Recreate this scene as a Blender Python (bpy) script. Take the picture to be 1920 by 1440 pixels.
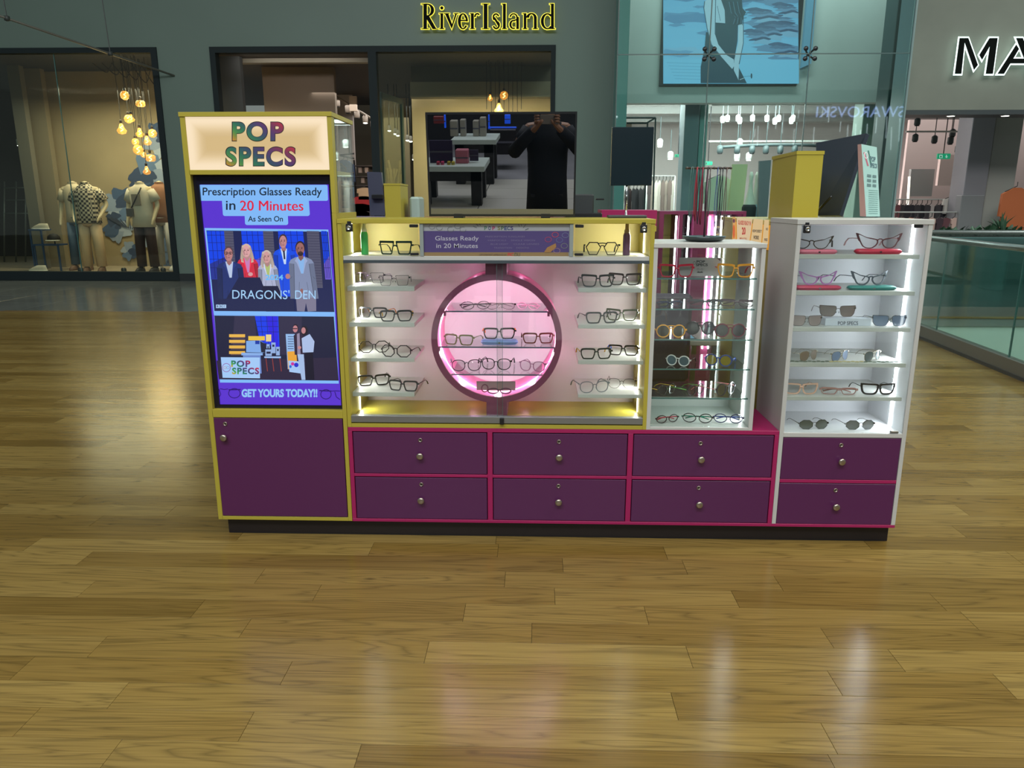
import bpy, bmesh, math, random
from mathutils import Vector, Matrix
random.seed(7)
C = bpy.context.scene.collection
R = math.radians
for o in list(bpy.data.objects): bpy.data.objects.remove(o)

# ---------------------------------------------------------------- camera
F_PX, PITCH, ROLL, YAW = 1420.7454, 0.2362, 0.0003, 0.0297
CAM = Vector((0.0, -3.15, 1.4758))
FW = Vector((-math.sin(YAW)*math.cos(PITCH), math.cos(YAW)*math.cos(PITCH), -math.sin(PITCH)))
RT = Vector((math.cos(YAW), math.sin(YAW), 0)); UP = RT.cross(FW)
RT, UP = (math.cos(ROLL)*RT+math.sin(ROLL)*UP), (-math.sin(ROLL)*RT+math.cos(ROLL)*UP)
cd = bpy.data.cameras.new('camera'); cam = bpy.data.objects.new('camera', cd); C.objects.link(cam)
cd.sensor_width = 36; cd.lens = F_PX/1920*36; cd.clip_start = 0.02; cd.clip_end = 200
m = Matrix((RT, UP, -FW)).transposed().to_4x4(); m.translation = CAM; cam.matrix_world = m
bpy.context.scene.camera = cam

def ray(x, y): return FW + RT*((x-960)/F_PX) - UP*((y-720)/F_PX)
def at(x, y, Y=0.0):                      # pixel -> point on the vertical plane at depth Y
    d = ray(x, y); return CAM + d*((Y-CAM.y)/d.y)
def onz(x, y, z):                         # pixel -> point on the horizontal plane at height z
    d = ray(x, y); return CAM + d*((z-CAM.z)/d.z)
def pxm(Y): return (Y-CAM.y)/F_PX         # metres per pixel at depth Y

# ---------------------------------------------------------------- world, lights, exposure
sc = bpy.context.scene
sc.view_settings.view_transform = 'Standard'; sc.view_settings.look = 'None'
sc.view_settings.gamma = 1; sc.view_settings.use_curve_mapping = False
sc.view_settings.exposure = 0.0
w = bpy.data.worlds.new('world'); sc.world = w; w.use_nodes = True
bg = w.node_tree.nodes['Background']; bg.inputs[0].default_value = (0.74, 0.85, 0.80, 1); bg.inputs[1].default_value = 0.24
def area(name, loc, size, power, col=(1, 1, 1), rot=(0, 0, 0), sizey=None, spread=180):
    l = bpy.data.lights.new(name, 'AREA'); l.energy = power; l.color = col
    l.shape = 'RECTANGLE'; l.size = size; l.size_y = sizey or size; l.spread = R(spread)
    o = bpy.data.objects.new(name, l); C.objects.link(o); o.location = loc; o.rotation_euler = rot
    return o
area('atrium_skylight', (4.8, -1.2, 7.5), 5, 440, (1.0, 0.91, 0.76), sizey=4)
area('atrium_skylight', (-5.5, 3.5, 7.5), 6, 165, (0.90, 0.96, 0.92), sizey=4)
area('atrium_skylight', (6.8, 3.2, 7.5), 4, 420, (0.88, 1.0, 0.96), sizey=4)
area('soffit_fill', (4.6, 11.2, 7.9), 5, 330, (0.92, 1.0, 0.98), rot=(R(62), 0, 0), sizey=.6)  # unseen fill added to brighten the soffit behind the glass screen
area('front_fill', (-2.0, -8.0, 10.0), 10, 1150, (0.97, 0.98, 1.0), rot=(R(50), 0, 0), sizey=2.5)  # unseen fill added high behind the camera to brighten the kiosk fronts
area('void_fill', (8.5, 3.0, -.9), 4, 160, (0.92, 1.0, 0.96), sizey=5)  # fill added down in the void to lighten the lower level

# ---------------------------------------------------------------- materials
def lin(v):
    v = v/255.0
    return v/12.92 if v <= 0.04045 else ((v+0.055)/1.055)**2.4
def c(r, g, b): return (lin(r), lin(g), lin(b), 1)
MATS = {}
def mat(name, col, rough=0.5, metal=0.0, emit=0.0, ecol=None, spec=0.5, coat=0.0, noise=0.0, nscale=8.0, bump=0.0, alpha=1.0):
    if name in MATS: return MATS[name]
    mt = bpy.data.materials.new(name); mt.use_nodes = True; nt = mt.node_tree; b = nt.nodes['Principled BSDF']
    col = c(*col) if max(col) > 1 or len(col) == 3 else col
    b.inputs['Base Color'].default_value = col; b.inputs['Roughness'].default_value = rough
    b.inputs['Metallic'].default_value = metal; b.inputs['Specular IOR Level'].default_value = spec
    b.inputs['Coat Weight'].default_value = coat; b.inputs['Alpha'].default_value = alpha
    if emit:
        b.inputs['Emission Color'].default_value = c(*ecol) if ecol else col
        b.inputs['Emission Strength'].default_value = emit
    tc = nt.nodes.new('ShaderNodeNewGeometry')
    nz = nt.nodes.new('ShaderNodeTexNoise'); nz.inputs['Scale'].default_value = nscale; nz.inputs['Detail'].default_value = 4
    nt.links.new(tc.outputs['Position'], nz.inputs['Vector'])
    if noise:
        mx = nt.nodes.new('ShaderNodeMix'); mx.data_type = 'RGBA'; mx.blend_type = 'MULTIPLY'; mx.inputs[0].default_value = 1
        rp = nt.nodes.new('ShaderNodeMapRange'); rp.inputs['From Min'].default_value = .3; rp.inputs['From Max'].default_value = .7
        rp.inputs['To Min'].default_value = 1-noise; rp.inputs['To Max'].default_value = 1+noise*.5
        nt.links.new(nz.outputs['Fac'], rp.inputs['Value']); mx.inputs[6].default_value = col
        nt.links.new(rp.outputs['Result'], mx.inputs[7]); nt.links.new(mx.outputs[2], b.inputs['Base Color'])
    if bump:
        bp = nt.nodes.new('ShaderNodeBump'); bp.inputs['Strength'].default_value = bump; bp.inputs['Distance'].default_value = 0.003
        nt.links.new(nz.outputs['Fac'], bp.inputs['Height']); nt.links.new(bp.outputs['Normal'], b.inputs['Normal'])
    MATS[name] = mt; return mt
def glass(name, tint=(235, 248, 244), refl=1.0, trans=1.0, ior=1.5):      # thin clear sheet: see-through plus fresnel mirror
    if name in MATS: return MATS[name]
    mt = bpy.data.materials.new(name); mt.use_nodes = True; nt = mt.node_tree; nt.nodes.clear()
    out = nt.nodes.new('ShaderNodeOutputMaterial'); tr = nt.nodes.new('ShaderNodeBsdfTransparent'); gl = nt.nodes.new('ShaderNodeBsdfGlossy')
    tr.inputs[0].default_value = c(*tint); gl.inputs['Roughness'].default_value = 0.02; gl.inputs[0].default_value = (refl, refl, refl, 1)
    fr = nt.nodes.new('ShaderNodeFresnel'); ge = nt.nodes.new('ShaderNodeNewGeometry'); mr = nt.nodes.new('ShaderNodeMapRange')   # same fresnel on both faces of the sheet
    mr.inputs['To Min'].default_value = ior; mr.inputs['To Max'].default_value = 1/ior; nt.links.new(ge.outputs['Backfacing'], mr.inputs['Value']); nt.links.new(mr.outputs[0], fr.inputs[0])
    mx = nt.nodes.new('ShaderNodeMixShader'); nt.links.new(fr.outputs[0], mx.inputs[0]); nt.links.new(tr.outputs[0], mx.inputs[1]); nt.links.new(gl.outputs[0], mx.inputs[2])
    nt.links.new(mx.outputs[0], out.inputs[0]); MATS[name] = mt; return mt
def attr_mat(name, emit=0.0, rough=0.5):                                  # flat print or screen: colour from the mesh's own colour layer
    if name in MATS: return MATS[name]
    mt = bpy.data.materials.new(name); mt.use_nodes = True; nt = mt.node_tree; b = nt.nodes['Principled BSDF']
    a = nt.nodes.new('ShaderNodeAttribute'); a.attribute_name = 'col'
    b.inputs['Roughness'].default_value = rough
    if emit:
        nt.links.new(a.outputs['Color'], b.inputs['Emission Color']); b.inputs['Emission Strength'].default_value = emit
        b.inputs['Base Color'].default_value = (0.01, 0.01, 0.01, 1)
    else: nt.links.new(a.outputs['Color'], b.inputs['Base Color'])
    MATS[name] = mt; return mt

def wood_mat():
    mt = bpy.data.materials.new('oak_plank'); mt.use_nodes = True; nt = mt.node_tree; b = nt.nodes['Principled BSDF']
    N = nt.nodes.new; L = nt.links.new
    geo = N('ShaderNodeNewGeometry'); oi = N('ShaderNodeObjectInfo')
    rnd = N('ShaderNodeMath'); rnd.operation = 'ADD'; L(geo.outputs['Random Per Island'], rnd.inputs[0]); L(oi.outputs['Random'], rnd.inputs[1])
    fr = N('ShaderNodeMath'); fr.operation = 'FRACT'; L(rnd.outputs[0], fr.inputs[0])
    off = N('ShaderNodeVectorMath'); off.operation = 'SCALE'; off.inputs[0].default_value = (37.0, 19.0, 11.0); L(rnd.outputs[0], off.inputs['Scale'])
    ad = N('ShaderNodeVectorMath'); L(geo.outputs['Position'], ad.inputs[0]); L(off.outputs[0], ad.inputs[1])
    mp = N('ShaderNodeMapping'); mp.inputs['Scale'].default_value = (.8, 13.0, 4.0); L(ad.outputs[0], mp.inputs[0])
    # cathedral grain: stretched noise folded into rings
    n1 = N('ShaderNodeTexNoise'); n1.inputs['Scale'].default_value = 0.75; n1.inputs['Detail'].default_value = 3; n1.inputs['Distortion'].default_value = .6; L(mp.outputs[0], n1.inputs['Vector'])
    k = N('ShaderNodeMath'); k.operation = 'MULTIPLY'; k.inputs[1].default_value = 26; L(n1.outputs['Fac'], k.inputs[0])
    f2 = N('ShaderNodeMath'); f2.operation = 'PINGPONG'; f2.inputs[1].default_value = 1; L(k.outputs[0], f2.inputs[0])
    pw = N('ShaderNodeMath'); pw.operation = 'POWER'; pw.inputs[1].default_value = 3.2; L(f2.outputs[0], pw.inputs[0])
    # fine fibres
    mp2 = N('ShaderNodeMapping'); mp2.inputs['Scale'].default_value = (3, 170, 10); L(ad.outputs[0], mp2.inputs[0])
    n2 = N('ShaderNodeTexNoise'); n2.inputs['Scale'].default_value = 1.3; n2.inputs['Detail'].default_value = 5; L(mp2.outputs[0], n2.inputs['Vector'])
    # knots
    mp3 = N('ShaderNodeMapping'); mp3.inputs['Scale'].default_value = (1.6, 4.2, 1); L(ad.outputs[0], mp3.inputs[0])
    vo = N('ShaderNodeTexVoronoi'); vo.inputs['Scale'].default_value = 1.1; L(mp3.outputs[0], vo.inputs['Vector'])
    kn = N('ShaderNodeMapRange'); kn.inputs['From Min'].default_value = .012; kn.inputs['From Max'].default_value = .06; kn.inputs['To Min'].default_value = .35; L(vo.outputs['Distance'], kn.inputs['Value'])
    rp = N('ShaderNodeValToRGB'); e = rp.color_ramp.elements
    e[0].position = 0; e[0].color = (0.102, 0.060, 0.010, 1); e[1].position = 1; e[1].color = (0.252, 0.176, 0.052, 1)
    x = rp.color_ramp.elements.new(.45); x.color = (0.180, 0.115, 0.027, 1)
    mpb = N('ShaderNodeMapping'); mpb.inputs['Scale'].default_value = (1.2, 5, 1); L(ad.outputs[0], mpb.inputs[0])
    n3 = N('ShaderNodeTexNoise'); n3.inputs['Scale'].default_value = 1.0; n3.inputs['Detail'].default_value = 2; L(mpb.outputs[0], n3.inputs['Vector'])
    s1 = N('ShaderNodeMath'); s1.operation = 'MULTIPLY_ADD'; s1.inputs[1].default_value = .55; s1.inputs[2].default_value = -.02; L(n3.outputs['Fac'], s1.inputs[0])
    s2 = N('ShaderNodeMath'); s2.operation = 'MULTIPLY_ADD'; s2.inputs[1].default_value = .55; L(fr.outputs[0], s2.inputs[0]); L(s1.outputs[0], s2.inputs[2])
    L(s2.outputs[0], rp.inputs[0])
    mr = N('ShaderNodeMapRange'); mr.inputs['To Min'].default_value = 1.04; mr.inputs['To Max'].default_value = .66; L(pw.outputs[0], mr.inputs['Value'])
    mr2 = N('ShaderNodeMapRange'); mr2.inputs['From Min'].default_value = .3; mr2.inputs['From Max'].default_value = .7; mr2.inputs['To Min'].default_value = .80; mr2.inputs['To Max'].default_value = 1.12; L(n2.outputs['Fac'], mr2.inputs['Value'])
    m1 = N('ShaderNodeMath'); m1.operation = 'MULTIPLY'; L(mr.outputs[0], m1.inputs[0]); L(mr2.outputs[0], m1.inputs[1])
    m2 = N('ShaderNodeMath'); m2.operation = 'MULTIPLY'; L(m1.outputs[0], m2.inputs[0]); L(kn.outputs[0], m2.inputs[1])
    vm = N('ShaderNodeVectorMath'); vm.operation = 'SCALE'; L(rp.outputs[0], vm.inputs[0]); L(m2.outputs[0], vm.inputs['Scale'])
    L(vm.outputs[0], b.inputs['Base Color'])
    b.inputs['Roughness'].default_value = .19; b.inputs['Specular IOR Level'].default_value = .36
    bp = N('ShaderNodeBump'); bp.inputs['Strength'].default_value = .12; bp.inputs['Distance'].default_value = .002; L(n2.outputs['Fac'], bp.inputs['Height']); L(bp.outputs['Normal'], b.inputs['Normal'])
    return mt
OAK = wood_mat()

# ---------------------------------------------------------------- mesh helpers
ORI = {}
class MB:
    def __init__(s): s.v = []; s.f = []; s.fc = []; s.smooth = []
    def add(s, vs, fs, col=None, sm=False):
        k = len(s.v); s.v += [tuple(v) for v in vs]
        for f in fs: s.f.append([i+k for i in f]); s.fc.append(col); s.smooth.append(sm)
        return s
    def box(s, x0, x1, y0, y1, z0, z1, bev=0.0):
        x0, x1 = sorted((x0, x1)); y0, y1 = sorted((y0, y1)); z0, z1 = sorted((z0, z1))
        if bev and min(x1-x0, y1-y0, z1-z0) > 2.2*bev:
            b = bev; vs = []
            for z, i in ((z0, b), (z0+b, 0), (z1-b, 0), (z1, b)):
                vs += [(x0+i+b*(i == 0), y0+i, z), (x1-i-b*(i == 0), y0+i, z), (x1-i, y0+i+b*(i == 0), z), (x1-i, y1-i-b*(i == 0), z),
                       (x1-i-b*(i == 0), y1-i, z), (x0+i+b*(i == 0), y1-i, z), (x0+i, y1-i-b*(i == 0), z), (x0+i, y0+i+b*(i == 0), z)]
            fs = [[7, 6, 5, 4, 3, 2, 1, 0], [24, 25, 26, 27, 28, 29, 30, 31]]
            for r in range(3):
                for j in range(8): a = r*8+j; b2 = r*8+(j+1) % 8; fs.append([a, b2, b2+8, a+8])
            return s.add(vs, fs)
        vs = [(x0, y0, z0), (x1, y0, z0), (x1, y1, z0), (x0, y1, z0), (x0, y0, z1), (x1, y0, z1), (x1, y1, z1), (x0, y1, z1)]
        return s.add(vs, [[3, 2, 1, 0], [4, 5, 6, 7], [0, 1, 5, 4], [1, 2, 6, 5], [2, 3, 7, 6], [3, 0, 4, 7]])
    def tube(s, pts, r, n=8, closed=False, ry=None):
        pts = [Vector(p) for p in pts]; m = len(pts); rr = r if isinstance(r, (list, tuple)) else [r]*m
        vs = []; prev = None
        for i, p in enumerate(pts):
            if closed: t = pts[(i+1) % m]-pts[i-1]
            else: t = pts[min(i+1, m-1)]-pts[max(i-1, 0)]
            t.normalize()
            a = Vector((0, 0, 1)) if abs(t.z) < .9 else Vector((0, 1, 0))
            if prev is None: u = t.cross(a).normalized()
            else:
                u = prev - t*prev.dot(t)
                u = u.normalized() if u.length > 1e-6 else t.cross(a).normalized()
            prev = u; v = t.cross(u)
            for k in range(n):
                an = 2*math.pi*k/n; vs.append(p+u*math.cos(an)*rr[i]+v*math.sin(an)*(ry or rr[i]))
        fs = []
        for i in range(m if closed else m-1):
            j = (i+1) % m
            for k in range(n): fs.append([i*n+k, i*n+(k+1) % n, j*n+(k+1) % n, j*n+k])
        if not closed: fs += [list(range(n))[::-1], [(m-1)*n+k for k in range(n)]]
        return s.add(vs, fs, sm=n > 5)
    def loft(s, rings, n=14, cap=True):       # rings: (centre, rx, ry) horizontal ellipses stacked along any path
        vs = []
        for (cx, cy, cz), rx, ry in rings:
            for k in range(n): a = 2*math.pi*k/n; vs.append((cx+rx*math.cos(a), cy+ry*math.sin(a), cz))
        fs = []
        for i in range(len(rings)-1):
            for k in range(n): fs.append([i*n+k, i*n+(k+1) % n, (i+1)*n+(k+1) % n, (i+1)*n+k])
        if cap: fs += [list(range(n))[::-1], [(len(rings)-1)*n+k for k in range(n)]]
        return s.add(vs, fs, sm=True)
    def lathe(s, prof, loc=(0, 0, 0), n=20, axis='Z'):
        vs = []
        for r, h in prof:
            for k in range(n):
                a = 2*math.pi*k/n; x, y = r*math.cos(a), r*math.sin(a)
                vs.append((loc[0]+x, loc[1]+y, loc[2]+h) if axis == 'Z' else (loc[0]+x, loc[1]+h, loc[2]-y))
        fs = []
        for i in range(len(prof)-1):
            for k in range(n): fs.append([i*n+k, i*n+(k+1) % n, (i+1)*n+(k+1) % n, (i+1)*n+k])
        fs += [list(range(n))[::-1], [(len(prof)-1)*n+k for k in range(n)]]
        return s.add(vs, fs, sm=True)
    def prism(s, poly, y0, y1, col=None):     # poly in XZ extruded along Y
        n = len(poly); vs = [(x, y0, z) for x, z in poly]+[(x, y1, z) for x, z in poly]
        fs = [list(range(n)), [n+i for i in range(n)][::-1]]+[[(i+1) % n, i, n+i, n+(i+1) % n] for i in range(n)]
        return s.add(vs, fs, col)
    def build(s, name, m, parent=None, origin=None):
        if origin is None: origin = Vector(ORI.get(parent.name, (0, 0, 0))) if parent is not None else Vector((0, 0, 0))
        else: origin = Vector(origin)
        me = bpy.data.meshes.new(name); me.from_pydata([tuple(Vector(v)-origin) for v in s.v], [], s.f)
        me.validate()
        if any(s.fc):
            ca = me.color_attributes.new('col', 'FLOAT_COLOR', 'CORNER')
            i = 0
            for pi, p in enumerate(me.polygons):
                fcx = s.fc[pi] or (1, 1, 1, 1)
                for li in range(p.loop_start, p.loop_start+p.loop_total): ca.data[li].color = fcx
        me.polygons.foreach_set('use_smooth', s.smooth[:len(me.polygons)])
        me.materials.append(m)
        o = bpy.data.objects.new(name, me); C.objects.link(o)
        if parent is not None: o.parent = parent
        elif origin.length: o.location = origin
        ORI[o.name] = tuple(origin)
        return o
def thing(name, label, cat, loc=(0, 0, 0), group=None, rz=0.0, local=False):
    o = bpy.data.objects.new(name, None); C.objects.link(o); o.empty_display_size = .1
    o.location = loc; o.rotation_euler = (0, 0, rz); o['label'] = label; o['category'] = cat
    if group: o['group'] = group
    ORI[o.name] = (0., 0., 0.) if local else tuple(float(v) for v in loc)
    return o
def tag(o, label, cat, group=None):
    o['label'] = label; o['category'] = cat
    if group: o['group'] = group
    return o
def struct(name, mb, m, parent=None):
    o = mb.build(name, m, parent); o['kind'] = 'structure'; return o
def bx(*a, bev=0.0): return MB().box(*a, bev=bev)

# text as flat mesh, fitted to a box
TC = {}
def text_mesh(body, bold=0.0, res=5, space=1.0):
    k = (body, bold, res, space)
    if k in TC: return TC[k]
    cu = bpy.data.curves.new('t', 'FONT'); cu.body = body; cu.offset = bold; cu.resolution_u = res; cu.size = 1; cu.space_character = space
    ob = bpy.data.objects.new('t', cu); me = ob.to_mesh()
    vs = [(v.co.x, v.co.y) for v in me.vertices]; fs = [list(p.vertices) for p in me.polygons]
    ob.to_mesh_clear(); bpy.data.objects.remove(ob); bpy.data.curves.remove(cu)
    x0 = min(v[0] for v in vs); x1 = max(v[0] for v in vs); y0 = min(v[1] for v in vs); y1 = max(v[1] for v in vs)
    vs = [((x-x0)/(x1-x0), (y-y0)/(y1-y0)) for x, y in vs]
    TC[k] = (vs, fs); return TC[k]

class Canvas:                                # flat artwork lying on the vertical plane Y, drawn back to front
    def __init__(s, Y, step=0.00004): s.Y = Y; s.mb = MB(); s.k = 0; s.step = step; s.map = None; s.vc = {}
    def pt(s, x, y):
        if s.map: p = s.map(x, y, s.k*s.step); s.last = p; return tuple(p)
        p = at(x, y, s.Y); return (p.x, s.Y-s.k*s.step, p.z)
    def poly(s, pts, col, cols=None):
        s.k += 1; n = len(s.mb.f)
        s.mb.add([s.pt(*p) for p in pts], [list(range(len(pts)))[::-1]], c(*col)); return s
    def rect(s, x0, y0, x1, y1, col): return s.poly([(x0, y0), (x1, y0), (x1, y1), (x0, y1)], col)
    def quad4(s, x0, y0, x1, y1, rows, colf):   # small grid with a colour function, for gradients in pictures
        s.k += 1
        for j in range(rows):
            a = y0+(y1-y0)*j/rows; b = y0+(y1-y0)*(j+1)/rows
            s.mb.add([s.pt(x0, a), s.pt(x1, a), s.pt(x1, b), s.pt(x0, b)], [[3, 2, 1, 0]], c(*colf((j+.5)/rows)))
        return s
    def ell(s, cx, cy, rx, ry, col, n=18): return s.poly([(cx+rx*math.cos(2*math.pi*i/n), cy+ry*math.sin(2*math.pi*i/n)) for i in range(n)], col)
    def ring(s, cx, cy, rx, ry, w, col, n=24, a0=0, a1=360):
        s.k += 1; A = [R(a0+(a1-a0)*i/n) for i in range(n+1)]
        o = [s.pt(cx+rx*math.cos(a), cy+ry*math.sin(a)) for a in A]; q = [s.pt(cx+(rx-w)*math.cos(a), cy+(ry-w)*math.sin(a)) for a in A]
        for i in range(n): s.mb.add([o[i], o[i+1], q[i+1], q[i]], [[3, 2, 1, 0]], c(*col))
        return s
    def line(s, pts, w, col):
        s.k += 1
        for (xa, ya), (xb, yb) in zip(pts[:-1], pts[1:]):
            d = math.hypot(xb-xa, yb-ya) or 1; nx, ny = -(yb-ya)/d*w/2, (xb-xa)/d*w/2
            s.mb.add([s.pt(xa+nx, ya+ny), s.pt(xb+nx, yb+ny), s.pt(xb-nx, yb-ny), s.pt(xa-nx, ya-ny)], [[0, 1, 2, 3]], c(*col))
        return s
    def text(s, body, x0, y0, x1, y1, col, bold=0.0, shear=None, colf=None, slope=0.0, skew=0.0, space=1.0):
        s.k += 1; vs, fs = text_mesh(body, bold, 9 if space > 1 else 4, space)
        P = [s.pt(x0+(x1-x0)*u+skew*(1-v), y1-(y1-y0)*v+slope*u) for u, v in vs]
        if colf is None: s.mb.add(P, fs, c(*col))
        else:
            for f in fs:
                u = sum(vs[i][0] for i in f)/len(f); v = sum(vs[i][1] for i in f)/len(f); s.mb.add([P[i] for i in f], [list(range(len(f)))], c(*colf(u, v)))
        return s
    def build(s, name, m, parent): return s.mb.build(name, m, parent)

# ---------------------------------------------------------------- common materials
YEL = mat('yellow_laminate', (166, 154, 56), .38, spec=.45)
PNK = mat('magenta_laminate', (152, 24, 84), .42)
PUR = mat('purple_laminate', (80, 30, 76), .36, spec=.6)
WHT = mat('white_laminate', (182, 184, 180), .4)
WHI = mat('white_laminate_inside', (226, 226, 230), .5)
BLK = mat('black_plinth', (24, 18, 18), .5)
SHD = mat('dark_gap', (20, 8, 20), .7)
ALU = mat('brushed_aluminium', (150, 155, 158), .35, metal=.8)
NIC = mat('satin_nickel', (170, 162, 150), .3, metal=.9)
LED = mat('led_strip', (255, 255, 255), .5, emit=9.0, ecol=(246, 250, 255))
LEDW = mat('led_strip_warm', (255, 255, 255), .5, emit=9.0, ecol=(255, 246, 226))
LEDP = mat('led_strip_pink', (255, 255, 255), .5, emit=3.0, ecol=(255, 176, 220))
BPL = mat('black_plastic', (22, 24, 28), .35)
GLS = glass('clear_glass', (248, 252, 250), refl=.9)
GLV = glass('shelf_glass', (240, 248, 246), refl=.8, ior=1.3)
GED = mat('glass_edge', (70, 110, 108), .2, spec=.8)
CHR = mat('chrome', (200, 205, 208), .12, metal=1)
# ================================================================= FLOOR
PW = 0.1285; Y0 = -0.953
fb = MB().box(-24, 4.27, -9, 12.4, -.30, -.012).box(4.27, 12, 7.0, 12.4, -.30, -.012).box(4.27, 12, -9, 0.2, -.30, -.012)
floor = struct('floor', fb, mat('floor_base', (40, 28, 12), .8))
joints_px = [(452,1003),(156,1049),(697,1027),(934,1029),(487,1080),(947,1084),(160,1106),(594,1112),(370,1142),(871,1145),(460,1177),(181,1214),(800,1222),
 (37,1257),(535,1265),(218,1308),(47,1357),(460,1365),(207,1415),(670,1420),(1247,1035),(1055,1057),(1283,1061),(1625,1020),(1460,1094),(1040,1115),(1380,1126),
 (1760,1130),(1212,1154),(1901,1045),(997,1185),(1547,1190),(1292,1230),(1680,1237),(1565,1280),(1882,1285),(1265,1325),(1555,1385),(1817,907),(1805,957),(1800,998)]
J = {}
for x, y in joints_px:
    p = onz(x, y, 0); J.setdefault(math.floor((p.y-Y0)/PW), []).append(p.x)
def row_ends(r, xa, xb):
    rng = random.Random(r*31+5); ends = sorted(J.get(r, [])); base = ends[:] if ends else [rng.uniform(-.8, .8)]
    while base[0] > xa: base.insert(0, base[0]-rng.uniform(.75, 1.75))
    while base[-1] < xb: base.append(base[-1]+rng.uniform(.75, 1.75))
    out = [base[0]]
    for v in base[1:]:
        while v-out[-1] > 2.1: out.append(out[-1]+(v-out[-1])*rng.uniform(.4, .6))
        if v-out[-1] > .25: out.append(v)
    return out
G = 0.0014
far = MB(); n_single = 0
for r in range(-60, 103):
    ya, yb = Y0+r*PW, Y0+(r+1)*PW; near = -5 <= r <= 26
    hx = min(17, 2.4+abs(yb+3.15)*1.05) if r > -8 else 6.0
    if Y0+r*PW > 7.05: break
    xr = 4.2 if 0.2 < yb < 7.0 else hx
    xl = -hx
    ends = row_ends(r, xl, xr)
    for a, b in zip(ends[:-1], ends[1:]):
        b = min(b, 4.27) if 0.2 < yb < 7.0 else b
        if b-a < .05: continue
        g = G*.5; h = random.Random(int(a*1000)+r).uniform(-.0001, .0001)
        near_ = near and abs((a+b)/2) < 1.2+abs(ya+3.15)*.95; tgt = MB() if near_ else far
        ch = .0001
        tgt.add([(a+g, ya+g, -.012), (b-g, ya+g, -.012), (b-g, yb-g, -.012), (a+g, yb-g, -.012),
                 (a+g, ya+g, h-ch), (b-g, ya+g, h-ch), (b-g, yb-g, h-ch), (a+g, yb-g, h-ch),
                 (a+g+ch, ya+g+ch, h), (b-g-ch, ya+g+ch, h), (b-g-ch, yb-g-ch, h), (a+g+ch, yb-g-ch, h)],
                [[8, 9, 10, 11], [4, 5, 9, 8], [5, 6, 10, 9], [6, 7, 11, 10], [7, 4, 8, 11], [0, 1, 5, 4], [1, 2, 6, 5], [2, 3, 7, 6], [3, 0, 4, 7]])
        if near_: tgt.build('plank', OAK, floor); n_single += 1
o = far.build('far_planks', OAK, floor); o['kind'] = 'stuff'
ft = struct('floor_tile_band', MB().box(-24, 4.27, 7.08, 11.5, -.02, -.006).box(4.27, 12, 7.08, 11.5, -.02, -.006), mat('tile_joint', (50, 54, 54), .6))
TILE = mat('polished_grey_tile', (104, 108, 104), .14, noise=.22, nscale=1.3, spec=.6)
for i in range(-22, 10):
    for j in range(5): bx(i*.9+.002, (i+1)*.9-.002, 7.08+j*.86+.002, 7.08+(j+1)*.86-.002, -.008, .0, bev=.001).build('tile', TILE, ft)
bx(-16, 4.27, 7.05, 7.08, -.01, .002).build('floor_trim', mat('floor_trim_brass', (92, 70, 52), .4), ft)

# ================================================================= KIOSK : lengths in metres on the front plane Y = 0
TL, TR_, WL, WR = -1.4221, -0.8129, 1.0573, 1.5956
ZB = 0.0772; ZT = 1.8224; ZC = 1.4069; DEP = 0.36
def X(px, py, Y=0.0): return at(px, py, Y).x
def Z(px, py, Y=0.0): return at(px, py, Y).z
def boxp(mb, x0, y0, x1, y1, Ya, Yb, bev=0.0):     # rectangle measured on the plane Ya, extruded back to Yb
    ym = (y0+y1)/2; xm = (x0+x1)/2
    return mb.box(X(x0, ym, Ya), X(x1, ym, Ya), Ya, Yb, Z(xm, y0, Ya), Z(xm, y1, Ya), bev=bev)
def knob(parent, px, py, Y, name='knob'):
    p = at(px, py, Y); return MB().lathe([(.0045, .002), (.0045, -.010), (.0135, -.013), (.0155, -.018), (.014, -.022), (.009, -.0235)], (p.x, Y, p.z), 20, 'Y').build(name, NIC, parent)
def lock(parent, px, py, Y):
    p = at(px, py, Y)
    o = MB().lathe([(.009, .001), (.009, -.003), (.0085, -.004), (.006, -.004), (.006, -.002)], (p.x, Y, p.z), 16, 'Y').build('lock', NIC, parent)
    bx(p.x-.0013, p.x+.0013, Y-.0035, Y-.0021, p.z-.0042, p.z+.0042).build('keyhole', BPL, o); return o

# --- plinth
t = thing('kiosk_plinth', 'long black recessed plinth under the whole kiosk on the wood floor', 'plinth', (.1, .04, 0))
for a_ in ((TL+.03, WR-.012, .03, .05), (TL+.03, WR-.012, 1.98, 2.0), (TL+.03, TL+.05, .05, 1.98), (WR-.032, WR-.012, .05, 1.98)): bx(*a_, 0, ZB).build('kick_board', BLK, t)
bx(TL+.035, WR-.017, .028, .0305, 0, .004).build('floor_seal', mat('black_seal', (12, 10, 10), .6), t)

# --- tower
t = thing('display_tower', 'tall yellow tower with lit sign, portrait advert screen and purple door', 'cabinet', (TL+.3, .18, ZB))
T = .0175
body = MB().box(TL-.003, TR_+.003, -.004, DEP, ZT-T, ZT, bev=.001).box(TL, TL+T+.003, 0, DEP, ZB, ZT-T, bev=.001)
body.box(TR_-T, TR_, 0, DEP, ZB, 1.43, bev=.001).box(TR_-T, TR_, 0, .045, 1.43, ZT-T, bev=.001).box(TL+T, TR_-T, 0, DEP, ZB, ZB+.0165, bev=.001)
zr1a, zr1b = Z(480, 318.5), Z(480, 327.5); zr2a, zr2b = Z(520, 769), Z(520, 783.6)
body.box(TL+T, TR_-T, 0, DEP, zr1b, zr1a, bev=.001).box(TL+T, TR_-T, 0, DEP, zr2b, zr2a, bev=.001)
body.box(TL+T, TR_-T, DEP-.02, DEP, ZB, 1.43)
body.build('carcass', YEL, t)
bx(TR_-.006, TR_-.002, .05, DEP-.006, 1.43, ZT-T).build('side_glass', GLS, t)
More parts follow.
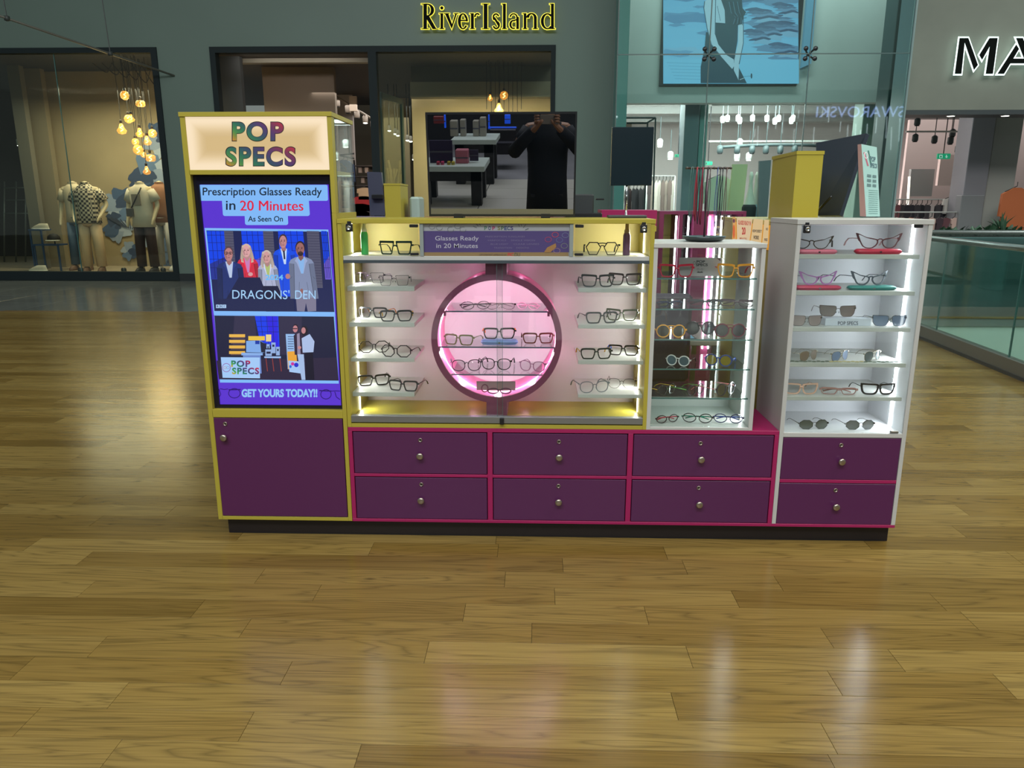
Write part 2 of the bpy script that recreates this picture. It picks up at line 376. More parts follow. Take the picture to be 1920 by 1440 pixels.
bx(TR_-.02, TR_-.0005, .045, .052, 1.43, ZT-T).build('glass_trim', mat('dark_trim', (34, 58, 60), .4), t)
# lit sign
LB = mat('lit_acrylic', (110, 98, 80), .35, emit=.62, ecol=(238, 204, 140))
bx(TL+T+.003, TR_-T, .006, .012, zr1a, ZT-T).build('sign_panel', LB, t)
bx(TL+T+.003, TR_-T, .10, .11, zr1a, ZT-T).build('sign_back', mat('white_acrylic', (235, 232, 220), .5), t)
# edge glow of the lit sign, put in as stepped emissive borders
GB = mat('lit_acrylic_edge', (110, 100, 90), .35, emit=.82, ecol=(255, 232, 196))
GB2 = mat('lit_acrylic_border', (110, 100, 90), .35, emit=.70, ecol=(255, 229, 182))
NG = 16
for k in range(NG):
    f = (k+1)/NG; d = .075-.060*k/(NG-1); fe = f*f*(3-2*f); e = .62+.20*fe; cc = (238+17*fe, 204+28*fe, 140+56*fe)
    gm = mat('lit_acrylic_%d' % k, (110, 100, 88), .35, emit=e, ecol=cc); y = .0058-k*.00006; g = MB(); xa, xb, za, zb = TL+T+.003, TR_-T, zr1a, ZT-T
    g.box(xa, xb, y-.00005, y, zb-d, zb).box(xa, xb, y-.00005, y, za, za+d).box(xa, xa+d, y-.00005, y, za+d, zb-d).box(xb-d, xb, y-.00005, y, za+d, zb-d)
    g.build('sign_glow', gm, t)
def rainbow(u, v):
    pal = [(250, 165, 40), (90, 170, 80), (34, 130, 100), (56, 84, 120), (96, 54, 128), (150, 44, 96), (228, 34, 70)]
    s = min(max(u*.70+v*.34-.02, 0), .999)*6; i = int(s); f = s-i; a, b = pal[i], pal[i+1]; return tuple(a[k]+(b[k]-a[k])*f for k in range(3))
cv = Canvas(.0042)
cv.text('POP', 434.5, 227.5, 532.5, 265.5, (30, 30, 40), bold=.05, space=1.16).text('SPECS', 422.5, 274.5, 555, 312.5, (30, 30, 40), bold=.05, space=1.16)
lt = cv.build('sign_lettering', attr_mat('print', rough=.4), t)
# banded colour fill, letter by letter strip
def banded(cv, body, x0, y0, x1, y1, colf, bold=.04, NB=10, space=1.16):
    cv.k += 1; vs, fs = text_mesh(body, bold, 9 if NB > 6 else 3, space); 
    bm = bmesh.new(); V = [bm.verts.new((u, v, 0)) for u, v in vs]
    for f in fs:
        try: bm.faces.new([V[i] for i in f])
        except ValueError: pass
    for i in range(1, NB*2):
        g = bm.verts[:]+bm.edges[:]+bm.faces[:]; bmesh.ops.bisect_plane(bm, geom=g, plane_co=(i/(NB*2), 0, 0), plane_no=(1, 0, 0))
    for i in range(1, NB):
        g = bm.verts[:]+bm.edges[:]+bm.faces[:]; bmesh.ops.bisect_plane(bm, geom=g, plane_co=(0, i/NB, 0), plane_no=(0, 1, 0))
    for f in bm.faces:
        ctr = f.calc_center_median(); cv.mb.add([cv.pt(x0+(x1-x0)*v.co.x, y1-(y1-y0)*v.co.y) for v in f.verts], [list(range(len(f.verts)))], c(*colf(ctr.x, ctr.y)))
    bm.free()
cv = Canvas(.0038); banded(cv, 'POP', 436, 229, 531, 264, rainbow, .03, 14); banded(cv, 'SPECS', 424, 276, 553.5, 311, rainbow, .03, 14)
cv.build('sign_letter_fill', attr_mat('print_lit', emit=.55), t)
# screen
SY = .03
bezel = MB().box(TL+T, TR_-T, SY+.004, .10, zr2a, zr1b)
zz0, zz1 = Z(493, 346, SY), Z(525, 759, SY); xx0, xx1 = TL+.043, TR_-.028
bezel.box(TL+T+.002, xx0, SY-.006, SY+.004, zr2a+.001, zr1b-.002).box(xx1, TR_-T-.001, SY-.006, SY+.004, zr2a+.001, zr1b-.002)
bezel.box(xx0, xx1, SY-.006, SY+.004, zz0, zr1b-.002).box(xx0, xx1, SY-.006, SY+.004, zr2a+.001, zz1)
scr_body = bezel.build('advert_screen', mat('screen_bezel', (18, 18, 34), .25), t)
cv = Canvas(SY+.002, step=.00001)
VIO = (92, 52, 214); SKY = (132, 190, 255)
cv.poly([(370.5, 343), (616, 343), (641, 762), (409, 760)], VIO)
def rr(x0, y0, x1, y1, r, sl=0.0, n=4):
    P = []
    for cx, cy, a0 in ((x1-r, y0+r, -90), (x1-r, y1-r, 0), (x0+r, y1-r, 90), (x0+r, y0+r, 180)):
        for i in range(n+1): a = R(a0+90*i/n); P.append((cx+r*math.cos(a)+sl*(cy-y0), cy+r*math.sin(a)))
    return P
cv.poly(rr(373.5, 346.5, 614, 376.5, 3, .04), SKY).poly(rr(415, 360, 578, 405, 4, .07), SKY).poly(rr(458, 390, 539, 422, 4, .05), SKY)
cv.text('Prescription Glasses Ready', 380, 351.5, 603.5, 371, (20, 40, 60), .012)
cv.text('in', 423.5, 376.5, 441.5, 393.5, (20, 40, 60), .01).text('20 Minutes', 450, 376, 568.2, 395, (225, 32, 70), 0).text('20 Minutes', 450.7, 376.3, 569, 395, (225, 32, 70), 0).text('As Seen On', 465, 405, 530.5, 415.5, (20, 40, 60), .015)
# upper picture
cv.poly([(383.5, 427.5), (615.5, 430.5), (628.5, 592.5), (401, 590.5)], SKY)
cv.poly([(387, 432), (615, 434.5), (627, 585), (402, 583)], (26, 34, 84))
def sk(x, y): return x+(y-432)*.088      # the picture leans with the tower
def P2(pts): return [(sk(x, y), y) for x, y in pts]
for x0, x1 in ((387.5, 421), (452, 493), (521, 568), (602, 613)):
    cv.poly(P2([(x0, 433), (x1, 433.5), (x1, 520), (x0, 520)]), (10, 70, 240))
    cv.poly(P2([(x0, 495), (x1, 480), (x1, 524), (x0, 524)]), (110, 90, 215) if x0 > 450 else (34, 50, 150))
    for k in range(1, 4): cv.line(P2([(x0+(x1-x0)*k/4, 433), (x0+(x1-x0)*k/4, 522)]), .8, (14, 24, 90))
    for y in (441, 455, 470, 486, 502): cv.line(P2([(x0, y), (x1, y)]), .8, (14, 24, 90))
for x0, x1 in ((420, 437), (493, 512), (575, 598)):
    cv.poly(P2([(x0, 433), (x1, 433.5), (x1-2, 540), (x0-2, 540)]), (84, 84, 108))
    for y in range(437, 536, 5): cv.line(P2([(x0, y), (x1, y+.3)]), .8, (56, 56, 84))
def dk(col, f): return tuple(max(0, min(255, int(v*f))) for v in col)
def fig(cx, top, hw, hh, hair, skin, coat, shirt, sh, bot, longhair=False, beard=None):
    if longhair: cv.poly(P2([(cx-hw*1.0, top+hh*.2), (cx, top-hh*.12), (cx+hw*1.05, top+hh*.25), (cx+hw*1.45, top+hh*1.5), (cx+hw*1.75, top+hh*2.7), (cx+hw*1.1, top+hh*3.3), (cx-hw*1.1, top+hh*3.2), (cx-hw*1.7, top+hh*2.6), (cx-hw*1.4, top+hh*1.4)]), dk(hair, .82))
    cv.poly(P2([(cx-sh*.45, top+hh*2.25), (cx+sh*.45, top+hh*2.25), (cx+sh*.85, top+hh*2.6), (cx+sh*1.02, top+hh*3.1), (cx+sh*1.15, bot), (cx-sh*1.15, bot), (cx-sh*1.02, top+hh*3.1), (cx-sh*.85, top+hh*2.6)]), coat)
    L_ = bot-top-hh*3
    for s_ in (-1, 1):      # sleeves and folds
        cv.poly(P2([(cx+s_*sh*.62, top+hh*3.2), (cx+s_*sh*1.02, top+hh*3.1), (cx+s_*sh*1.15, bot), (cx+s_*sh*.80, bot)][::s_]), dk(coat, .80))
        cv.line(P2([(cx+s_*sh*.62, top+hh*3.2), (cx+s_*sh*.70, top+hh*3+L_*.5), (cx+s_*sh*.80, bot)]), .9, dk(coat, .5))
        cv.line(P2([(cx+s_*sh*.85, top+hh*3.2+L_*.35), (cx+s_*sh*1.02, top+hh*3.2+L_*.42)]), .7, dk(coat, .6))
        cv.line(P2([(cx+s_*sh*.3, top+hh*3.2+L_*.5), (cx+s_*sh*.45, bot)]), .7, dk(coat, .7))
    cv.poly(P2([(cx-sh*.33, top+hh*2.2), (cx+sh*.33, top+hh*2.2), (cx+sh*.10, top+hh*4.6), (cx-sh*.10, top+hh*4.6)]), shirt)
    for s_ in (-1, 1): cv.poly(P2([(cx+s_*sh*.30, top+hh*2.2), (cx+s_*sh*.52, top+hh*2.75), (cx+s_*sh*.36, top+hh*3.1), (cx+s_*sh*.08, top+hh*4.7)][::s_]), dk(coat, 1.2))
    cv.poly(P2([(cx-hw*.5, top+hh*1.6), (cx+hw*.5, top+hh*1.6), (cx+hw*.55, top+hh*2.4), (cx-hw*.1, top+hh*2.8), (cx-hw*.55, top+hh*2.4)]), dk(skin, .84))
    cv.ell(sk(cx, top+hh), top+hh*.85, hw*1.06, hh*.95, hair); cv.ell(sk(cx, top+hh), top+hh*1.12, hw*.92, hh*.98, skin)
    cv.poly(P2([(cx-hw*.9, top+hh*1.0), (cx-hw*.5, top+hh*1.0), (cx-hw*.42, top+hh*1.9), (cx-hw*.7, top+hh*1.65)]), dk(skin, .80))
    cv.poly(P2([(cx-hw*.09, top+hh*1.0), (cx+hw*.1, top+hh*1.0), (cx+hw*.22, top+hh*1.38), (cx-hw*.1, top+hh*1.38)]), dk(skin, .90))
    if longhair:
        for s_ in (-1, 1):
            cv.poly(P2([(cx+s_*hw*.1, top-hh*.05), (cx+s_*hw*.95, top+hh*.3), (cx+s_*hw*1.35, top+hh*1.6), (cx+s_*hw*1.45, top+hh*2.9), (cx+s_*hw*.85, top+hh*3.0), (cx+s_*hw*.95, top+hh*1.6), (cx+s_*hw*.7, top+hh*.6)][::s_]), hair)
            for q in (1.05, 1.25): cv.line(P2([(cx+s_*hw*(q-.3), top+hh*.5), (cx+s_*hw*q, top+hh*1.6), (cx+s_*hw*(q-.1), top+hh*2.8)]), .7, dk(hair, .7))
    if beard: cv.ell(sk(cx, top+hh*1.6), top+hh*1.74, hw*.62, hh*.34, beard)
    for s_ in (-1, 1):
        cv.ell(sk(cx, top+hh)+s_*hw*.38, top+hh*1.0, hw*.17, hh*.07, (50, 34, 44), 8); cv.line([(sk(cx, top+hh)+s_*hw*.18, top+hh*.84), (sk(cx, top+hh)+s_*hw*.6, top+hh*.82)], .8, dk(hair, .5))
    cv.line([(sk(cx, top+hh*1.5)-hw*.28, top+hh*1.6), (sk(cx, top+hh*1.5)+hw*.28, top+hh*1.6)], 1, dk(skin, .6))
fig(529, 440, 7.5, 12, (60, 46, 56), (196, 138, 140), (20, 78, 232), (200, 222, 252), 20, 556)
cv.line(P2([(529, 470), (529, 486)]), 3, (18, 24, 60))
fig(459, 458, 8, 11.5, (214, 188, 170), (226, 168, 170), (214, 44, 70), (204, 130, 190), 19, 528, True)
fig(425, 463, 8.5, 12.5, (86, 66, 76), (190, 130, 130), (34, 50, 112), (190, 206, 236), 24, 583)
for s_ in (-1, 1): cv.ring(sk(425, 475)+s_*4, 474.5, 3.6, 2.6, .8, (20, 20, 30), 12)
fig(496, 470, 8, 11, (206, 190, 180), (214, 160, 160), (176, 182, 212), (180, 196, 120), 18, 545, True)
fig(560, 453, 8.5, 13, (44, 34, 44), (160, 106, 104), (134, 146, 180), (140, 186, 240), 23, 560, False, (50, 36, 44))
cv.poly(P2([(544, 558), (582, 558), (580, 583), (564, 584), (562, 568), (558, 584), (544, 583)]), (128, 124, 150))
cv.ell(540, 518, 4.5, 5, (190, 130, 130)).ell(566, 546, 3, 5, (150, 100, 100)).ell(470, 514, 4.5, 3.6, (220, 160, 165))
cv.poly(P2([(440, 520), (480, 520), (500, 583), (398, 583)]), (24, 30, 72)).poly(P2([(482, 536), (512, 536), (528, 584), (486, 584)]), (22, 24, 60))
cv.poly(P2([(398, 560), (540, 562), (540, 584), (390, 583)]), (26, 34, 80))
cv.text('2024', 498, 515, 531.5, 525, (110, 190, 255), .03).text("DRAGONS'", 436, 543, 543, 560, (168, 214, 255), .0, slope=1.0).text('DEN', 553.5, 544.5, 592, 560.5, (168, 214, 255), .0)
for k in range(3): cv.rect(405.5+k*6.6, 571, 411.3+k*6.6, 577.5, (180, 215, 255)); cv.text('BBC'[k], 407+k*6.6, 572.2, 409.8+k*6.6, 576.3, (30, 40, 90), .02)
# lower picture
cv.poly([(402, 590.5), (628.5, 592.5), (635.5, 719), (413, 717)], SKY)
def sk3(x, y): return x+(y-591)*.075
def P3(pts): return [(sk3(x, y), y) for x, y in pts]
cv.poly(P3([(402.5, 591.5), (626, 593.5), (626, 713.5), (402.5, 711)]), (24, 28, 62))
cv.poly(P3([(440, 592), (478, 592), (478, 640), (432, 650)]), (48, 44, 76)).poly(P3([(522, 593), (566, 593), (560, 665), (520, 665)]), (46, 42, 74))
cv.poly(P3([(478, 592.5), (522, 593), (520, 652), (484, 640)]), (12, 60, 240)).poly(P3([(500, 592.5), (520, 593), (518, 652), (504, 652)]), (40, 30, 230))
for k in range(1, 4): cv.line(P3([(478+k*11, 593), (480+k*10, 645)]), .8, (10, 20, 110))
for y in (602, 612, 622): cv.line(P3([(478, y), (521, y)]), .8, (10, 20, 110))
cv.poly(P3([(400, 676), (625, 670), (625, 713), (402, 711)]), (44, 36, 66))
for k in range(4): cv.rect(430, 626.5+k*10.5, 460, 632+k*10.5, (240, 186, 80)); cv.rect(433, 632.6+k*10.5, 459, 634+k*10.5, (120, 90, 80))
cv.rect(466, 630, 497, 638, (240, 200, 70)); cv.rect(499, 627, 509, 640, (240, 214, 150))
cv.poly([(462, 639), (488, 638), (498, 645), (498, 661), (462, 660)], (130, 176, 240)).poly([(488, 639), (498, 645), (498, 661), (490, 660)], (30, 34, 60)).rect(479, 638.5, 487, 645, (20, 60, 170))
cv.poly([(453, 661), (493, 661.5), (493, 666), (453, 666)], (140, 180, 240)).poly([(456, 666), (489, 666), (491, 700), (458, 700)], (110, 140, 210))
cv.poly([(496, 668), (527, 668), (527, 671.5), (496, 671)], (160, 195, 245))
for x, y, w_, h_ in ((498, 655, 12, 12), (509, 642, 8, 20), (518, 650, 7, 16), (500, 645, 6, 8)): cv.rect(x, y, x+w_, y+h_, (150, 180, 230)); cv.rect(x+2, y+4, x+w_-2, y+8, (30, 34, 70))
for x in (499, 511, 525): cv.line([(x, 671), (x+3, 696)], 1.4, (150, 60, 60))
cv.poly([(536, 626), (553, 626), (558, 690), (540, 692)], (150, 190, 240)).poly([(539, 659), (556, 658), (558, 690), (541, 692)], (240, 170, 60))
for k in range(6): cv.line([(540, 631+k*4.5), (551, 631+k*4.5)], 1.2, (60, 70, 110))
cv.poly([(541, 676), (571, 678), (572, 701), (543, 697)], (170, 205, 250)).ell(549, 682, 3.2, 3.2, (214, 50, 160)).ell(556, 684, 4.2, 4.2, (40, 50, 210)).ell(545, 687, 2.4, 2.8, (30, 110, 220))
cv.poly([(551, 629), (561, 621), (569, 628), (571, 666), (553, 665)], (48, 34, 62)).poly([(557, 626), (562, 624), (564, 664), (558, 664)], (150, 140, 170)).poly([(558, 664), (570, 664), (573, 712), (566, 712)], (170, 195, 235))
cv.ell(554.5, 615, 5.2, 7.4, (40, 24, 40)).ell(554, 616.5, 4.5, 6.6, (196, 130, 140)).line([(549.5, 616), (558, 616)], 1.6, (20, 18, 34))
cv.poly([(566, 634), (581, 626), (590, 640), (588, 660), (568, 661)], (176, 196, 236)).poly([(572, 661), (587, 661), (590, 712), (574, 712)], (18, 18, 44))
cv.ell(571, 620, 6.6, 9, (26, 18, 34)).ell(569.5, 619.5, 4.1, 6, (196, 134, 140)).ell(562, 651.5, 3.2, 3, (206, 140, 144))
cv.poly([(414.5, 669.5), (487.5, 670), (488, 709), (418, 708)], (168, 208, 255))
banded(cv, 'POP', 434, 675.5, 470, 688, rainbow, .04, 5); banded(cv, 'SPECS', 435.5, 689, 486.5, 701.5, rainbow, .04, 5)
cv.ring(425, 689, 8, 8.4, 1, (150, 80, 160)).ring(422.3, 689, 3, 2.6, .6, (200, 150, 120), 12).ring(428, 689, 3, 2.6, .6, (120, 150, 200), 12)
cv.text('GET YOURS TODAY!!', 453.5, 729, 595.5, 744.5, (150, 205, 255), .045)
for cx, cy in ((424, 738), (615, 740)):
    for s_ in (-1, 1):
        cxx = cx+s_*13
        if not (407 < cxx-9 and cxx+9 < 642): continue
    W_ = (38, 12, 110)
for pts in ([(411, 729), (414.5, 739), (411, 745)], [(413, 728.5), (421, 730), (428, 729)]): cv.line(pts, 1.3, (38, 14, 110))
cv.ring(440, 737, 11.5, 9.5, 1.4, (38, 14, 110)).line([(429, 730.5), (451.5, 730)], 2, (38, 14, 110))
cv.ring(611.5, 739, 10.5, 9.5, 1.4, (38, 14, 110)).line([(599, 732), (622, 733)], 2, (38, 14, 110)).line([(622, 733), (630, 732.5), (638, 733)], 1.4, (38, 14, 110)).line([(628, 734), (631, 744), (638, 749)], 1.4, (38, 14, 110))
cv.build('screen_picture', attr_mat('screen', emit=.92, rough=.2), scr_body)
# door
zd0, zd1 = ZB+.0165+.003, zr2b-.003
d = bx(TL+T+.004, TR_-T-.003, -.001, .017, zd0, zd1, bev=.0012).build('door', PUR, t)
knob(d, 421.6, 819, -.001); lock(d, 422.4, 794.5, -.001)
bx(TL+T, TR_-T, .02, .03, ZB+.0165, zr2b).build('door_recess', SHD, t)

# --- drawer base (pink), between tower and white case
t = thing('drawer_base', 'magenta base unit with six purple locked drawers under the glass cases', 'drawer unit', (.12, .18, ZB))
PX0, PX1 = TR_+.0015, WL-.001
ZP = Z(930, 803.5); T2 = .018
xs = [PX0, X(919, 890), X(1180, 890), PX1]
rows = [(812.5, 890), (896.5, 970.5)]
zmid = Z(930, 893.3)
b = MB().box(PX0, PX1, 0, DEP, ZP-T2, ZP, bev=.001).box(PX0, WR, 0, DEP, ZB-.001, ZB+.0125, bev=.001)
b.box(PX0, PX0+T2, 0, DEP, ZB+.0125, ZP-T2, bev=.001).box(PX1-T2, PX1, 0, DEP, ZB+.0125, ZP-T2, bev=.001)
for xm in xs[1:3]: b.box(xm-.011, xm+.011, 0, DEP, ZB+.0125, ZP-T2, bev=.001)
edges = [(PX0+T2, xs[1]-.011), (xs[1]+.011, xs[2]-.011), (xs[2]+.011, PX1-T2)]
for a, e in edges: b.box(a, e, 0, DEP, zmid-.0065, zmid+.0065, bev=.001)
b.box(PX0+T2, PX1-T2, DEP-.015, DEP, ZB, ZP-T2)
b.build('carcass', PNK, t)
kn = [((788, 853.5), (788, 825)), ((790, 936.5), (790, 908)), ((1048, 856), (1048, 828)), ((1047, 939.5), (1047, 911)), ((1313.5, 860), (1313.5, 831)), ((1310, 944), (1310, 914.5))]
i = 0
for a, e in edges:
    for za, zb in ((zmid+.0065, ZP-T2), (ZB+.0125, zmid-.0065)):
        d = bx(a+.0035, e-.0035, .001, .019, za+.0028, zb-.0045, bev=.001).build('drawer', PUR, t)
        knob(d, *kn[i][0], .001); lock(d, *kn[i][1], .001); i += 1
        bx(a, e, .02, .028, za, zb).build('drawer_recess', SHD, t)

# --- white case with drawers
t = thing('sunglasses_case', 'tall white glazed case of six lit shelves over two purple drawers, right end', 'display case', (WL+.27, .18, ZB))
W2 = .0175
zf0, zf1 = Z(1578, 812.5), Z(1578, 820.5)
b = MB().box(WL-.002, WR+.002, -.003, DEP, ZC-.020, ZC, bev=.001).box(WL, WL+W2, 0, DEP, ZB+.0125, ZC-.02, bev=.001).box(WR-W2, WR, 0, DEP, ZB+.0125, ZC-.02, bev=.001)
b.box(WL+W2, WR-W2, 0, DEP, zf1, zf0, bev=.001)
b.build('carcass', WHT, t)
bi = MB().box(WL+W2, WR-W2, DEP-.012, DEP-.002, zf0, ZC-.02)
bi.box(WL+W2+.0005, WL+W2+.002, .006, DEP-.012, zf0, ZC-.02).box(WR-W2-.002, WR-W2-.0005, .006, DEP-.012, zf0, ZC-.02).box(WL+W2, WR-W2, .006, DEP-.012, zf0, zf0+.001)
bi.build('lining', WHI, t)
WS = []
for ya, yb in ((477.5, 485.5), (546, 554), (614.5, 622), (681, 688.5), (744.5, 751.5)):
    za, zb = Z(1600, ya, .015), Z(1600, yb, .015); WS.append(za)
    bx(WL+W2+.002, WR-W2-.014, .015, DEP-.012, zb, za, bev=.0008).build('shelf', WHT, t)
WS.append(zf0+.001)
# led strip down the right side panel
xl = WR-W2-.004
p0 = .11
bx(xl-.004, xl, p0, p0+.012, zf0+.005, ZC-.022).build('led_strip', LED, t)
gd = bx(WL+W2+.003, WR-W2-.002, .003, .008, zf0+.002, ZC-.024).build('glass_door', GLS, t)
p = at(1725, 424, .002); bx(p.x-.022, p.x+.012, -.002, .010, p.z-.007, p.z+.007, bev=.002).build('hinge', BPL, gd)
p = at(1679, 810, .002); bx(p.x-.022, p.x+.012, -.002, .010, p.z-.006, p.z+.006, bev=.002).build('hinge', ALU, gd)
def glass_lock(px, py, par, Yf=.002):
    p = at(px, py, Yf); o = bx(p.x-.014, p.x+.014, -.010, .004, p.z-.016, p.z+.016, bev=.003).build('lock', BPL, par)
    MB().lathe([(.009, .0), (.009, -.005), (.007, -.006), (.0055, -.004)], (p.x, -.010, p.z), 16, 'Y').build('lock_barrel', CHR, o)
    bx(p.x-.008, p.x+.008, -.004, .004, p.z+.016, p.z+.026).build('lock_tab', BPL, o)
glass_lock(1512, 429.5, gd)
kn = [((1576, 864), (1577, 834.5)), ((1565.5, 948.5), (1566.5, 919))]
zm = Z(1571, 903); 
bx(WL+W2, WR-W2, .001, DEP, zm-.0075, zm+.0075, bev=.001).build('drawer_rail', PNK, t)
for (ka, kb), za, zb in zip(kn, (zm+.0075, ZB+.0125), (zf1, zm-.0075)):
    d = bx(WL+W2+.002, WR-W2-.002, .001, .019, za+.0015, zb-.003, bev=.001).build('drawer', PUR, t); knob(d, *ka, .001); lock(d, *kb, .001)
    bx(WL+W2, WR-W2, .02, .028, za, zb).build('drawer_recess', SHD, t)

# --- yellow case with the pink ring
YL, YR = TR_+.0015, X(1230, 413)-.002
t = thing('yellow_display_case', 'wide yellow glass-fronted case with a round pink niche in its middle', 'display case', ((YL+YR)/2, .18, ZP))
ZY0, ZY1 = ZP+.0005, Z(930, 796)
b = MB().box(YL, YR+.002, -.003, DEP, ZC-.0185, ZC, bev=.001).box(YL, YL+T, 0, DEP, ZY0, ZC-.0185, bev=.001).box(YR-T, YR, 0, DEP, ZY0, ZC-.0185, bev=.001)
b.box(YL+T, YR-T, 0, DEP, ZY0, ZY1, bev=.001).box(YL+T, YR-T, .03, DEP, ZY1, ZY1+.014)
b.build('carcass', YEL, t)
YI = mat('pale_yellow_lining', (222, 208, 146), .5); 
zs0, zs1 = Z(930, 480.5, .004), Z(930, 488.5, .004)
bx(YL+T, YR-T, DEP-.012, DEP-.002, zs0, ZC-.0185).build('upper_back', YI, t)
bx(YL+T, YR-T, DEP-.012, DEP-.002, ZY1+.014, zs1).build('lower_back', mat('pale_back', (194, 180, 184), .5), t)
bx(YL+T, YR-T, .004, DEP-.012, zs1, zs0, bev=.0008).build('divider_shelf', WHT, t)
zal = Z(930, 494, .002); bx(YL+T, YR-T, .0, .022, zal, zs1-.0005).build('upper_track', mat('grey_track', (92, 104, 110), .3, metal=.7), t)
za, zb = Z(930, 781.5, .002), Z(930, 793.5, .002)
bx(YL+T, YR-T, -.002, .026, zb, za, bev=.001).build('lower_track', ALU, t)
gm = GLS
xa = X(937, 640)
g1 = bx(YL+T+.001, xa+.012, .018, .022, za-.006, zal+.002).build('sliding_glass', gm, t)
g2 = bx(xa-.012, YR-T-.001, .008, .012, za-.006, zal+.002).build('sliding_glass', gm, t)
for g, xx, yy in ((g1, xa+.011, .020), (g2, xa-.012, .010)): bx(xx-.0006, xx+.0006, yy-.0025, yy+.0025, za, zal).build('glass_edge', GED, g)
p = at(941, 789, -.004); bx(p.x-.009, p.x+.009, -.016, -.002, p.z-.014, p.z+.014, bev=.002).build('slide_lock', BPL, t)
# upper section: dividers, banner, hinged glass
for x in (790.5, 1071.5): q = X(x, 450, .004); bx(q-.0075, q+.0075, .002, .02, zs0, ZC-.0185).build('divider', mat('grey_divider', (132, 142, 140), .5), t)
GU = GLS
for xa_, xb_, lx, lk in ((YL+T+.002, X(787, 450, .004)-.006, 1, (655.5, 427)), (X(1076, 450, .004)+.004, YR-T-.002, 0, (1206.5, 429))):
    g = bx(xa_, xb_, .003, .008, zs0+.002, ZC-.020).build('flap_glass', GU, t)
    xs_ = xb_-.035 if lx else xa_
    bx(xs_, xs_+.035, -.002, .010, ZC-.034, ZC-.022, bev=.002).build('hinge', BPL, g); bx(xs_, xs_+.035, -.002, .010, zs0+.003, zs0+.013, bev=.002).build('hinge', BPL, g)
    glass_lock(*lk, g)
# banner
cvY = .012
bn = bx(X(794, 450, cvY), X(1068, 450, cvY), cvY, cvY+.005, zs0+.001, ZC-.019, bev=.0005).build('banner', mat('banner_board', (150, 152, 156), .5), t)
cv = Canvas(cvY-.0004)
cv.rect(794, 419.5, 1067.5, 433, (152, 156, 160)).rect(794, 433, 1067, 473, (72, 60, 112)).rect(795, 473, 1066, 482, (134, 112, 76))
cv.text('Glasses Ready', 816, 442.5, 897.5, 453.5, (172, 172, 186), .004).text('in 20 Minutes', 818, 456.5, 896, 465, (172, 172, 186), .004)
for s_, x0, cl in zip('POPSPECS', (908, 915.5, 923, 933, 939.5, 945.5, 951, 957), ((70, 110, 90), (56, 64, 110), (150, 40, 90), (110, 110, 60), (60, 90, 70), (40, 60, 110), (40, 60, 110), (60, 50, 110))):
    cv.text(s_, x0, 424, x0+5.2, 431.5, cl, .03)
for s_, x0, x1, y in (('PRESCRIPTION', 910, 950, 444), ('SUNGLASSES', 953, 984, 444), ('VARIFOCALS', 914, 949, 451), ('SINGLE VISION', 958, 1003, 451), ('BLUE LIGHT', 920, 953, 458), ('CLEAR LENSES', 963, 1011, 458), ('TRANSITION', 926, 960, 465), ('DESIGNS', 968, 992, 465)):
    cv.text(s_, x0, y-1.8, x1, y+1.2, (112, 104, 140), 0)
cv.text('OPTOMETRIST APPROVED BY', 899, 476, 950, 479.5, (90, 72, 60), 0).text('PIC', 952, 474, 963, 481, (180, 60, 60), .02).text('DU', 965, 474, 975, 481, (60, 70, 60), 0)
for cx, cy, cl in ((1028, 449, (170, 60, 90)), (1041, 440, (190, 70, 80)), (1049, 450, (90, 110, 150)), (1060, 441, (110, 120, 150)), (1044, 470, (150, 120, 130)), (1058, 461, (120, 130, 120))): cv.ring(cx, cy, 6.5, 5, .8, cl, 14)
cv.poly([(1020, 473), (1026, 464), (1042, 456), (1043, 463), (1032, 473)], (150, 112, 66))
for cx, cy in ((810, 425), (824, 427), (845, 430), (858, 424), (868, 430)): cv.ring(cx, cy, 6, 5, .7, (98, 102, 106), 12, 0, 300)
for x0, y0, x1, y1 in ((893, 420, 897, 424), (899, 419.5, 901, 423), (887, 424, 894, 427), (972, 420, 974, 425), (977, 420, 978, 424), (981, 427, 986, 421), (985, 431, 991, 428)): cv.line([(x0, y0), (x1, y1)], 1, (80, 90, 90))
cv.build('banner_print', attr_mat('print', rough=.4), bn)
# side led strips
for s_, xw in ((1, YL+T), (-1, YR-T)):
    for z0, z1 in ((zs0+.004, ZC-.022), (ZY1+.016, zs1-.004)):
        bx(xw+s_*.001, xw+s_*.004, .165, .173, z0, z1).build('led_strip', LEDW, t)
def strip_light(name, x, y, z0, z1, sgn, power, col):      # the light the strip gives off, facing into the case
    l = area(name, (x, y, (z0+z1)/2), .01, power, col, rot=(0, R(90)*(-sgn), 0), sizey=None); l.data.size = z1-z0; l.data.size_y = .006; return l
for s_, xw in ((1, YL+T), (-1, YR-T)):
    strip_light('led_light', xw+s_*.006, .169, ZY1+.02, zs1-.01, s_, 3.7, (1, .97, .92)); strip_light('led_light', xw+s_*.006, .169, zs0+.01, ZC-.03, s_, .95, (1, .93, .78))
# small shelves
LS, RS = [], []
for ya, yb in ((537.2, 545.9), (604.8, 613), (671.8, 678.5), (735.7, 743.5)):
    z0, z1 = Z(715, ya, .045), Z(715, yb, .045); LS.append(z0)
    xe = X(777, ya, .045); bx(YL+T, xe, .045, DEP-.012, z1, z0, bev=.0008).build('side_shelf', WHT, t)
for ya, yb in ((540.5, 548.5), (609, 616.5), (676.2, 683.5), (739.8, 746.5)):
    z0, z1 = Z(1145, ya, .045), Z(1145, yb, .045); RS.append(z0)
    xe = X(1084, ya, .045); bx(xe, YR-T, .045, DEP-.012, z1, z0, bev=.0008).build('side_shelf', WHT, t)
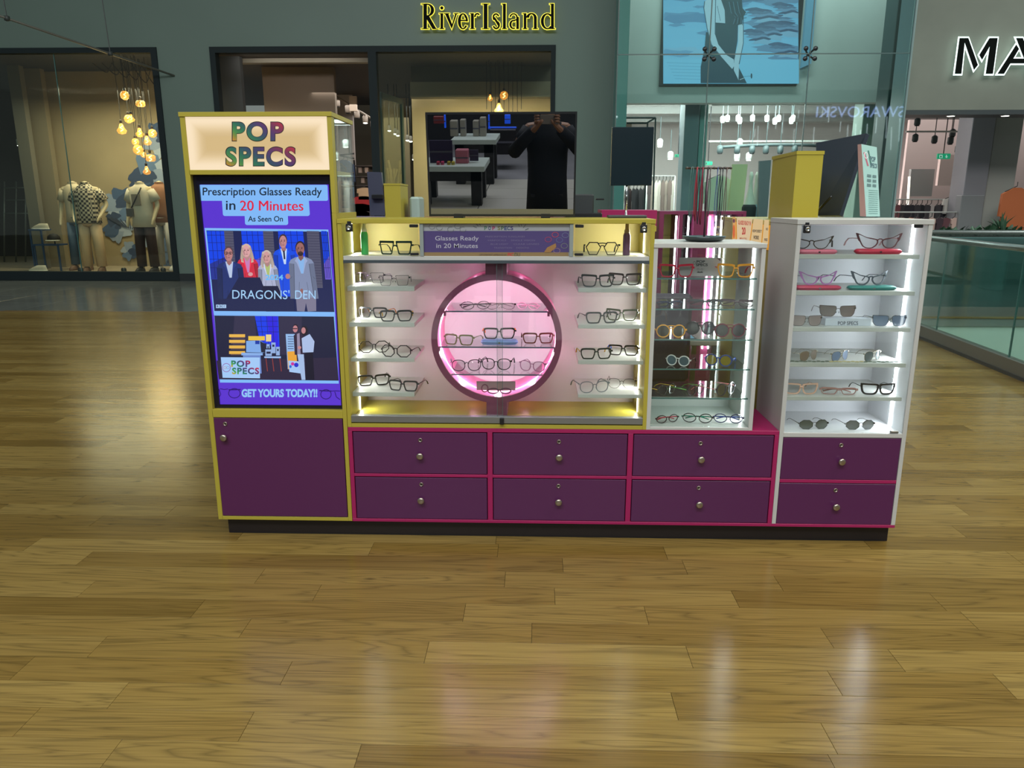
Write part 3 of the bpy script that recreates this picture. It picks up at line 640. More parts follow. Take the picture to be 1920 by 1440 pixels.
# ring niche
RY = .05
rc = at(930.8, 637, RY); RO = 124.6*pxm(RY)*1.0; RI = RO-.0265
MAU = mat('mauve_ring', (112, 52, 82), .45); PKI = mat('pink_ring_inside', (228, 112, 164), .45)
def annulus(r0, r1, y0, y1, n=72):
    b = MB(); vs = []
    for k in range(n):
        a = 2*math.pi*k/n; ca, sa = math.cos(a), math.sin(a)
        for r_, y in ((r0, y0), (r1, y0), (r1, y1), (r0, y1)): vs.append((rc.x+r_*ca, y, rc.z+r_*sa))
    fs = []
    for k in range(n):
        j = (k+1) % n
        for q in range(4): fs.append([k*4+q, j*4+q, j*4+(q+1) % 4, k*4+(q+1) % 4])
    return b.add(vs, fs, sm=False)
annulus(RI, RO, RY, RY+.012).build('ring_front', MAU, t)
annulus(RI+.004, RO-.006, RY+.012, DEP-.013).build('ring_shell', PKI, t)
annulus(RI+.0005, RI+.0035, RY+.10, RY+.105).build('ring_led', LEDP, t)
for k in range(10):
    a_ = 2*math.pi*(k+.5)/10; l = bpy.data.lights.new('ring_light', 'POINT'); l.energy = .75; l.color = (1, .76, .93); l.shadow_soft_size = .004
    o = bpy.data.objects.new('ring_light', l); C.objects.link(o); o.location = (rc.x+(RI-.012)*math.cos(a_), RY+.10, rc.z+(RI-.012)*math.sin(a_))
for k in range(8):
    a_ = 2*math.pi*(k+.5)/8; l = bpy.data.lights.new('ring_light', 'POINT'); l.energy = .09; l.color = (1, .45, .75); l.shadow_soft_size = .004
    o = bpy.data.objects.new('ring_light', l); C.objects.link(o); o.location = (rc.x+(RO+.03)*math.cos(a_), DEP-.09, rc.z+(RO+.03)*math.sin(a_))
for z0, z1 in ((rc.z+RO-.004, zs1-.001), (ZY1+.014, rc.z-RO+.004)): bx(rc.x-.045, rc.x+.045, RY+.001, DEP-.013, z0, z1, bev=.001).build('ring_post', MAU, t)
CS = []
for yy in (583.0, 650.0, 701.5):
    z1 = Z(930, yy, RY+.02); CS.append(z1); hw = math.sqrt(max(RI**2-(z1-rc.z)**2, .001))-.003
    bx(rc.x-hw, rc.x+hw, RY+.02, DEP-.02, z1-.006, z1).build('glass_shelf', GLV, t)
    bx(rc.x-hw, rc.x+hw, RY+.0185, RY+.0205, z1-.006, z1).build('shelf_edge', mat('shelf_edge_dark', (62, 80, 96), .3), t)
    for s_ in (-1, 1): MB().box(rc.x+s_*(hw+.002)-.005, rc.x+s_*(hw+.002)+.005, RY+.014, RY+.03, z1-.022, z1-.002).build('shelf_clip', MAU, t)
ZF = ZY1+.014

# --- middle white case, clear back
ML, MR = X(1211, 800)+.001, X(1411, 800)
ZM = Z(1330, 456.5)
t = thing('corner_glass_case', 'low white see-through case with glass shelves between yellow and white cases', 'display case', ((ML+MR)/2, .18, ZP))
MRt = MR+.002
zm0 = ZP+.0005; zm1 = Z(1320, 801.5)
b = MB().box(ML, MRt, -.004, DEP, ZM-.018, ZM, bev=.001).box(ML, ML+T, 0, DEP, zm0, ZM-.018, bev=.001).box(MR-T, MR, 0, DEP, zm0, ZM-.018, bev=.001).box(ML+T, MR-T, 0, DEP, zm0, zm1, bev=.001)
b.box(ML+T, MR-T, DEP-.012, DEP, zm1, zm1+.045)
b.build('carcass', WHT, t)
bx(ML+T, MR-T, DEP-.008, DEP-.004, zm1+.045, ZM-.018).build('back_glass', GLS, t)
bx(ML+T+.001, MR-T-.001, .004, .009, zm1+.002, ZM-.020).build('front_glass', GLS, t)
MS = []
for yy in (521.5, 579, 636, 691.5, 746):
    z1 = Z(1315, yy, .02); MS.append(z1)
    bx(ML+T+.001, MR-T-.006, .02, DEP-.02, z1-.006, z1).build('glass_shelf', GLV, t)
    bx(ML+T+.001, MR-T-.006, .0185, .0205, z1-.006, z1).build('shelf_edge', GED, t)
MS.append(zm1+.001)
bx(MR-T-.006, MR-T-.002, .10, .112, zm1+.004, ZM-.02).build('led_strip', LED, t)

strip_light('led_light', MR-T-.008, .106, zm1+.02, ZM-.03, -1, 2.6, (.96, .98, 1))
strip_light('led_light', WR-W2-.010, .116, zf0+.02, ZC-.03, -1, 4.4, (.88, .92, 1))
# ================================================================= SPECTACLES
def outline(shape, w, h, n=28):
    """right-hand lens outline around (0,0), x outward"""
    a, b = w/2, h/2; P = []
    if shape == 'hexa': return [(-a*.55, b), (a*.55, b), (a, b*.25), (a*.55, -b), (-a*.5, -b), (-a, b*.2)]
    if shape == 'octa': return [(-a*.45, b), (a*.45, b), (a, b*.42), (a, -b*.42), (a*.45, -b), (-a*.45, -b), (-a, -b*.42), (-a, b*.42)]
    if shape == 'flat': return [(-a, b*.9), (-a*.9, b), (a*.95, b), (a*1.02, b*.8), (a*.78, -b*.85), (a*.62, -b), (-a*.55, -b), (-a*.68, -b*.88)]
    CP = {'rect': [(-.8, 1), (.72, 1), (1.02, .72), (.96, -.2), (.72, -.92), (.5, -1), (-.5, -1), (-.74, -.85), (-.97, .2), (-1, .72)],
          'brow': [(-.85, .9), (.6, 1), (1.08, .98), (1.0, .1), (.74, -.85), (.45, -1), (-.5, -1), (-.8, -.75), (-.95, .1), (-1, .7)],
          'cat': [(-.92, .30), (-.55, .42), (.2, .62), (1.0, 1.15), (1.34, 1.3), (1.2, .8), (.98, .05), (.68, -.7), (.25, -1), (-.35, -1), (-.78, -.6), (-.98, -.1)],
          'square': [(-.78, 1), (.8, 1.02), (1.18, 1.04), (1.12, .3), (1.0, -.5), (.66, -1), (-.5, -1), (-.84, -.6), (-1, .2), (-1, .8)]}
    if shape in CP:
        Q = [(x*a, y*b) for x, y in CP[shape]]
        for _ in range(2):
            Q = [q for (x0, y0), (x1, y1) in zip(Q, Q[1:]+Q[:1]) for q in ((x0*.8+x1*.2, y0*.8+y1*.2), (x0*.2+x1*.8, y0*.2+y1*.8))]
        return Q[::-1]
    for i in range(n):
        t = 2*math.pi*i/n; ct, st = math.cos(t), math.sin(t)
        p = {'round': 2, 'rect': 4.2, 'square': 4.5, 'cat': 2.6, 'aviator': 2.4, 'panto': 2.4, 'brow': 4.5}[shape]
        x = a*math.copysign(abs(ct)**(2/p), ct); y = b*math.copysign(abs(st)**(2/p), st)
        if shape in ('rect', 'brow'): x *= 1+.10*(y/b)
        if shape == 'cat': y += b*.62*max(0, x/a)**1.5*max(0, (y/b)); y -= b*.22*max(0, -x/a)*max(0, y/b); x += a*.20*max(0, y/b)*max(0, x/a); x *= 1+.06*(y/b)
        if shape == 'aviator': x *= 1+.14*(y/b); y += -b*.18*(x/a)*(y < 0)
        if shape == 'panto': x *= 1+.08*(y/b)
        P.append((x, y))
    return P
SPM = {}
def spm(col, kind='f'):
    k = (col, kind)
    if k not in SPM:
        nm = 'acetate_%02x%02x%02x' % col
        if kind == 'm': SPM[k] = mat('wire_%02x%02x%02x' % col, col, .25, metal=.8)
        elif kind == 'l': SPM[k] = mat('lens_tint_%02x%02x%02x' % col, col, .08, spec=.9, alpha=.94)
        else: SPM[k] = mat(nm, col, .22, spec=.6)
    return SPM[k]
LENS = glass('lens_clear', (250, 250, 250), refl=.8, ior=1.35)
DIM = {'rect': (.053, .036), 'flat': (.056, .042), 'hexa': (.052, .043), 'octa': (.054, .046), 'round': (.047, .046), 'cat': (.053, .038), 'aviator': (.056, .049), 'square': (.058, .054), 'panto': (.050, .043), 'brow': (.054, .040)}
LABELS = []
def glasses(px, py, z, wpx, shape, col, label, group, tcol=None, lens=None, yaw=0, pitch=0, thick=.0042, metal=False, ylim=(.05, .25), Y=None, fold=False, top=None, hk=1.0, cat='glasses', name='spectacles', roll=0):
    p = onz(px, py, z); y = Y if Y is not None else min(max(p.y, ylim[0]), ylim[1])
    x = at(px, py, y).x
    lw, lh = DIM[shape]; lh *= hk; bridge = .017; W0 = lw*2+bridge+thick*2+.006
    s = wpx*pxm(y)/W0/max(.6, math.cos(R(yaw)))
    thick *= 1.2; root = thing(name, label, cat, (x, y, z), group, local=True)
    root.scale = (s, s, s)
    root.rotation_euler = (R(pitch), R(roll), R(yaw))
    fm = spm(col, 'm' if metal else 'f'); th = .0016 if metal else thick; dp = .0016 if metal else .0038
    zc = lh/2+th+.001; fr = MB(); A = outline(shape, lw, lh)
    B = outline(shape, lw+2*th, lh+2*th)
    if shape in ('brow', 'flat') and not metal: B = [(u, v+(.0035 if v > 0 else 0)) for u, v in B]
    if shape == 'rect' and not metal: B = [(u, v+.0016*max(0, v/lh*2)) for u, v in B]
    if shape == 'cat' and not metal: B = [(u+(.004 if (u > 0 and v > 0) else 0), v+(.002 if v > 0 else 0)) for u, v in B]
    if pitch: zc0 = 0
    for sd in (-1, 1):
        cx = sd*(lw/2+bridge/2); n = len(A); vs = []
        for k in range(n):
            for (u, v), yy in ((A[k], 0), (B[k], 0), (B[k], dp), (A[k], dp)):
                xx = cx+sd*u; vs.append((xx, yy+2.2*xx*xx, zc+v))
        fs = [[k*4+q, ((k+1) % n)*4+q, ((k+1) % n)*4+(q+1) % 4, k*4+(q+1) % 4][::sd] for k in range(n) for q in range(4)]
        fr.add(vs, fs)
        hx = sd*(lw+bridge/2+th); hz = zc+lh*(.30 if shape not in ('round', 'octa') else .1)
        fr.box(hx-.002, hx+.005*sd+.001, 2.2*hx*hx, 2.2*hx*hx+.006, hz-.0035, hz+.0035)
    br = [(-bridge/2-.001, .002, zc+lh*.16), (-bridge*.2, .0, zc+lh*.27), (bridge*.2, .0, zc+lh*.27), (bridge/2+.001, .002, zc+lh*.16)]
    fr.tube(br, th*.62 if not metal else .0011, 6)
    if shape == 'aviator' or top: fr.tube([(-bridge*.9, .002, zc+lh*.46), (0, 0, zc+lh*.50), (bridge*.9, .002, zc+lh*.46)], .0013 if metal else .002, 6)
    root_o = fr.build('frame_front', fm, root)
    for sd in (-1, 1):                                   # nose pads as a sub part of the front
        MB().tube([(sd*.0045, .005, zc-.002), (sd*.0065, .008, zc-.009)], .0018, 6).build('nose_pad', LENS if not metal else CHR, root_o)
    tm = spm(tcol, 'm' if metal else 'f') if tcol else fm
    for sd in (-1, 1):
        hx = sd*(lw+bridge/2+th+.003); y0 = 2.2*hx*hx+.003; hz = zc+lh*(.30 if shape not in ('round', 'octa') else .1); tr = .0011 if metal else .0026
        if fold: pts = [(hx, y0, hz), (hx*.8, y0+.008, hz), (-hx*.2, y0+.012+(sd+1)*.002, hz-.002), (-hx*.75, y0+.012+(sd+1)*.002, hz-.012)]
        else: pts = [(hx, y0, hz), (hx*.99, y0+.05, hz-.001), (hx*.96, y0+.092, hz-.004), (hx*.93, y0+.118, hz*.55), (hx*.92, y0+.132, .004)]
        MB().tube(pts, [tr, tr, tr, tr*1.15, tr*1.2], 6, ry=tr*(.55 if not metal else 1)).build('temple', tm, root) if not fold else MB().tube(pts, tr, 6).build('temple', tm, root)
        cx = sd*(lw/2+bridge/2); n = len(A)
        vs = [(cx+sd*u, dp*.5+2.2*(cx+sd*u)**2, zc+v) for u, v in A]+[(cx, dp*.5+2.2*cx*cx-.0008, zc)]
        MB().add(vs, [[k, (k+1) % n, n] for k in range(n)], sm=True).build('lens', spm(lens, 'l') if lens else LENS, root)
    return root

G1 = 'spectacles on the small white side shelves'
top1 = zs0
glasses(741, 479, top1, 64, 'flat', (24, 48, 40), 'dark green flat-top glasses beside the green spray bottle', 'glasses on the top shelf', yaw=-8, thick=.0045, ylim=(.07, .2))
glasses(1129, 479, top1, 63, 'hexa', (16, 18, 28), 'thin black hexagonal glasses with double bridge beside the purple spray bottle', 'glasses on the top shelf', yaw=0, thick=.003, top=True, ylim=(.07, .2))
S = LS
glasses(692, 531, S[0], 60, 'flat', (96, 76, 108), 'purple wire glasses at the back of the top left side shelf', G1, metal=True, ylim=(.18, .2), tcol=(150, 90, 170), yaw=-6)
glasses(739, 536, S[0], 60, 'flat', (70, 64, 66), 'grey wire glasses at the front of the top left side shelf', G1, metal=True, ylim=(.07, .09), yaw=4)
glasses(698, 599, S[1], 58, 'rect', (36, 36, 40), 'black glasses with orange temples on the second left side shelf', G1, tcol=(226, 120, 30), ylim=(.17, .19), yaw=-8)
glasses(743, 604, S[1], 62, 'rect', (26, 36, 40), 'black glasses with yellow temples on the second left side shelf', G1, tcol=(214, 160, 40), ylim=(.065, .08), yaw=8)
glasses(702, 667, S[2], 58, 'octa', (30, 30, 34), 'black octagonal glasses nearer the light strip, third left side shelf', G1, ylim=(.16, .18), yaw=10, thick=.003)
glasses(742, 671, S[2], 60, 'octa', (44, 44, 50), 'charcoal octagonal glasses nearer the pink ring, third left side shelf', G1, ylim=(.065, .08), yaw=-10, thick=.003)
glasses(702, 730, S[3], 60, 'rect', (26, 30, 38), 'black rectangular glasses at the back of the lowest left side shelf', G1, ylim=(.16, .18), yaw=18)
glasses(755, 734, S[3], 60, 'rect', (52, 56, 62), 'dark grey rectangular glasses at the front of the lowest left side shelf', G1, ylim=(.065, .08), yaw=-12)
S = RS
glasses(1121, 538.5, S[0], 62, 'brow', (54, 60, 58), 'dark grey glasses at the front of the top right side shelf', G1, ylim=(.07, .08), yaw=4)
glasses(1171, 537, S[0], 60, 'brow', (60, 46, 38), 'tortoise glasses with lime temples on the top right side shelf', G1, tcol=(150, 180, 50), ylim=(.15, .17), yaw=-6)
glasses(1129, 607, S[1], 62, 'rect', (50, 56, 60), 'slate grey glasses at the front of the second right side shelf', G1, ylim=(.065, .08), yaw=12)
glasses(1165, 602.5, S[1], 58, 'brow', (70, 80, 50), 'olive green glasses at the back of the second right side shelf', G1, ylim=(.15, .17), yaw=-12)
glasses(1118, 674, S[2], 61, 'rect', (34, 46, 44), 'dark green glasses with yellow temple on the third right side shelf', G1, tcol=(206, 160, 40), ylim=(.065, .08), yaw=6)
glasses(1168, 669, S[2], 58, 'rect', (36, 32, 32), 'black glasses with bright blue temple on the third right side shelf', G1, tcol=(50, 100, 210), ylim=(.15, .17), yaw=-10)
glasses(1115, 737, S[3], 58, 'panto', (112, 122, 126), 'translucent grey rounded glasses on the lowest right side shelf', G1, ylim=(.07, .08), yaw=14, thick=.0024)
glasses(1165, 732.5, S[3], 56, 'panto', (66, 56, 44), 'thin bronze wire glasses on the lowest right side shelf', G1, metal=True, ylim=(.15, .17), yaw=-8)
G2 = 'spectacles on the glass shelves inside the pink ring'
glasses(892, 581, CS[0], 56, 'round', (54, 48, 56), 'thin black round glasses leaning at left on the top ring shelf', G2, ylim=(.09, .14), yaw=16, thick=.002, hk=.6, pitch=0, fold=True)
glasses(938, 580.5, CS[0], 58, 'aviator', (70, 50, 46), 'brown double-bridge glasses in the middle of the top ring shelf', G2, ylim=(.09, .14), yaw=-4, metal=True, hk=.56, fold=True)
glasses(989, 581, CS[0], 42, 'round', (236, 170, 200), 'clear pink glasses at right on the top ring shelf', G2, ylim=(.09, .14), yaw=-20, thick=.003, hk=.65, fold=True)
glasses(859, 647.5, CS[1], 58, 'rect', (96, 98, 56), 'olive translucent glasses at left on the middle ring shelf', G2, ylim=(.09, .14), yaw=-16, thick=.0036)
glasses(936, 638.5, CS[1]+.024, 62, 'rect', (30, 28, 32), 'black glasses with orange inside raised on the blue case', G2, tcol=(236, 110, 30), Y=.115, yaw=2)
glasses(1009, 642, CS[1], 60, 'rect', (92, 50, 40), 'tortoiseshell rectangular glasses at right on the middle ring shelf', G2, ylim=(.09, .14), yaw=4)
glasses(875, 696.5, CS[2], 58, 'panto', (48, 42, 52), 'dark rounded glasses at left on the lowest ring shelf', G2, ylim=(.08, .14), yaw=8, thick=.0026)
glasses(930, 692, CS[2], 58, 'panto', (30, 32, 40), 'black rounded glasses in the middle of the lowest ring shelf', G2, ylim=(.10, .15), yaw=-6, thick=.0026)
glasses(997, 697, CS[2], 50, 'panto', (112, 84, 100), 'mauve rounded glasses turned at right on the lowest ring shelf', G2, ylim=(.08, .14), yaw=-20, thick=.0026)
# blue case under the black pair
def spec_case(px, z, y, wpx, col, label, h=.015, w2=.055, group='cases used as stands', rz=0):
    x = at(px, 500, y).x if False else None
    zz = z; 
    # find X on plane y for that pixel column near height z
    py = 720; 
    for _ in range(4):
        q = at(px, py, y); py += (q.z-(z+.01))/pxm(y)
    q = at(px, py, y); W_ = wpx*pxm(y)/2
    t = thing('glasses_case', label, 'case', (q.x, y, z), group, rz=rz, local=True)
    m_ = mat('case_%02x%02x%02x' % col, col, .45)
    b = MB(); n = 20; vs = []
    prof = [(.90, .80, 0), (1.0, 1.0, .35), (1.0, 1.0, .55), (.97, .92, .8), (.90, .75, 1.0)]
    for a_, b_, hh in prof:
        for k in range(n):
            an = 2*math.pi*k/n; ct, st = math.cos(an), math.sin(an)
            vs.append((W_*a_*math.copysign(abs(ct)**.45, ct), w2/2*b_*math.copysign(abs(st)**.6, st), h*hh))
    fs = [[i*n+k, i*n+(k+1) % n, (i+1)*n+(k+1) % n, (i+1)*n+k] for i in range(len(prof)-1) for k in range(n)]+[list(range(n))[::-1], [(len(prof)-1)*n+k for k in range(n)]]
    b.add(vs, fs).build('shell', m_, t)
    s = MB()
    for k in range(n):
        an = 2*math.pi*k/n; a2 = 2*math.pi*(k+1)/n; f = lambda an: (W_*1.004*math.copysign(abs(math.cos(an))**.45, math.cos(an)), w2/2*1.01*math.copysign(abs(math.sin(an))**.6, math.sin(an)))
        (xa_, ya_), (xb_, yb_) = f(an), f(a2); s.add([(xa_, ya_, h*.44), (xb_, yb_, h*.44), (xb_, yb_, h*.50), (xa_, ya_, h*.50)], [[0, 1, 2, 3]])
    s.build('seam', mat('case_seam', (60, 40, 50), .6), t)
    bx(-.004, .004, -w2/2-.002, -w2/2+.001, h*.3, h*.62).build('clasp', CHR, t)
    return t
spec_case(936.5, CS[1], .13, 71, (96, 130, 176), 'slate blue glasses case lying flat on the middle ring shelf', h=.022)
# sign card in the ring
def card(name, label, x0, y0, x1, y1, Y, col, group=None, z=None, thick=.003, cat='sign', lean=0):
    a, b_ = at(x0, (y0+y1)/2, Y), at(x1, (y0+y1)/2, Y); zt = at((x0+x1)/2, y0, Y).z; zb_ = z if z is not None else at((x0+x1)/2, y1, Y).z
    t = thing(name, label, cat, ((a.x+b_.x)/2, Y, zb_), group)
    bx(a.x, b_.x, Y, Y+thick, zb_, zt, bev=.0006).build('card', mat('card_%02x%02x%02x' % col, col, .5), t)
    bx(a.x+.01, b_.x-.01, Y+thick, Y+thick+.03, zb_, zb_+.003).build('foot', GED, t)
    return t
zring = rc.z-math.sqrt(RI**2-.085**2)+.0035
cardt = card('price_card', 'taupe card printed with dark glasses at the bottom of the pink ring', 893.5, 715, 966.5, 741, .10, (134, 116, 116), z=zring)
cv = Canvas(.0996)
cv.ring(909, 728, 7, 8, 2.2, (100, 60, 74)).ring(925, 733, 11, 6, 2.6, (84, 54, 74)).ring(948, 733, 11, 6, 2.6, (84, 54, 74)).line([(934, 731), (939, 731)], 2, (84, 54, 74))
cv.build('card_print', attr_mat('print'), cardt)

G3 = 'spectacles in the corner glass case'
gl = (.03, .2)
glasses(1268.5, 519, MS[0], 64, 'brow', (176, 30, 56), 'red-topped glasses at left on the top shelf of the corner case', G3, tcol=(200, 40, 60), Y=.05, yaw=3, thick=.0038)
glasses(1379, 518.5, MS[0], 66, 'brow', (222, 150, 50), 'orange-topped glasses at right on the top shelf of the corner case', G3, tcol=(200, 50, 60), Y=.05, yaw=-4, thick=.0038)
t_ = card('logo_card', 'white card with shop logo and moustache on the corner case top shelf', 1273, 483, 1352, 516, .11, (176, 170, 172), z=MS[0])
cv = Canvas(.1096); cv.text('POP', 1306, 488, 1322, 493, (50, 50, 54), .03).text('SPECS', 1305, 494, 1327, 499, (50, 50, 54), .03).ring(1302, 493, 2.6, 3, .6, (70, 70, 70), 12)
cv.ring(1309, 505, 2.4, 2, .6, (120, 110, 110), 10).ring(1316, 505, 2.4, 2, .6, (120, 110, 110), 10).poly([(1306, 511), (1309, 509), (1312.5, 510), (1316, 509), (1319, 511), (1312.5, 511.5)], (20, 20, 20))
cv.poly([(1344, 484), (1351, 484), (1351, 490)], (90, 70, 80)).build('card_print', attr_mat('print'), t_)
for px, wp, cl, lb, yw in ((1256, 48, (44, 46, 76), 'navy glasses lying folded at left on the second corner case shelf', 14), (1322, 64, (66, 66, 74), 'white and black glasses lying folded mid second corner case shelf', 0), (1381, 62, (70, 54, 62), 'dark plum glasses lying folded at right on the second corner case shelf', -14)):
    glasses(px, 577, MS[1], wp, 'rect', cl, lb, G3, Y=.08, yaw=yw, hk=.55, fold=True, thick=.003)
GS = 'round sunglasses in the corner glass case'
glasses(1258, 631, MS[2], 57, 'round', (230, 160, 50), 'round sunglasses with thick yellow frame in the corner case', GS, lens=(52, 46, 34), Y=.045, top=True, cat='sunglasses', name='sunglasses', thick=.0036)
glasses(1313, 624.5, MS[2], 58, 'round', (24, 26, 32), 'black round sunglasses between yellow and red pairs in the corner case', GS, lens=(34, 42, 50), Y=.12, top=True, cat='sunglasses', name='sunglasses', thick=.004)
glasses(1369, 629, MS[2], 60, 'round', (110, 24, 50), 'dark red round sunglasses at right in the corner case', GS, tcol=(40, 26, 34), lens=(40, 42, 52), Y=.06, top=True, cat='sunglasses', name='sunglasses', thick=.0036)
glasses(1270, 683, MS[3], 42, 'round', (204, 204, 204), 'white round sunglasses with blue grey lenses on the fourth corner shelf', GS, lens=(70, 92, 104), Y=.07, yaw=-26, cat='sunglasses', name='sunglasses', tcol=(30, 30, 34), thick=.004)
glasses(1346, 687, MS[3], 48, 'round', (44, 66, 130), 'blue round sunglasses with yellow lenses on the fourth corner shelf', GS, lens=(130, 118, 50), Y=.07, yaw=-22, cat='sunglasses', name='sunglasses', thick=.004)
for px, wp, cl, tc_, lb in ((1252, 38, (52, 52, 50), (206, 170, 60), 'black round glasses with yellow temples on the fifth corner shelf'), (1306, 38, (44, 48, 50), (90, 160, 60), 'black round glasses with green temples on the fifth corner shelf'), (1363, 44, (52, 50, 58), (200, 110, 120), 'black round glasses with pink temples on the fifth corner shelf')):
    glasses(px, 741, MS[4], wp, 'round', cl, lb, G3, tcol=tc_, Y=.07, yaw=38, thick=.0025)
for px, py, wp, cl, tc_, lb in ((1252, 796, 46, (46, 40, 46), (196, 40, 70), 'black round glasses with red temples on the corner case floor'), (1307, 797, 58, (40, 46, 52), (30, 130, 110), 'dark round glasses with green temples on the corner case floor'), (1365, 796, 56, (40, 50, 90), (40, 70, 140), 'navy blue round glasses on the corner case floor')):
    glasses(px, py, MS[5], wp, 'round', cl, lb, G3, tcol=tc_, Y=.06, yaw=-8 if px > 1300 else 20, hk=.72, thick=.0026, fold=True)

# white case
GW = 'cat-eye glasses on coloured cases'
spec_case(1532, WS[0], .07, 70, (226, 120, 140), 'pale pink glasses case under black and white cat-eye glasses', h=.018)
spec_case(1646, WS[0], .07, 84, (200, 44, 70), 'red glasses case under pink cat-eye glasses, top shelf right', h=.020)
spec_case(1533, WS[1], .07, 84, (196, 60, 90), 'crimson glasses case under the purple cat-eye glasses', h=.018)
spec_case(1634, WS[1], .07, 88, (40, 128, 120), 'teal glasses case under grey cat-eye glasses', h=.018)
glasses(1521, 465, WS[0]+.018, 56, 'cat', (84, 76, 66), 'black and cream cat-eye glasses on the pale pink case', GW, Y=.07, yaw=-26, thick=.003)
glasses(1649, 466, WS[0]+.020, 72, 'cat', (122, 80, 84), 'speckled pink and black cat-eye glasses on the red case', GW, tcol=(214, 170, 170), Y=.07, thick=.0026, hk=1.0)
glasses(1535, 534, WS[1]+.018, 62, 'cat', (186, 130, 190), 'lilac to pink cat-eye glasses on the crimson case', GW, tcol=(120, 110, 130), Y=.07, yaw=6, thick=.004)
glasses(1632, 534, WS[1]+.018, 63, 'cat', (92, 98, 106), 'grey cat-eye glasses on the teal case', GW, Y=.07, yaw=12, thick=.004)
GQ = 'oversized square sunglasses'
glasses(1512, 613, WS[2], 58, 'square', (110, 96, 92), 'square sunglasses with pale brown gradient lenses at the left end', GQ, lens=(136, 120, 118), Y=.05, metal=True, hk=.86, cat='sunglasses', name='sunglasses')
glasses(1570, 597.5, WS[2]+.032, 66, 'square', (104, 84, 70), 'square brown sunglasses raised on the clear block', GQ, lens=(120, 100, 92), Y=.10, metal=True, hk=.80, yaw=-4, cat='sunglasses', name='sunglasses')
glasses(1668, 613, WS[2], 63, 'square', (60, 70, 84), 'square sunglasses with blue gradient lenses by the light strip', GQ, lens=(70, 96, 128), Y=.05, metal=True, hk=.82, cat='sunglasses', name='sunglasses')
t_ = thing('acrylic_block', 'clear acrylic block with shop name under the brown sunglasses', 'stand', (X(1590, 606, .06), .085, WS[2]))
xq0, xq1 = X(1548, 606, .06), X(1634, 606, .06)
bx(xq0, xq1, .065, .125, WS[2], WS[2]+.031, bev=.001).build('block', mat('acrylic', (198, 204, 216), .12, spec=.8), t_)
cv = Canvas(.0646); cv.text('POP SPECS', 1571, 602.5, 1609, 609.5, (70, 76, 90), .02); cv.build('block_print', attr_mat('print'), t_)
GA = 'aviator sunglasses turned sideways'
for px, cl, lb in ((1512, (122, 104, 90), 'aviator sunglasses with brown lenses nearest the case edge'), (1571, (104, 126, 160), 'aviator sunglasses with blue lenses, middle of three'), (1632, (78, 92, 96), 'aviator sunglasses with dark green lenses by the light strip')):
    glasses(px+6, 676, WS[3], 44, 'aviator', (190, 180, 160), lb, GA, lens=cl, Y=.06, yaw=34, metal=True, cat='sunglasses', name='sunglasses')
t_ = thing('glasses_chain', 'coiled green and gold glasses chain lying on the fourth white shelf', 'chain', (X(1580, 678, .03), .03, WS[3]))
for k in range(26):
    q = at(1478+k*8.1, 678-1.2*math.sin(k*.5), .03); cc = (190, 178, 130) if 9 < k < 18 else (90, 104, 90)
    MB().tube([(q.x+.008*math.cos(a), .032+.005*math.sin(a), WS[3]+.003+(.0015 if k % 2 else 0)) for a in [2*math.pi*i/8 for i in range(8)]], .0015, 5, closed=True).build('chain_link', mat('chain_%d' % cc[0], cc, .3, metal=.4), t_)
GB_ = 'glasses on the fifth white shelf'
glasses(1502, 741, WS[4], 62, 'square', (214, 172, 150), 'peach oversized square glasses on the fifth white shelf', GB_, Y=.05, thick=.0052, hk=.72)
glasses(1573, 741, WS[4], 68, 'rect', (170, 128, 122), 'rose thin glasses lying low between peach and black squares', GB_, Y=.05, thick=.002, hk=.55, fold=True, yaw=-4)
glasses(1647, 740, WS[4], 63, 'square', (28, 32, 42), 'black oversized square glasses on the fifth white shelf', GB_, Y=.05, thick=.0062, hk=.70, yaw=2)
GO = 'octagonal sunglasses on the white case floor'
glasses(1526, 808, WS[5], 60, 'octa', (50, 52, 54), 'dark octagonal sunglasses nearer the drawer keyhole side', GO, lens=(66, 76, 70), Y=.05, metal=True, hk=.86, yaw=6, cat='sunglasses', name='sunglasses')
glasses(1613, 809, WS[5], 60, 'octa', (50, 52, 54), 'dark octagonal sunglasses nearer the light strip on the case floor', GO, lens=(70, 80, 76), Y=.05, metal=True, hk=.86, yaw=6, cat='sunglasses', name='sunglasses')

# spray bottles
def bottle(px, py0, py1, col, label, Y=.09):
    q = at(px, py1, Y); zb_ = zs0; H = (py1-py0)*pxm(Y)
    t = thing('spray_bottle', label, 'bottle', (q.x, Y, zb_), 'lens cleaner spray bottles')
    MB().lathe([(.014, 0), (.0155, .003), (.0155, H*.60), (.013, H*.66), (.010, H*.69)], (q.x, Y, zb_), 20).build('bottle_body', mat('liquid_%d' % col[0], col, .2, spec=.7), t)
    MB().lathe([(.0115, H*.68), (.0115, H*.76), (.008, H*.80), (.0075, H*.96), (.005, H)], (q.x, Y, zb_), 16).build('spray_cap', mat('cap_%d' % col[0], (222, 226, 206) if col[1] > 120 else (150, 120, 80), .3), t)
bottle(684.5, 417, 478.5, (70, 190, 100), 'green spray bottle on the top shelf of the yellow case')
bottle(1174, 421, 480, (104, 66, 96), 'purple spray bottle on the top shelf of the yellow case')

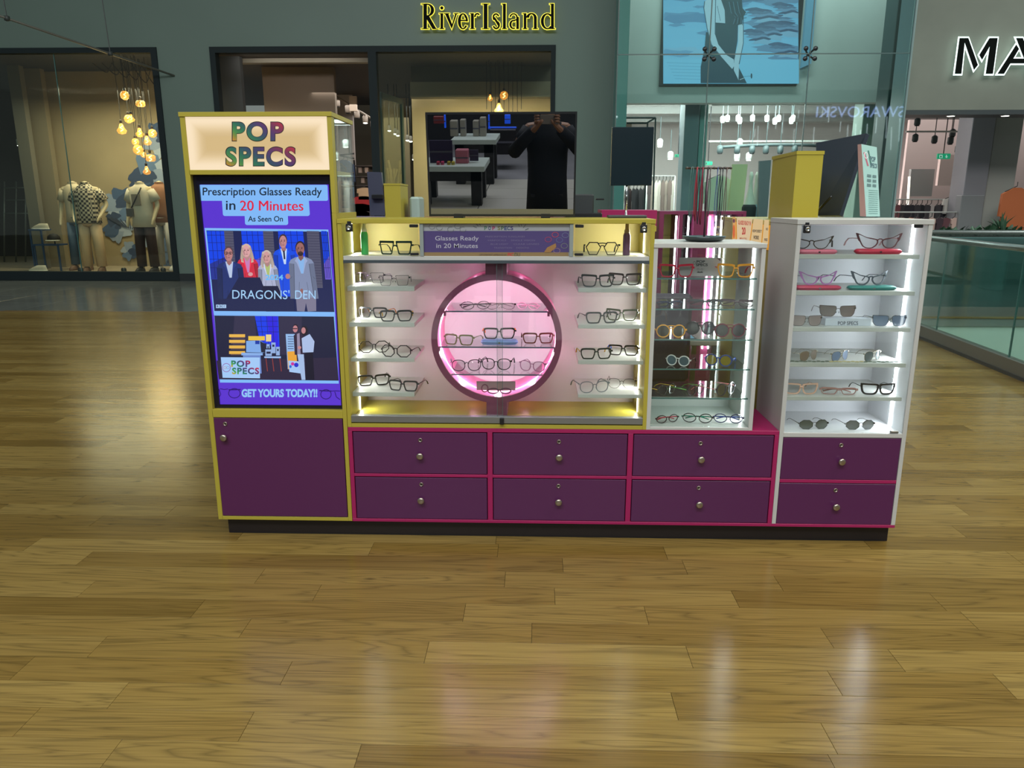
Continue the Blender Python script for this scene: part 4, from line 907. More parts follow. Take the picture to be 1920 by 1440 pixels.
# ================================================================= THINGS ON THE COUNTER TOP
# television: tilted slightly forward, glossy black
foot = at(1030, 225, .14); nrm = (CAM-foot).normalized()
tvx = Vector((0, 0, 1)).cross(nrm).normalized(); tvy = nrm.cross(tvx)     # tvx to the right when seen from the camera? checked below
if tvx.x < 0: tvx = -tvx
def tvhit(px, py):
    d = ray(px, py); return CAM+d*((foot-CAM).dot(nrm)/d.dot(nrm))
bl, tr2, tl2 = tvhit(802.5, 407.5), tvhit(1080, 213), tvhit(796.5, 213)
ctr = (tvhit(940, 310)); Wt = (tvhit(1078.5, 310)-tvhit(799.5, 310)).length; Ht = (tvhit(940, 212)-tvhit(940, 408)).length
Mtv = Matrix((tvx, -nrm, tvy)).transposed()
def tvp(u, v, d=0): return ctr+tvx*(u*Wt)+tvy*(v*Ht)-nrm*d
t = thing('television', 'large black glossy television standing on the yellow case, reflecting the photographer', 'television', tuple(tvp(0, -.5)))
def slab(u0, u1, v0, v1, d0, d1):
    vs = [tvp(u, v, d) for d in (d0, d1) for u, v in ((u0, v0), (u1, v0), (u1, v1), (u0, v1))]
    return MB().add(vs, [[0, 1, 2, 3], [7, 6, 5, 4], [1, 0, 4, 5], [2, 1, 5, 6], [3, 2, 6, 7], [0, 3, 7, 4]])
slab(-.5, .5, -.5, .5, .004, .035).build('housing', BPL, t)
TVM = mat('tv_glass', (6, 9, 12), .0, spec=1.0)
TVM.node_tree.nodes['Principled BSDF'].inputs['IOR'].default_value = 1.9
slab(-.488, .488, -.478, .478, .0025, .004).build('screen', TVM, t)
bz = MB()
for a in ((-.5, -.488, -.5, .5), (.488, .5, -.5, .5), (-.488, .488, .478, .5), (-.488, .488, -.5, -.478)):
    s_ = slab(*a, 0.0, .006); bz.add(s_.v, s_.f)
bz.build('bezel', mat('tv_bezel', (16, 20, 24), .3), t)
for u in (-.3, .3):
    q = tvp(u, -.5, .02); MB().box(q.x-.02, q.x+.02, q.y-.02, q.y+.1, ZC, q.z+.01, bev=.002).build('foot', BPL, t)
# small monitor on stand
t = thing('small_monitor', 'small dark portrait monitor on a chrome stand behind the television', 'monitor', (X(1184, 400, .9), .9, 1.40))
Ym = .9; a = at(1148, 238, Ym); b_ = at(1222, 348, Ym)
bx(a.x, b_.x, Ym, Ym+.02, b_.z, a.z, bev=.003).build('screen_housing', mat('monitor_dark', (22, 36, 42), .15, spec=.8), t)
q = at(1176, 348, Ym); MB().tube([(q.x, Ym+.012, b_.z+.05), (q.x, Ym+.012, 1.37)], .006, 10).build('pole', CHR, t)
bx(q.x-.09, q.x+.09, Ym-.05, Ym+.10, 1.36, 1.372, bev=.003).build('base', CHR, t)
# card reader boxes on the counter
t = thing('till_printer', 'black till printer on the rear counter right of the television', 'printer', (X(1095, 405, .7), .7, 1.37))
a, b_ = at(1076, 364, .7), at(1113, 403, .7); bx(a.x, b_.x, .7, .85, b_.z, a.z, bev=.006).build('printer_body', mat('printer_black', (40, 46, 48), .5), t)
a, b_ = at(1060, 401, .68), at(1128, 407, .68); bx(a.x, b_.x, .65, .85, 1.366, b_.z+.02, bev=.004).build('printer_base', BPL, t)
a = at(1121, 372, .72); bx(a.x-.01, a.x+.03, .7, .73, a.z-.008, a.z, bev=.002).build('printer_tab', BPL, t)
t = tag(bx(X(1140, 405, .2), X(1212, 405, .2), .18, .26, ZC, ZC+.012, bev=.003).build('pen_tray', mat('tray_dark', (60, 66, 66), .3, spec=.7), None, origin=(X(1176, 405, .2), .22, ZC)), 'slim dark tray lying on the yellow counter under the small monitor', 'tray')
# cord stand on the corner case
cs = at(1320, 447, .17); t = thing('cord_stand', 'tall rotating stand hung with coloured glasses cords on the corner case', 'display stand', (cs.x, .17, ZM), 'cord stand')
MB().lathe([(.03, 0), (.075, .004), (.088, .014), (.092, .022), (.086, .022), (.06, .012), (.02, .010)], (cs.x, .17, ZM), 28).build('tray', mat('stand_tray', (30, 44, 46), .3, spec=.7), t)
ztp = at(1328, 315, .17).z
MB().tube([(cs.x, .17, ZM), (cs.x, .17, ztp)], .004, 8).build('pole', mat('stand_pole', (90, 70, 80), .3, metal=.6), t)
for dy in (0, .03):
    MB().tube([(cs.x-.088, .17+dy, ztp), (cs.x+.095, .17+dy, ztp)], .0035, 8).build('rail', mat('stand_rail', (84, 70, 60), .4, metal=.5), t)
for k in range(9): MB().lathe([(.0005, -.006), (.006, -.003), (.006, .003), (.0005, .006)], (cs.x-.088+k*.0228, .17, ztp), 10).build('rail_bead', mat('bead', (70, 66, 60), .4), t)
rngc = random.Random(3)
for k, (dx, cl) in enumerate(((-.070, (70, 110, 104)), (-.062, (60, 100, 96)), (-.046, (140, 40, 54)), (-.034, (30, 36, 44)), (-.022, (120, 34, 56)), (-.002, (40, 40, 46)), (.010, (90, 80, 84)), (.040, (60, 80, 130)), (.052, (24, 30, 40)), (.062, (30, 36, 46)), (.078, (90, 70, 70)))):
    L_ = rngc.uniform(.20, .255); xx = cs.x+dx; th = .0016 if cl[0] < 120 else .0030
    pts = []
    for i in range(13):
        f = i/12; s_ = f*2 if f < .5 else 2-f*2; side = -1 if f < .5 else 1
        pts.append((xx+side*.006*math.sin(s_*2.6), .168+side*.008, ztp+.004-s_*L_))
    MB().tube(pts, th, 6).build('cord', mat('cord_%02x%02x%02x' % cl, cl, .6), t)

# ================================================================= REAR OF THE KIOSK (counters behind the front row)
YB = 1.95
t = thing('rear_magenta_case', 'tall magenta and yellow rear display case with light strips behind corner case', 'display case', (X(1300, 420, YB), YB+.2, ZB))
zt_ = Z(1300, 396, YB)
xa_, xb_ = X(1236, 420, YB), X(1398, 420, YB)
b = MB().box(xa_, xb_, YB, YB+.36, zt_-.02, zt_).box(xa_, xa_+.03, YB, YB+.36, .45, zt_-.02).box(xb_-.02, xb_, YB, YB+.36, .45, zt_-.02).box(xa_, xb_, YB, YB+.36, ZB, .45)
xm_ = X(1312, 450, YB); b.box(xm_-.045, xm_+.045, YB, YB+.3, .45, zt_-.02); xm2 = X(1275, 450, YB); b.box(xm2-.012, xm2+.012, YB, YB+.36, .45, zt_-.02)
b.build('carcass', mat('magenta_dark', (112, 42, 76), .42), t)
bx(xa_+.03, xm2-.012, YB+.30, YB+.33, .45, zt_-.02).build('back_panel', YEL, t)
bx(xm2+.012, xb_-.02, YB+.30, YB+.33, .45, zt_-.02).build('back_panel', mat('grey_pink_back', (150, 140, 140), .5), t)
bx(X(1325, 450, YB)-.0, X(1342, 450, YB), YB+.05, YB+.3, .45, zt_-.02).build('inner_panel', mat('hot_pink', (190, 84, 136), .4), t)
for px in (1237+4, 1268, 1291, 1331, 1342, 1353, 1366):
    q = X(px, 440, YB); bx(q-.005, q+.005, YB+.02, YB+.03, .5, zt_-.03).build('led_strip', LED, t)
for zz in (.75, .95, 1.12, 1.26): bx(xa_+.03, xb_-.02, YB+.03, YB+.28, zz-.004, zz).build('glass_shelf', GLS, t)
for k, (px, zz) in enumerate(((1286, 1.26), (1333, 1.26), (1360, 1.26), (1350, 1.12), (1325, .95), (1300, 1.12))):
    q = X(px, 430, YB+.1)
    g_ = glasses(px, 500, zz, 34, 'round', [(60, 60, 66), (150, 130, 60), (50, 44, 40)][k % 3], 'small round glasses seen through the corner case on the rear case shelves', 'glasses on the rear case shelves', Y=YB+.1, yaw=10*(k % 3-1), thick=.003)
# yellow box, dark screen back and leaflet stand on the rear counter
Yc = .60; zq = 1.40
XP = WL+.002
t = thing('rear_counter', 'mustard yellow right-hand rear counter with a lit poster on its side', 'counter', (1.33, .8, 0))
bx(XP, WR-.002, DEP+.004, 1.30, 1.374, 1.392, bev=.002).build('counter_top', YEL, t)
bx(XP+.004, WR-.02, DEP+.004, 1.28, ZB, 1.374).build('counter_body', YEL, t)
pt = bx(XP-.002, XP+.003, DEP+.006, 1.02, 1.262, 1.372, bev=.001).build('poster', mat('poster_amber', (200, 140, 40), .4, emit=.45, ecol=(236, 160, 40)), t)
cvp = Canvas(0)
def xmap(x, y, k):
    d = ray(x, y); return CAM+d*((XP-.0026-k-CAM.x)/d.x)
cvp.map = xmap
cvp.poly([(1381, 407.5), (1411, 410), (1405, 454.5), (1382, 451)], (255, 226, 180)).poly([(1413, 410), (1431, 411.5), (1427, 457), (1407, 454.8)], (255, 222, 164)).poly([(1433, 411.8), (1442, 412.4), (1440, 458), (1429, 457)], (255, 222, 164)).poly([(1373.5, 407), (1379, 407.5), (1380, 450.5), (1374, 449.5)], (250, 190, 110)).ell(1376, 434, 2.2, 13, (244, 110, 40), 12)
cvp.text('GLASSES READY IN', 1384, 413, 1408, 421, (210, 50, 50), .03, slope=2).text('20', 1391, 426, 1398, 440, (210, 50, 50), .04).text('MINUTES', 1387, 445, 1400, 449, (190, 80, 60), .02, slope=1)
cvp.text('HOW DOES IT', 1411, 430, 1428, 435.5, (60, 50, 50), .04, slope=1).text('WORK?', 1412.5, 441, 1423, 448.5, (60, 50, 50), .04, slope=1).text('NO', 1436, 427, 1440, 432, (70, 60, 60), .03).text('FREE', 1433, 447, 1439, 452, (70, 60, 60), .03)
cvp.ell(1376, 414, 2.2, 4, (120, 70, 90))
cvp.build('poster_print', attr_mat('poster_lit', emit=.62), pt)
t = thing('rear_counter', 'purple left-hand rear counter behind the tower', 'counter', (-1.12, 1.2, 0))
bx(TL+.01, TR_-.02, DEP+.01, 1.94, 1.362, 1.382, bev=.002).build('counter_top', mat('purple_counter', (80, 70, 120), .4), t)
bx(TL+.03, TR_-.04, DEP+.02, 1.94, ZB, 1.362).build('counter_body', mat('purple_counter', (80, 70, 120), .4), t)
t = thing('rear_counter', 'magenta rear counter running behind the television', 'counter', (-.2, 2.1, 0))
bx(TR_-.02, X(1080, 405, YB), YB, YB+.3, 1.34, 1.372, bev=.002).build('counter_top', PNK, t)
bx(TR_, X(1078, 405, YB), YB+.02, YB+.28, 0, 1.34).build('counter_body', PNK, t)
t = thing('rear_counter', 'narrow magenta ledge behind the small monitor', 'counter', (.55, 1.75, 0))
bx(X(1128, 400, 1.6), X(1232, 400, 1.6), 1.6, 1.9, 1.30, Z(1180, 394, 1.6)).build('counter_top', PNK, t)
bx(X(1132, 400, 1.6), X(1228, 400, 1.6), 1.62, 1.88, 0, 1.30).build('counter_body', PNK, t)
t = thing('rear_counter', 'short mustard ledge under the small monitor foot', 'counter', (.5, .75, 0))
bx(X(1140, 400, .62), X(1232, 400, .62), .62, 1.02, 1.335, 1.36).build('counter_top', YEL, t)
bx(X(1146, 400, .62), X(1152, 400, .62), .98, 1.0, 0, 1.335).build('leg', YEL, t)
t = thing('till_stand', 'low grey stand carrying the black till printer', 'stand', (X(1095, 405, .7), .75, 0))
bx(X(1052, 405, .6), X(1134, 405, .6), .62, .88, 0, 1.366).build('stand_body', mat('grey_divider', (132, 142, 140), .5), t)
# yellow box: turned so a broad left face and front face show
t = thing('yellow_box', 'tall mustard yellow box standing on the right end of the kiosk', 'box', (X(1490, 400, .55), .7, 1.392))
f0, f1 = at(1485, 400, .50), at(1534, 400, .50); l0 = at(1441, 400, .95)
zt_ = Z(1510, 283, .50)
poly = [(f0.x, .50), (f1.x, .50), (f1.x+.02, .95), (l0.x, .95)]
def column(poly, z0, z1): 
    n = len(poly); return MB().add([(x, y, z0) for x, y in poly]+[(x, y, z1) for x, y in poly], [list(range(n))[::-1], [n+i for i in range(n)]]+[[i, (i+1) % n, n+(i+1) % n, n+i] for i in range(n)])
column(poly, 1.392, zt_-.016).build('box_body', YEL, t)
column([(f0.x-.003, .497), (f1.x+.003, .497), (f1.x+.022, .953), (l0.x-.004, .953)], zt_-.0155, zt_).build('box_lid', YEL, t)
# dark screen back, leaning
t = thing('leaning_screen', 'large dark screen leaning back beside the yellow box', 'screen', (X(1560, 405, 1.0), 1.0, 1.392))
P_ = [at(1530, 268, 1.05), at(1624, 250, .72), at(1574, 404, .62), at(1533, 404, .80)]
nn = (P_[1]-P_[0]).cross(P_[3]-P_[0]).normalized()*.02
if nn.y < 0: nn = -nn
MB().add([tuple(p) for p in P_]+[tuple(p+nn) for p in P_], [[3, 2, 1, 0], [4, 5, 6, 7], [0, 1, 5, 4], [1, 2, 6, 5], [2, 3, 7, 6], [3, 0, 4, 7]]).build('screen_back', mat('dark_back', (40, 48, 60), .35), t)
MB().tube([tuple(P_[2]+nn*2+Vector((-.08, 0, .1))), tuple(P_[2]+Vector((-.05, .2, -.0)))], .006, 8).build('strut', BPL, t)
t = thing('leaflet_stand', 'clear leaflet stand with teal printed leaflet on the white case', 'leaflet stand', (X(1635, 405, .2), .2, ZC))
P_ = [at(1615, 270, .34), at(1644, 276, .34), at(1650, 406, .24), at(1624, 406, .24)]
MB().add([tuple(p) for p in P_]+[tuple(p+Vector((0, .004, 0))) for p in P_], [[3, 2, 1, 0], [4, 5, 6, 7], [0, 1, 5, 4], [1, 2, 6, 5], [2, 3, 7, 6], [3, 0, 4, 7]]).build('leaflet', mat('leaflet_teal', (150, 190, 184), .4), t)
sd_ = [P_[0], P_[3], P_[3]+Vector((-.006, .05, 0)), P_[0]+Vector((-.004, .03, 0))]
MB().add([tuple(p) for p in sd_], [[0, 1, 2, 3]]).build('stand_side', mat('leaflet_pink', (190, 150, 150), .4), t)
cv = Canvas(.2); 
def lmap(x, y, k): 
    v = (y-270)/136; p = P_[0].lerp(P_[3], v); q = P_[1].lerp(P_[2], v); u = (x-1615-9*v)/29; r_ = p.lerp(q, u); return r_+Vector((0, -.0006-k, 0))
cv.map = lmap
cv.line([(1620, 285), (1628, 310)], 3, (170, 90, 110)).line([(1628, 280), (1634, 308)], 3, (60, 110, 100)).ring(1624, 290, 4, 6, 1, (230, 230, 230))
cv.text('POP', 1632, 290, 1642, 300, (70, 100, 110), .03).text('SPECS', 1632, 303, 1645, 312, (70, 100, 110), .03)
for k in range(3): cv.rect(1626, 326+k*9, 1634, 331+k*9, (90, 120, 120)); cv.rect(1637, 326+k*9, 1644, 331+k*9, (90, 120, 120))
for k in range(12): cv.line([(1629, 356+k*4), (1648, 356+k*4)], .8, (100, 140, 136))
cv.build('leaflet_print', attr_mat('print'), t)
# left rear things
t = thing('dark_panel', 'slim dark blue upright panel screen behind the tower', 'screen', (X(705, 402, 1.0), 1.0, 1.38))
P_ = [at(688, 322, 1.0), at(715, 323, 1.0), at(723, 404, 1.0), at(694, 404, 1.0)]
MB().add([tuple(p) for p in P_]+[tuple(p+Vector((0, .03, 0))) for p in P_], [[3, 2, 1, 0], [4, 5, 6, 7], [0, 1, 5, 4], [1, 2, 6, 5], [2, 3, 7, 6], [3, 0, 4, 7]]).build('panel', mat('panel_blue', (62, 66, 84), .35), t)
q = at(708, 369, .99); bx(q.x-.03, q.x+.03, .975, .999, q.z-.012, q.z+.012, bev=.003).build('panel_bracket', BPL, t)
t = thing('rear_yellow_box', 'small mustard yellow box behind the television near the tower', 'box', (X(742, 404, 1.0), 1.1, 1.38))
f0, f1, l1 = at(722, 400, 1.0), at(752, 400, 1.0), at(766, 400, 1.25); zt_ = Z(740, 344, 1.0)
column([(f0.x, 1.0), (f1.x, 1.0), (l1.x, 1.25), (f0.x+.02, 1.25)], 1.36, zt_-.01).build('box_body', YEL, t)
column([(f0.x-.002, .998), (f1.x+.002, .998), (l1.x+.002, 1.252), (f0.x+.02, 1.252)], zt_-.0095, zt_).build('box_lid', YEL, t)
tag(bx(X(768, 390, 1.1), X(786, 390, 1.1), 1.1, 1.3, 1.37, Z(776, 369, 1.1), bev=.01).build('pale_tub', mat('tub', (150, 170, 164), .4), None, origin=(X(776, 390, 1.1), 1.1, 1.37)), 'pale grey tub beside the rear yellow box', 'tub')
# inside the kiosk well
t = thing('inner_desk', 'beige work desk inside the kiosk seen through the corner case', 'desk', (.84, 1.3, 0))
bx(.66, 1.02, 1.0, 1.58, .70, .73, bev=.004).build('desk_top', mat('desk_beige', (176, 168, 154), .35), t)
for xx, yy in ((.68, 1.02), (1.0, 1.02), (.68, 1.56), (1.0, 1.56)): bx(xx-.015, xx+.015, yy-.015, yy+.015, 0, .70).build('leg', ALU, t)
t = thing('office_chair', 'dark purple padded chair inside the kiosk seen through the corner case', 'chair', (.66, .70, 0))
bx(.48, .84, .50, .90, .44, .50, bev=.02).build('seat', mat('chair_purple', (58, 44, 62), .6), t)
bx(.48, .84, .88, .94, .52, 1.0, bev=.02).build('backrest', mat('chair_purple', (58, 44, 62), .6), t)
MB().tube([(.66, .7, .06), (.66, .7, .44)], .025, 10).build('pillar', BPL, t)
for k in range(5):
    a_ = 2*math.pi*k/5; MB().tube([(.66, .7, .08), (.66+.22*math.cos(a_), .7+.22*math.sin(a_), .04)], .016, 8).build('leg', BPL, t)
    MB().lathe([(.02, -.012), (.026, -.006), (.026, .006), (.02, .012)], (.66+.22*math.cos(a_), .7+.22*math.sin(a_), .026), 12, 'Y').build('castor', BPL, t)
t = thing('tablet_screen', 'bright pale blue tablet lying on the desk inside the kiosk', 'tablet', (.79, 1.1, .7305))
bx(.68, .90, 1.02, 1.18, .7305, .738).build('tablet_body', BPL, t)
bx(.69, .89, 1.03, 1.17, .7382, .739).build('tablet_display', mat('cyan_screen', (120, 210, 255), .3, emit=.8, ecol=(120, 205, 255)), t)
t['label'] = 'bright pale blue tablet on the desk edge inside the kiosk'
# ================================================================= SHOP FRONTS BEHIND
YF = 11.2
WALL = mat('grey_green_wall', (94, 113, 105), .55, noise=.06, nscale=.5)
FRM = mat('dark_green_frame', (20, 32, 35), .7, spec=.3)
def bp(x0, y0, x1, y1, Ya, Yb, bev=0.0, zlo=None, zhi=None):
    ym = (y0+y1)/2; xm = (x0+x1)/2
    za = Z(xm, y0, Ya) if zhi is None else zhi; zb = Z(xm, y1, Ya) if zlo is None else zlo
    return MB().box(X(x0, ym, Ya), X(x1, ym, Ya), Ya, Yb, zb, za, bev=bev)
xW = X(330, 400, YF); xD0 = X(393, 90, YF); xD1 = X(1042, 90, YF); xE = X(1148, 200, YF); zH = Z(700, 86.5, YF); zS = Z(300, 524, YF); xL = -24
xW = X(315, 300, YF); 
wl = MB().box(xL, xE, YF, YF+.3, zH, 14).box(xW, xD0, YF, YF+.3, 0, zH).box(xD1, xE, YF, YF+.3, 0, zH).box(xL, xW, YF, YF+.3, 0, .06)
struct('wall_back', wl, WALL)
struct('baseboard_back', MB().box(xW-.0, xD0, YF-.02, YF, 0, .14).box(xD1, xE, YF-.02, YF, 0, .14), mat('dark_skirting', (40, 46, 48), .4))
column_w = MB().box(xE, xE+.12, YF-.6, YF+.3, 0, 14); struct('trim_1', column_w, mat('grey_pilaster', (150, 164, 162), .45))
# left shop window
fw = .09
t = thing('shop_window', 'wide dark-framed shop window at far left with mannequins behind its glass', 'window', ((xL+xW)/2, YF, .06))
b = MB().box(xL, xW, YF-.03, YF+.12, zH-fw, zH).box(xW-fw*1.2, xW, YF-.03, YF+.12, .17, zH-fw).box(xL, xW, YF-.03, YF+.12, .01, .17)
b.build('frame', FRM, t)
GBG = glass('shop_glass', (228, 236, 232), refl=.9)
xj = X(140, 400, YF+.05)
bx(xL, xj-.006, YF+.04, YF+.05, .17, zH-fw).build('pane', GBG, t); bx(xj+.006, xW-fw, YF+.04, YF+.05, .17, zH-fw).build('pane', GBG, t)
bx(xj-.006, xj+.006, YF+.035, YF+.055, .17, zH-fw).build('glass_joint', GED, t)
# display area behind the window
YBK = 14.0
struct('wall_window_display', bp(95, 60, 420, 520, YBK, YBK+.1, zlo=0, zhi=4.6), mat('beige_backdrop', (168, 150, 116), .7, noise=.1, nscale=1.2))
struct('floor_window_display', MB().box(xL, xD0, YF+.3, YBK+4, -.02, .05), mat('display_floor', (170, 154, 128), .5))
struct('ceiling_window_display', MB().box(xL, xD1, YF+.3, 20, zH+.05, zH+.15), mat('dark_ceiling', (58, 56, 56), .7))
area('window_spot', (-8.2, 12.5, 3.6), 3.2, 150, (1.0, .84, .58), sizey=.8)
# mural of blue flowers: painted on the backdrop
cv = Canvas(YBK-.01, step=.0005)
BLU = [(70, 92, 126), (100, 124, 158), (146, 160, 182), (56, 72, 102), (170, 182, 198)]
rm = random.Random(11)
def petal(cx, cy, rx, ry, rot, col):
    P = []
    for i in range(14):
        a_ = 2*math.pi*i/14; r_ = 1+.18*math.sin(3*a_+rot*5)
        u, v = rx*r_*math.cos(a_), ry*r_*math.sin(a_); P.append((cx+u*math.cos(rot)-v*math.sin(rot), cy+u*math.sin(rot)+v*math.cos(rot)))
    cv.poly(P, col)
for cx, cy, S_ in ((300, 262, 26), (285, 330, 34), (225, 385, 26), (222, 425, 22), (300, 445, 26), (245, 470, 14), (318, 490, 15), (275, 370, 22)):
    for k in range(9):
        a_ = k*2.4+cx; petal(cx+S_*.55*math.cos(a_), cy+S_*.6*math.sin(a_), S_*.74, S_*.44, a_, BLU[(k+int(cx)) % 5])
    petal(cx, cy, S_*.28, S_*.24, 0, BLU[3])
for k in range(7): cv.line([(200+k*9, 405+k*2), (232+k*3, 424+k)], 2, (58, 66, 84))
mur = thing('flower_mural', 'large blue painted flowers on the beige backdrop behind the window mannequins', 'mural', (X(270, 400, YBK), YBK, 1.5)); cv.build('painted_flowers', attr_mat('print_matt', rough=.8), mur)
# backdrop edge panels and dark left interior
tag(bp(62, 60, 96, 520, 13.6, 13.75, zlo=.05, zhi=4.4).build('backdrop_panel', mat('beige_panel', (140, 128, 104), .6), None, origin=(X(80, 400, 13.6), 13.6, .05)), 'tall grey-beige upright panel at the left edge of the window backdrop', 'panel')
tag(bp(36, 60, 58, 520, 13.2, 13.35, zlo=.05, zhi=4.4).build('backdrop_panel', mat('grey_panel', (112, 108, 96), .6), None, origin=(X(47, 400, 13.2), 13.2, .05)), 'narrow dark beige upright panel farthest left in the window display', 'panel')
struct('wall_shop_left', MB().box(xL, X(40, 300, 17), 17, 17.1, 0, 4.6), mat('shop_dark_wall', (66, 60, 58), .7))
# mannequins
SK = mat('mannequin_shell', (214, 196, 160), .45)
def person(name, label, cat, loc, rz, H, parts, group=None):
    """one continuous skinned body (children: clothing lofts)"""
    root = thing(name, label, cat, loc, group, rz=rz, local=True)
    V, E, Rr = [], [], []
    def v(p, r): V.append(p); Rr.append(r); return len(V)-1
    s = H/1.8
    P = parts
    hip = v((0, 0, .93*s), (.135*s, .10*s)); wst = v((0, 0, 1.10*s), (.115*s, .085*s)); ch = v((0, 0, 1.32*s), (.15*s, .10*s)); nk = v((0, .0, 1.50*s), (.06*s, .06*s)); E += [(hip, wst), (wst, ch), (ch, nk)]
    if P.get('head', True): hd = v((0, -.01, 1.62*s), (.075*s, .09*s)); hd2 = v((0, -.01, 1.74*s), (.06*s, .07*s)); E += [(nk, hd), (hd, hd2)]
    else: n2 = v((0, 0, 1.555*s), (.05*s, .05*s)); E.append((nk, n2))
    for sd in (-1, 1):
        sh = v((sd*.18*s, 0, 1.43*s), (.06*s, .06*s)); E.append((ch, sh)); a_ = P['arm'][(sd+1)//2]
        el = v((a_[0][0]*s, a_[0][1]*s, a_[0][2]*s), (.042*s, .042*s)); wr = v((a_[1][0]*s, a_[1][1]*s, a_[1][2]*s), (.03*s, .03*s)); E += [(sh, el), (el, wr)]
        d = (Vector(V[wr])-Vector(V[el])).normalized(); pm = v(tuple(Vector(V[wr])+d*.07*s), (.038*s, .022*s)); fg = v(tuple(Vector(V[wr])+d*.15*s), (.026*s, .014*s)); E += [(wr, pm), (pm, fg)]
        lx = P.get('stance', .10)
        th = v((sd*.09*s, 0, .85*s), (.088*s, .088*s)); kn_ = v((sd*lx*s, -.01, .48*s), (.058*s, .058*s)); an = v((sd*(lx+.01)*s, .02, .08*s), (.04*s, .04*s)); to = v((sd*(lx+.03)*s, -.13*s, .035*s), (.042*s, .03*s)); E += [(hip, th), (th, kn_), (kn_, an), (an, to)]
    me = bpy.data.meshes.new('body'); me.from_pydata(V, E, []); o = bpy.data.objects.new('body', me); C.objects.link(o); o.parent = root
    me.materials.append(P['skin']); mo = o.modifiers.new('skin', 'SKIN'); sv = me.skin_vertices[0].data if me.skin_vertices else None
    if sv is None:
        bm = bmesh.new(); bm.from_mesh(me); ly = bm.verts.layers.skin.verify(); bm.to_mesh(me); bm.free(); sv = me.skin_vertices[0].data
    for i, r in enumerate(Rr): sv[i].radius = r; sv[i].use_root = (i == 0)
    o.modifiers.new('sub', 'SUBSURF').levels = 1; o.modifiers['sub'].render_levels = 1
    ORI[root.name] = (0, 0, 0)
    return root, s
def top_cloth(root, s, m, hem=.80, sleeve=.5, arms=None, loose=1.0, name='shirt', collar=True):
    b = MB(); L = loose
    b.loft([((0, 0, hem*s), .185*s*L, .125*s*L), ((0, 0, 1.0*s), .168*s*L, .118*s*L), ((0, 0, 1.2*s), .172*s*L, .122*s*L), ((0, 0, 1.36*s), .195*s*L, .122*s*L), ((0, 0, 1.44*s), .16*s, .10*s), ((0, 0, 1.50*s), .075*s, .072*s)], 18)
    for sd in (-1, 1):
        a_ = arms[(sd+1)//2]; sh = Vector((sd*.165*s, 0, 1.40*s)); el = Vector(a_[0])*s; wr = Vector(a_[1])*s
        if sleeve <= 1: pts = [sh, sh.lerp(el, sleeve*.5), sh.lerp(el, sleeve)]; rr_ = [.075*s, .078*s*L, .080*s*L]
        else: pts = [sh, sh.lerp(el, .5), el, el.lerp(wr, .95)]; rr_ = [.075*s, .068*s*L, .06*s*L, .045*s*L]
        b.tube(pts, rr_, 12)
    o = b.build(name, m, root)
    if collar: MB().loft([((0, 0, 1.49*s), .078*s, .075*s), ((0, -.01*s, 1.53*s), .072*s, .07*s)], 14, cap=False).build('collar', m, o)
    return o
def trousers(root, s, m, stance=.10, w=1.0, name='trousers'):
    b = MB().loft([((0, 0, 1.04*s), .150*s, .108*s), ((0, 0, .92*s), .172*s, .122*s), ((0, 0, .80*s), .176*s, .118*s)], 18)
    for sd in (-1, 1): b.loft([((sd*.088*s, 0, .84*s), .092*s*w, .108*s), ((sd*(stance+.0)*s, -.01, .48*s), .080*s*w, .088*s*w), ((sd*(stance+.01)*s, .0, .10*s), .078*s*w, .085*s*w)], 14)
    return b.build(name, m, root)
def shoes(root, s, m, stance=.10):
    for sd in (-1, 1):
        x = sd*(stance+.02)*s; b = MB(); b.loft([((x, -.06*s, 0), .05*s, .135*s), ((x, -.06*s, .03*s), .052*s, .138*s), ((x, -.04*s, .075*s), .042*s, .10*s), ((x, .01*s, .10*s), .036*s, .05*s)], 14); b.build('shoe', m, root)
def pattern(name, c1, c2, scale):
    mt = mat(name, c1, .7); nt = mt.node_tree; tc = nt.nodes.new('ShaderNodeTexCoord'); ck = nt.nodes.new('ShaderNodeTexChecker'); ck.inputs['Scale'].default_value = scale
    ck.inputs[1].default_value = c(*c1); ck.inputs[2].default_value = c(*c2); nt.links.new(tc.outputs['Object'], ck.inputs[0]); nt.links.new(ck.outputs[0], nt.nodes['Principled BSDF'].inputs['Base Color']); return mt
zf_ = .05
A1 = (((-.27, .06, 1.16), (-.20, -.10, .97)), ((.30, .05, 1.16), (.24, -.10, .98)))
A2 = (((-.27, .04, 1.16), (-.26, -.04, .92)), ((.27, .04, 1.16), (.25, -.08, .94)))
YM = 12.45; Hm = 2.06
def mann(px, label, Y_, H, shirt, trs, sh, arms, rz=0, loose=1.0, hem=.84, sleeve=.75, w=1.0):
    q = at(px, 400, Y_); r_, s = person('mannequin', label, 'mannequin', (q.x, Y_, zf_), rz, H, {'head': False, 'arm': arms, 'skin': SK, 'stance': .11}, 'mannequins in the left shop window')
    top_cloth(r_, s, shirt, hem, sleeve, arms, loose); trousers(r_, s, trs, .11, w); shoes(r_, s, sh, .11); return r_, s
mann(143, 'headless mannequin in cream top and blue jeans behind the patterned shirt', 12.95, 2.14, mat('cream_top', (206, 190, 160), .7), mat('blue_denim', (84, 104, 126), .8), mat('tan_shoe', (120, 90, 70), .6), A2)
mann(166, 'headless mannequin in black and cream patterned shirt and cream trousers', YM, Hm*1.03, pattern('patterned_shirt', (206, 192, 164), (52, 48, 46), 22), mat('cream_trousers', (206, 178, 142), .75), mat('tan_shoe', (120, 90, 70), .6), A1, rz=.12, loose=1.14, w=1.05)
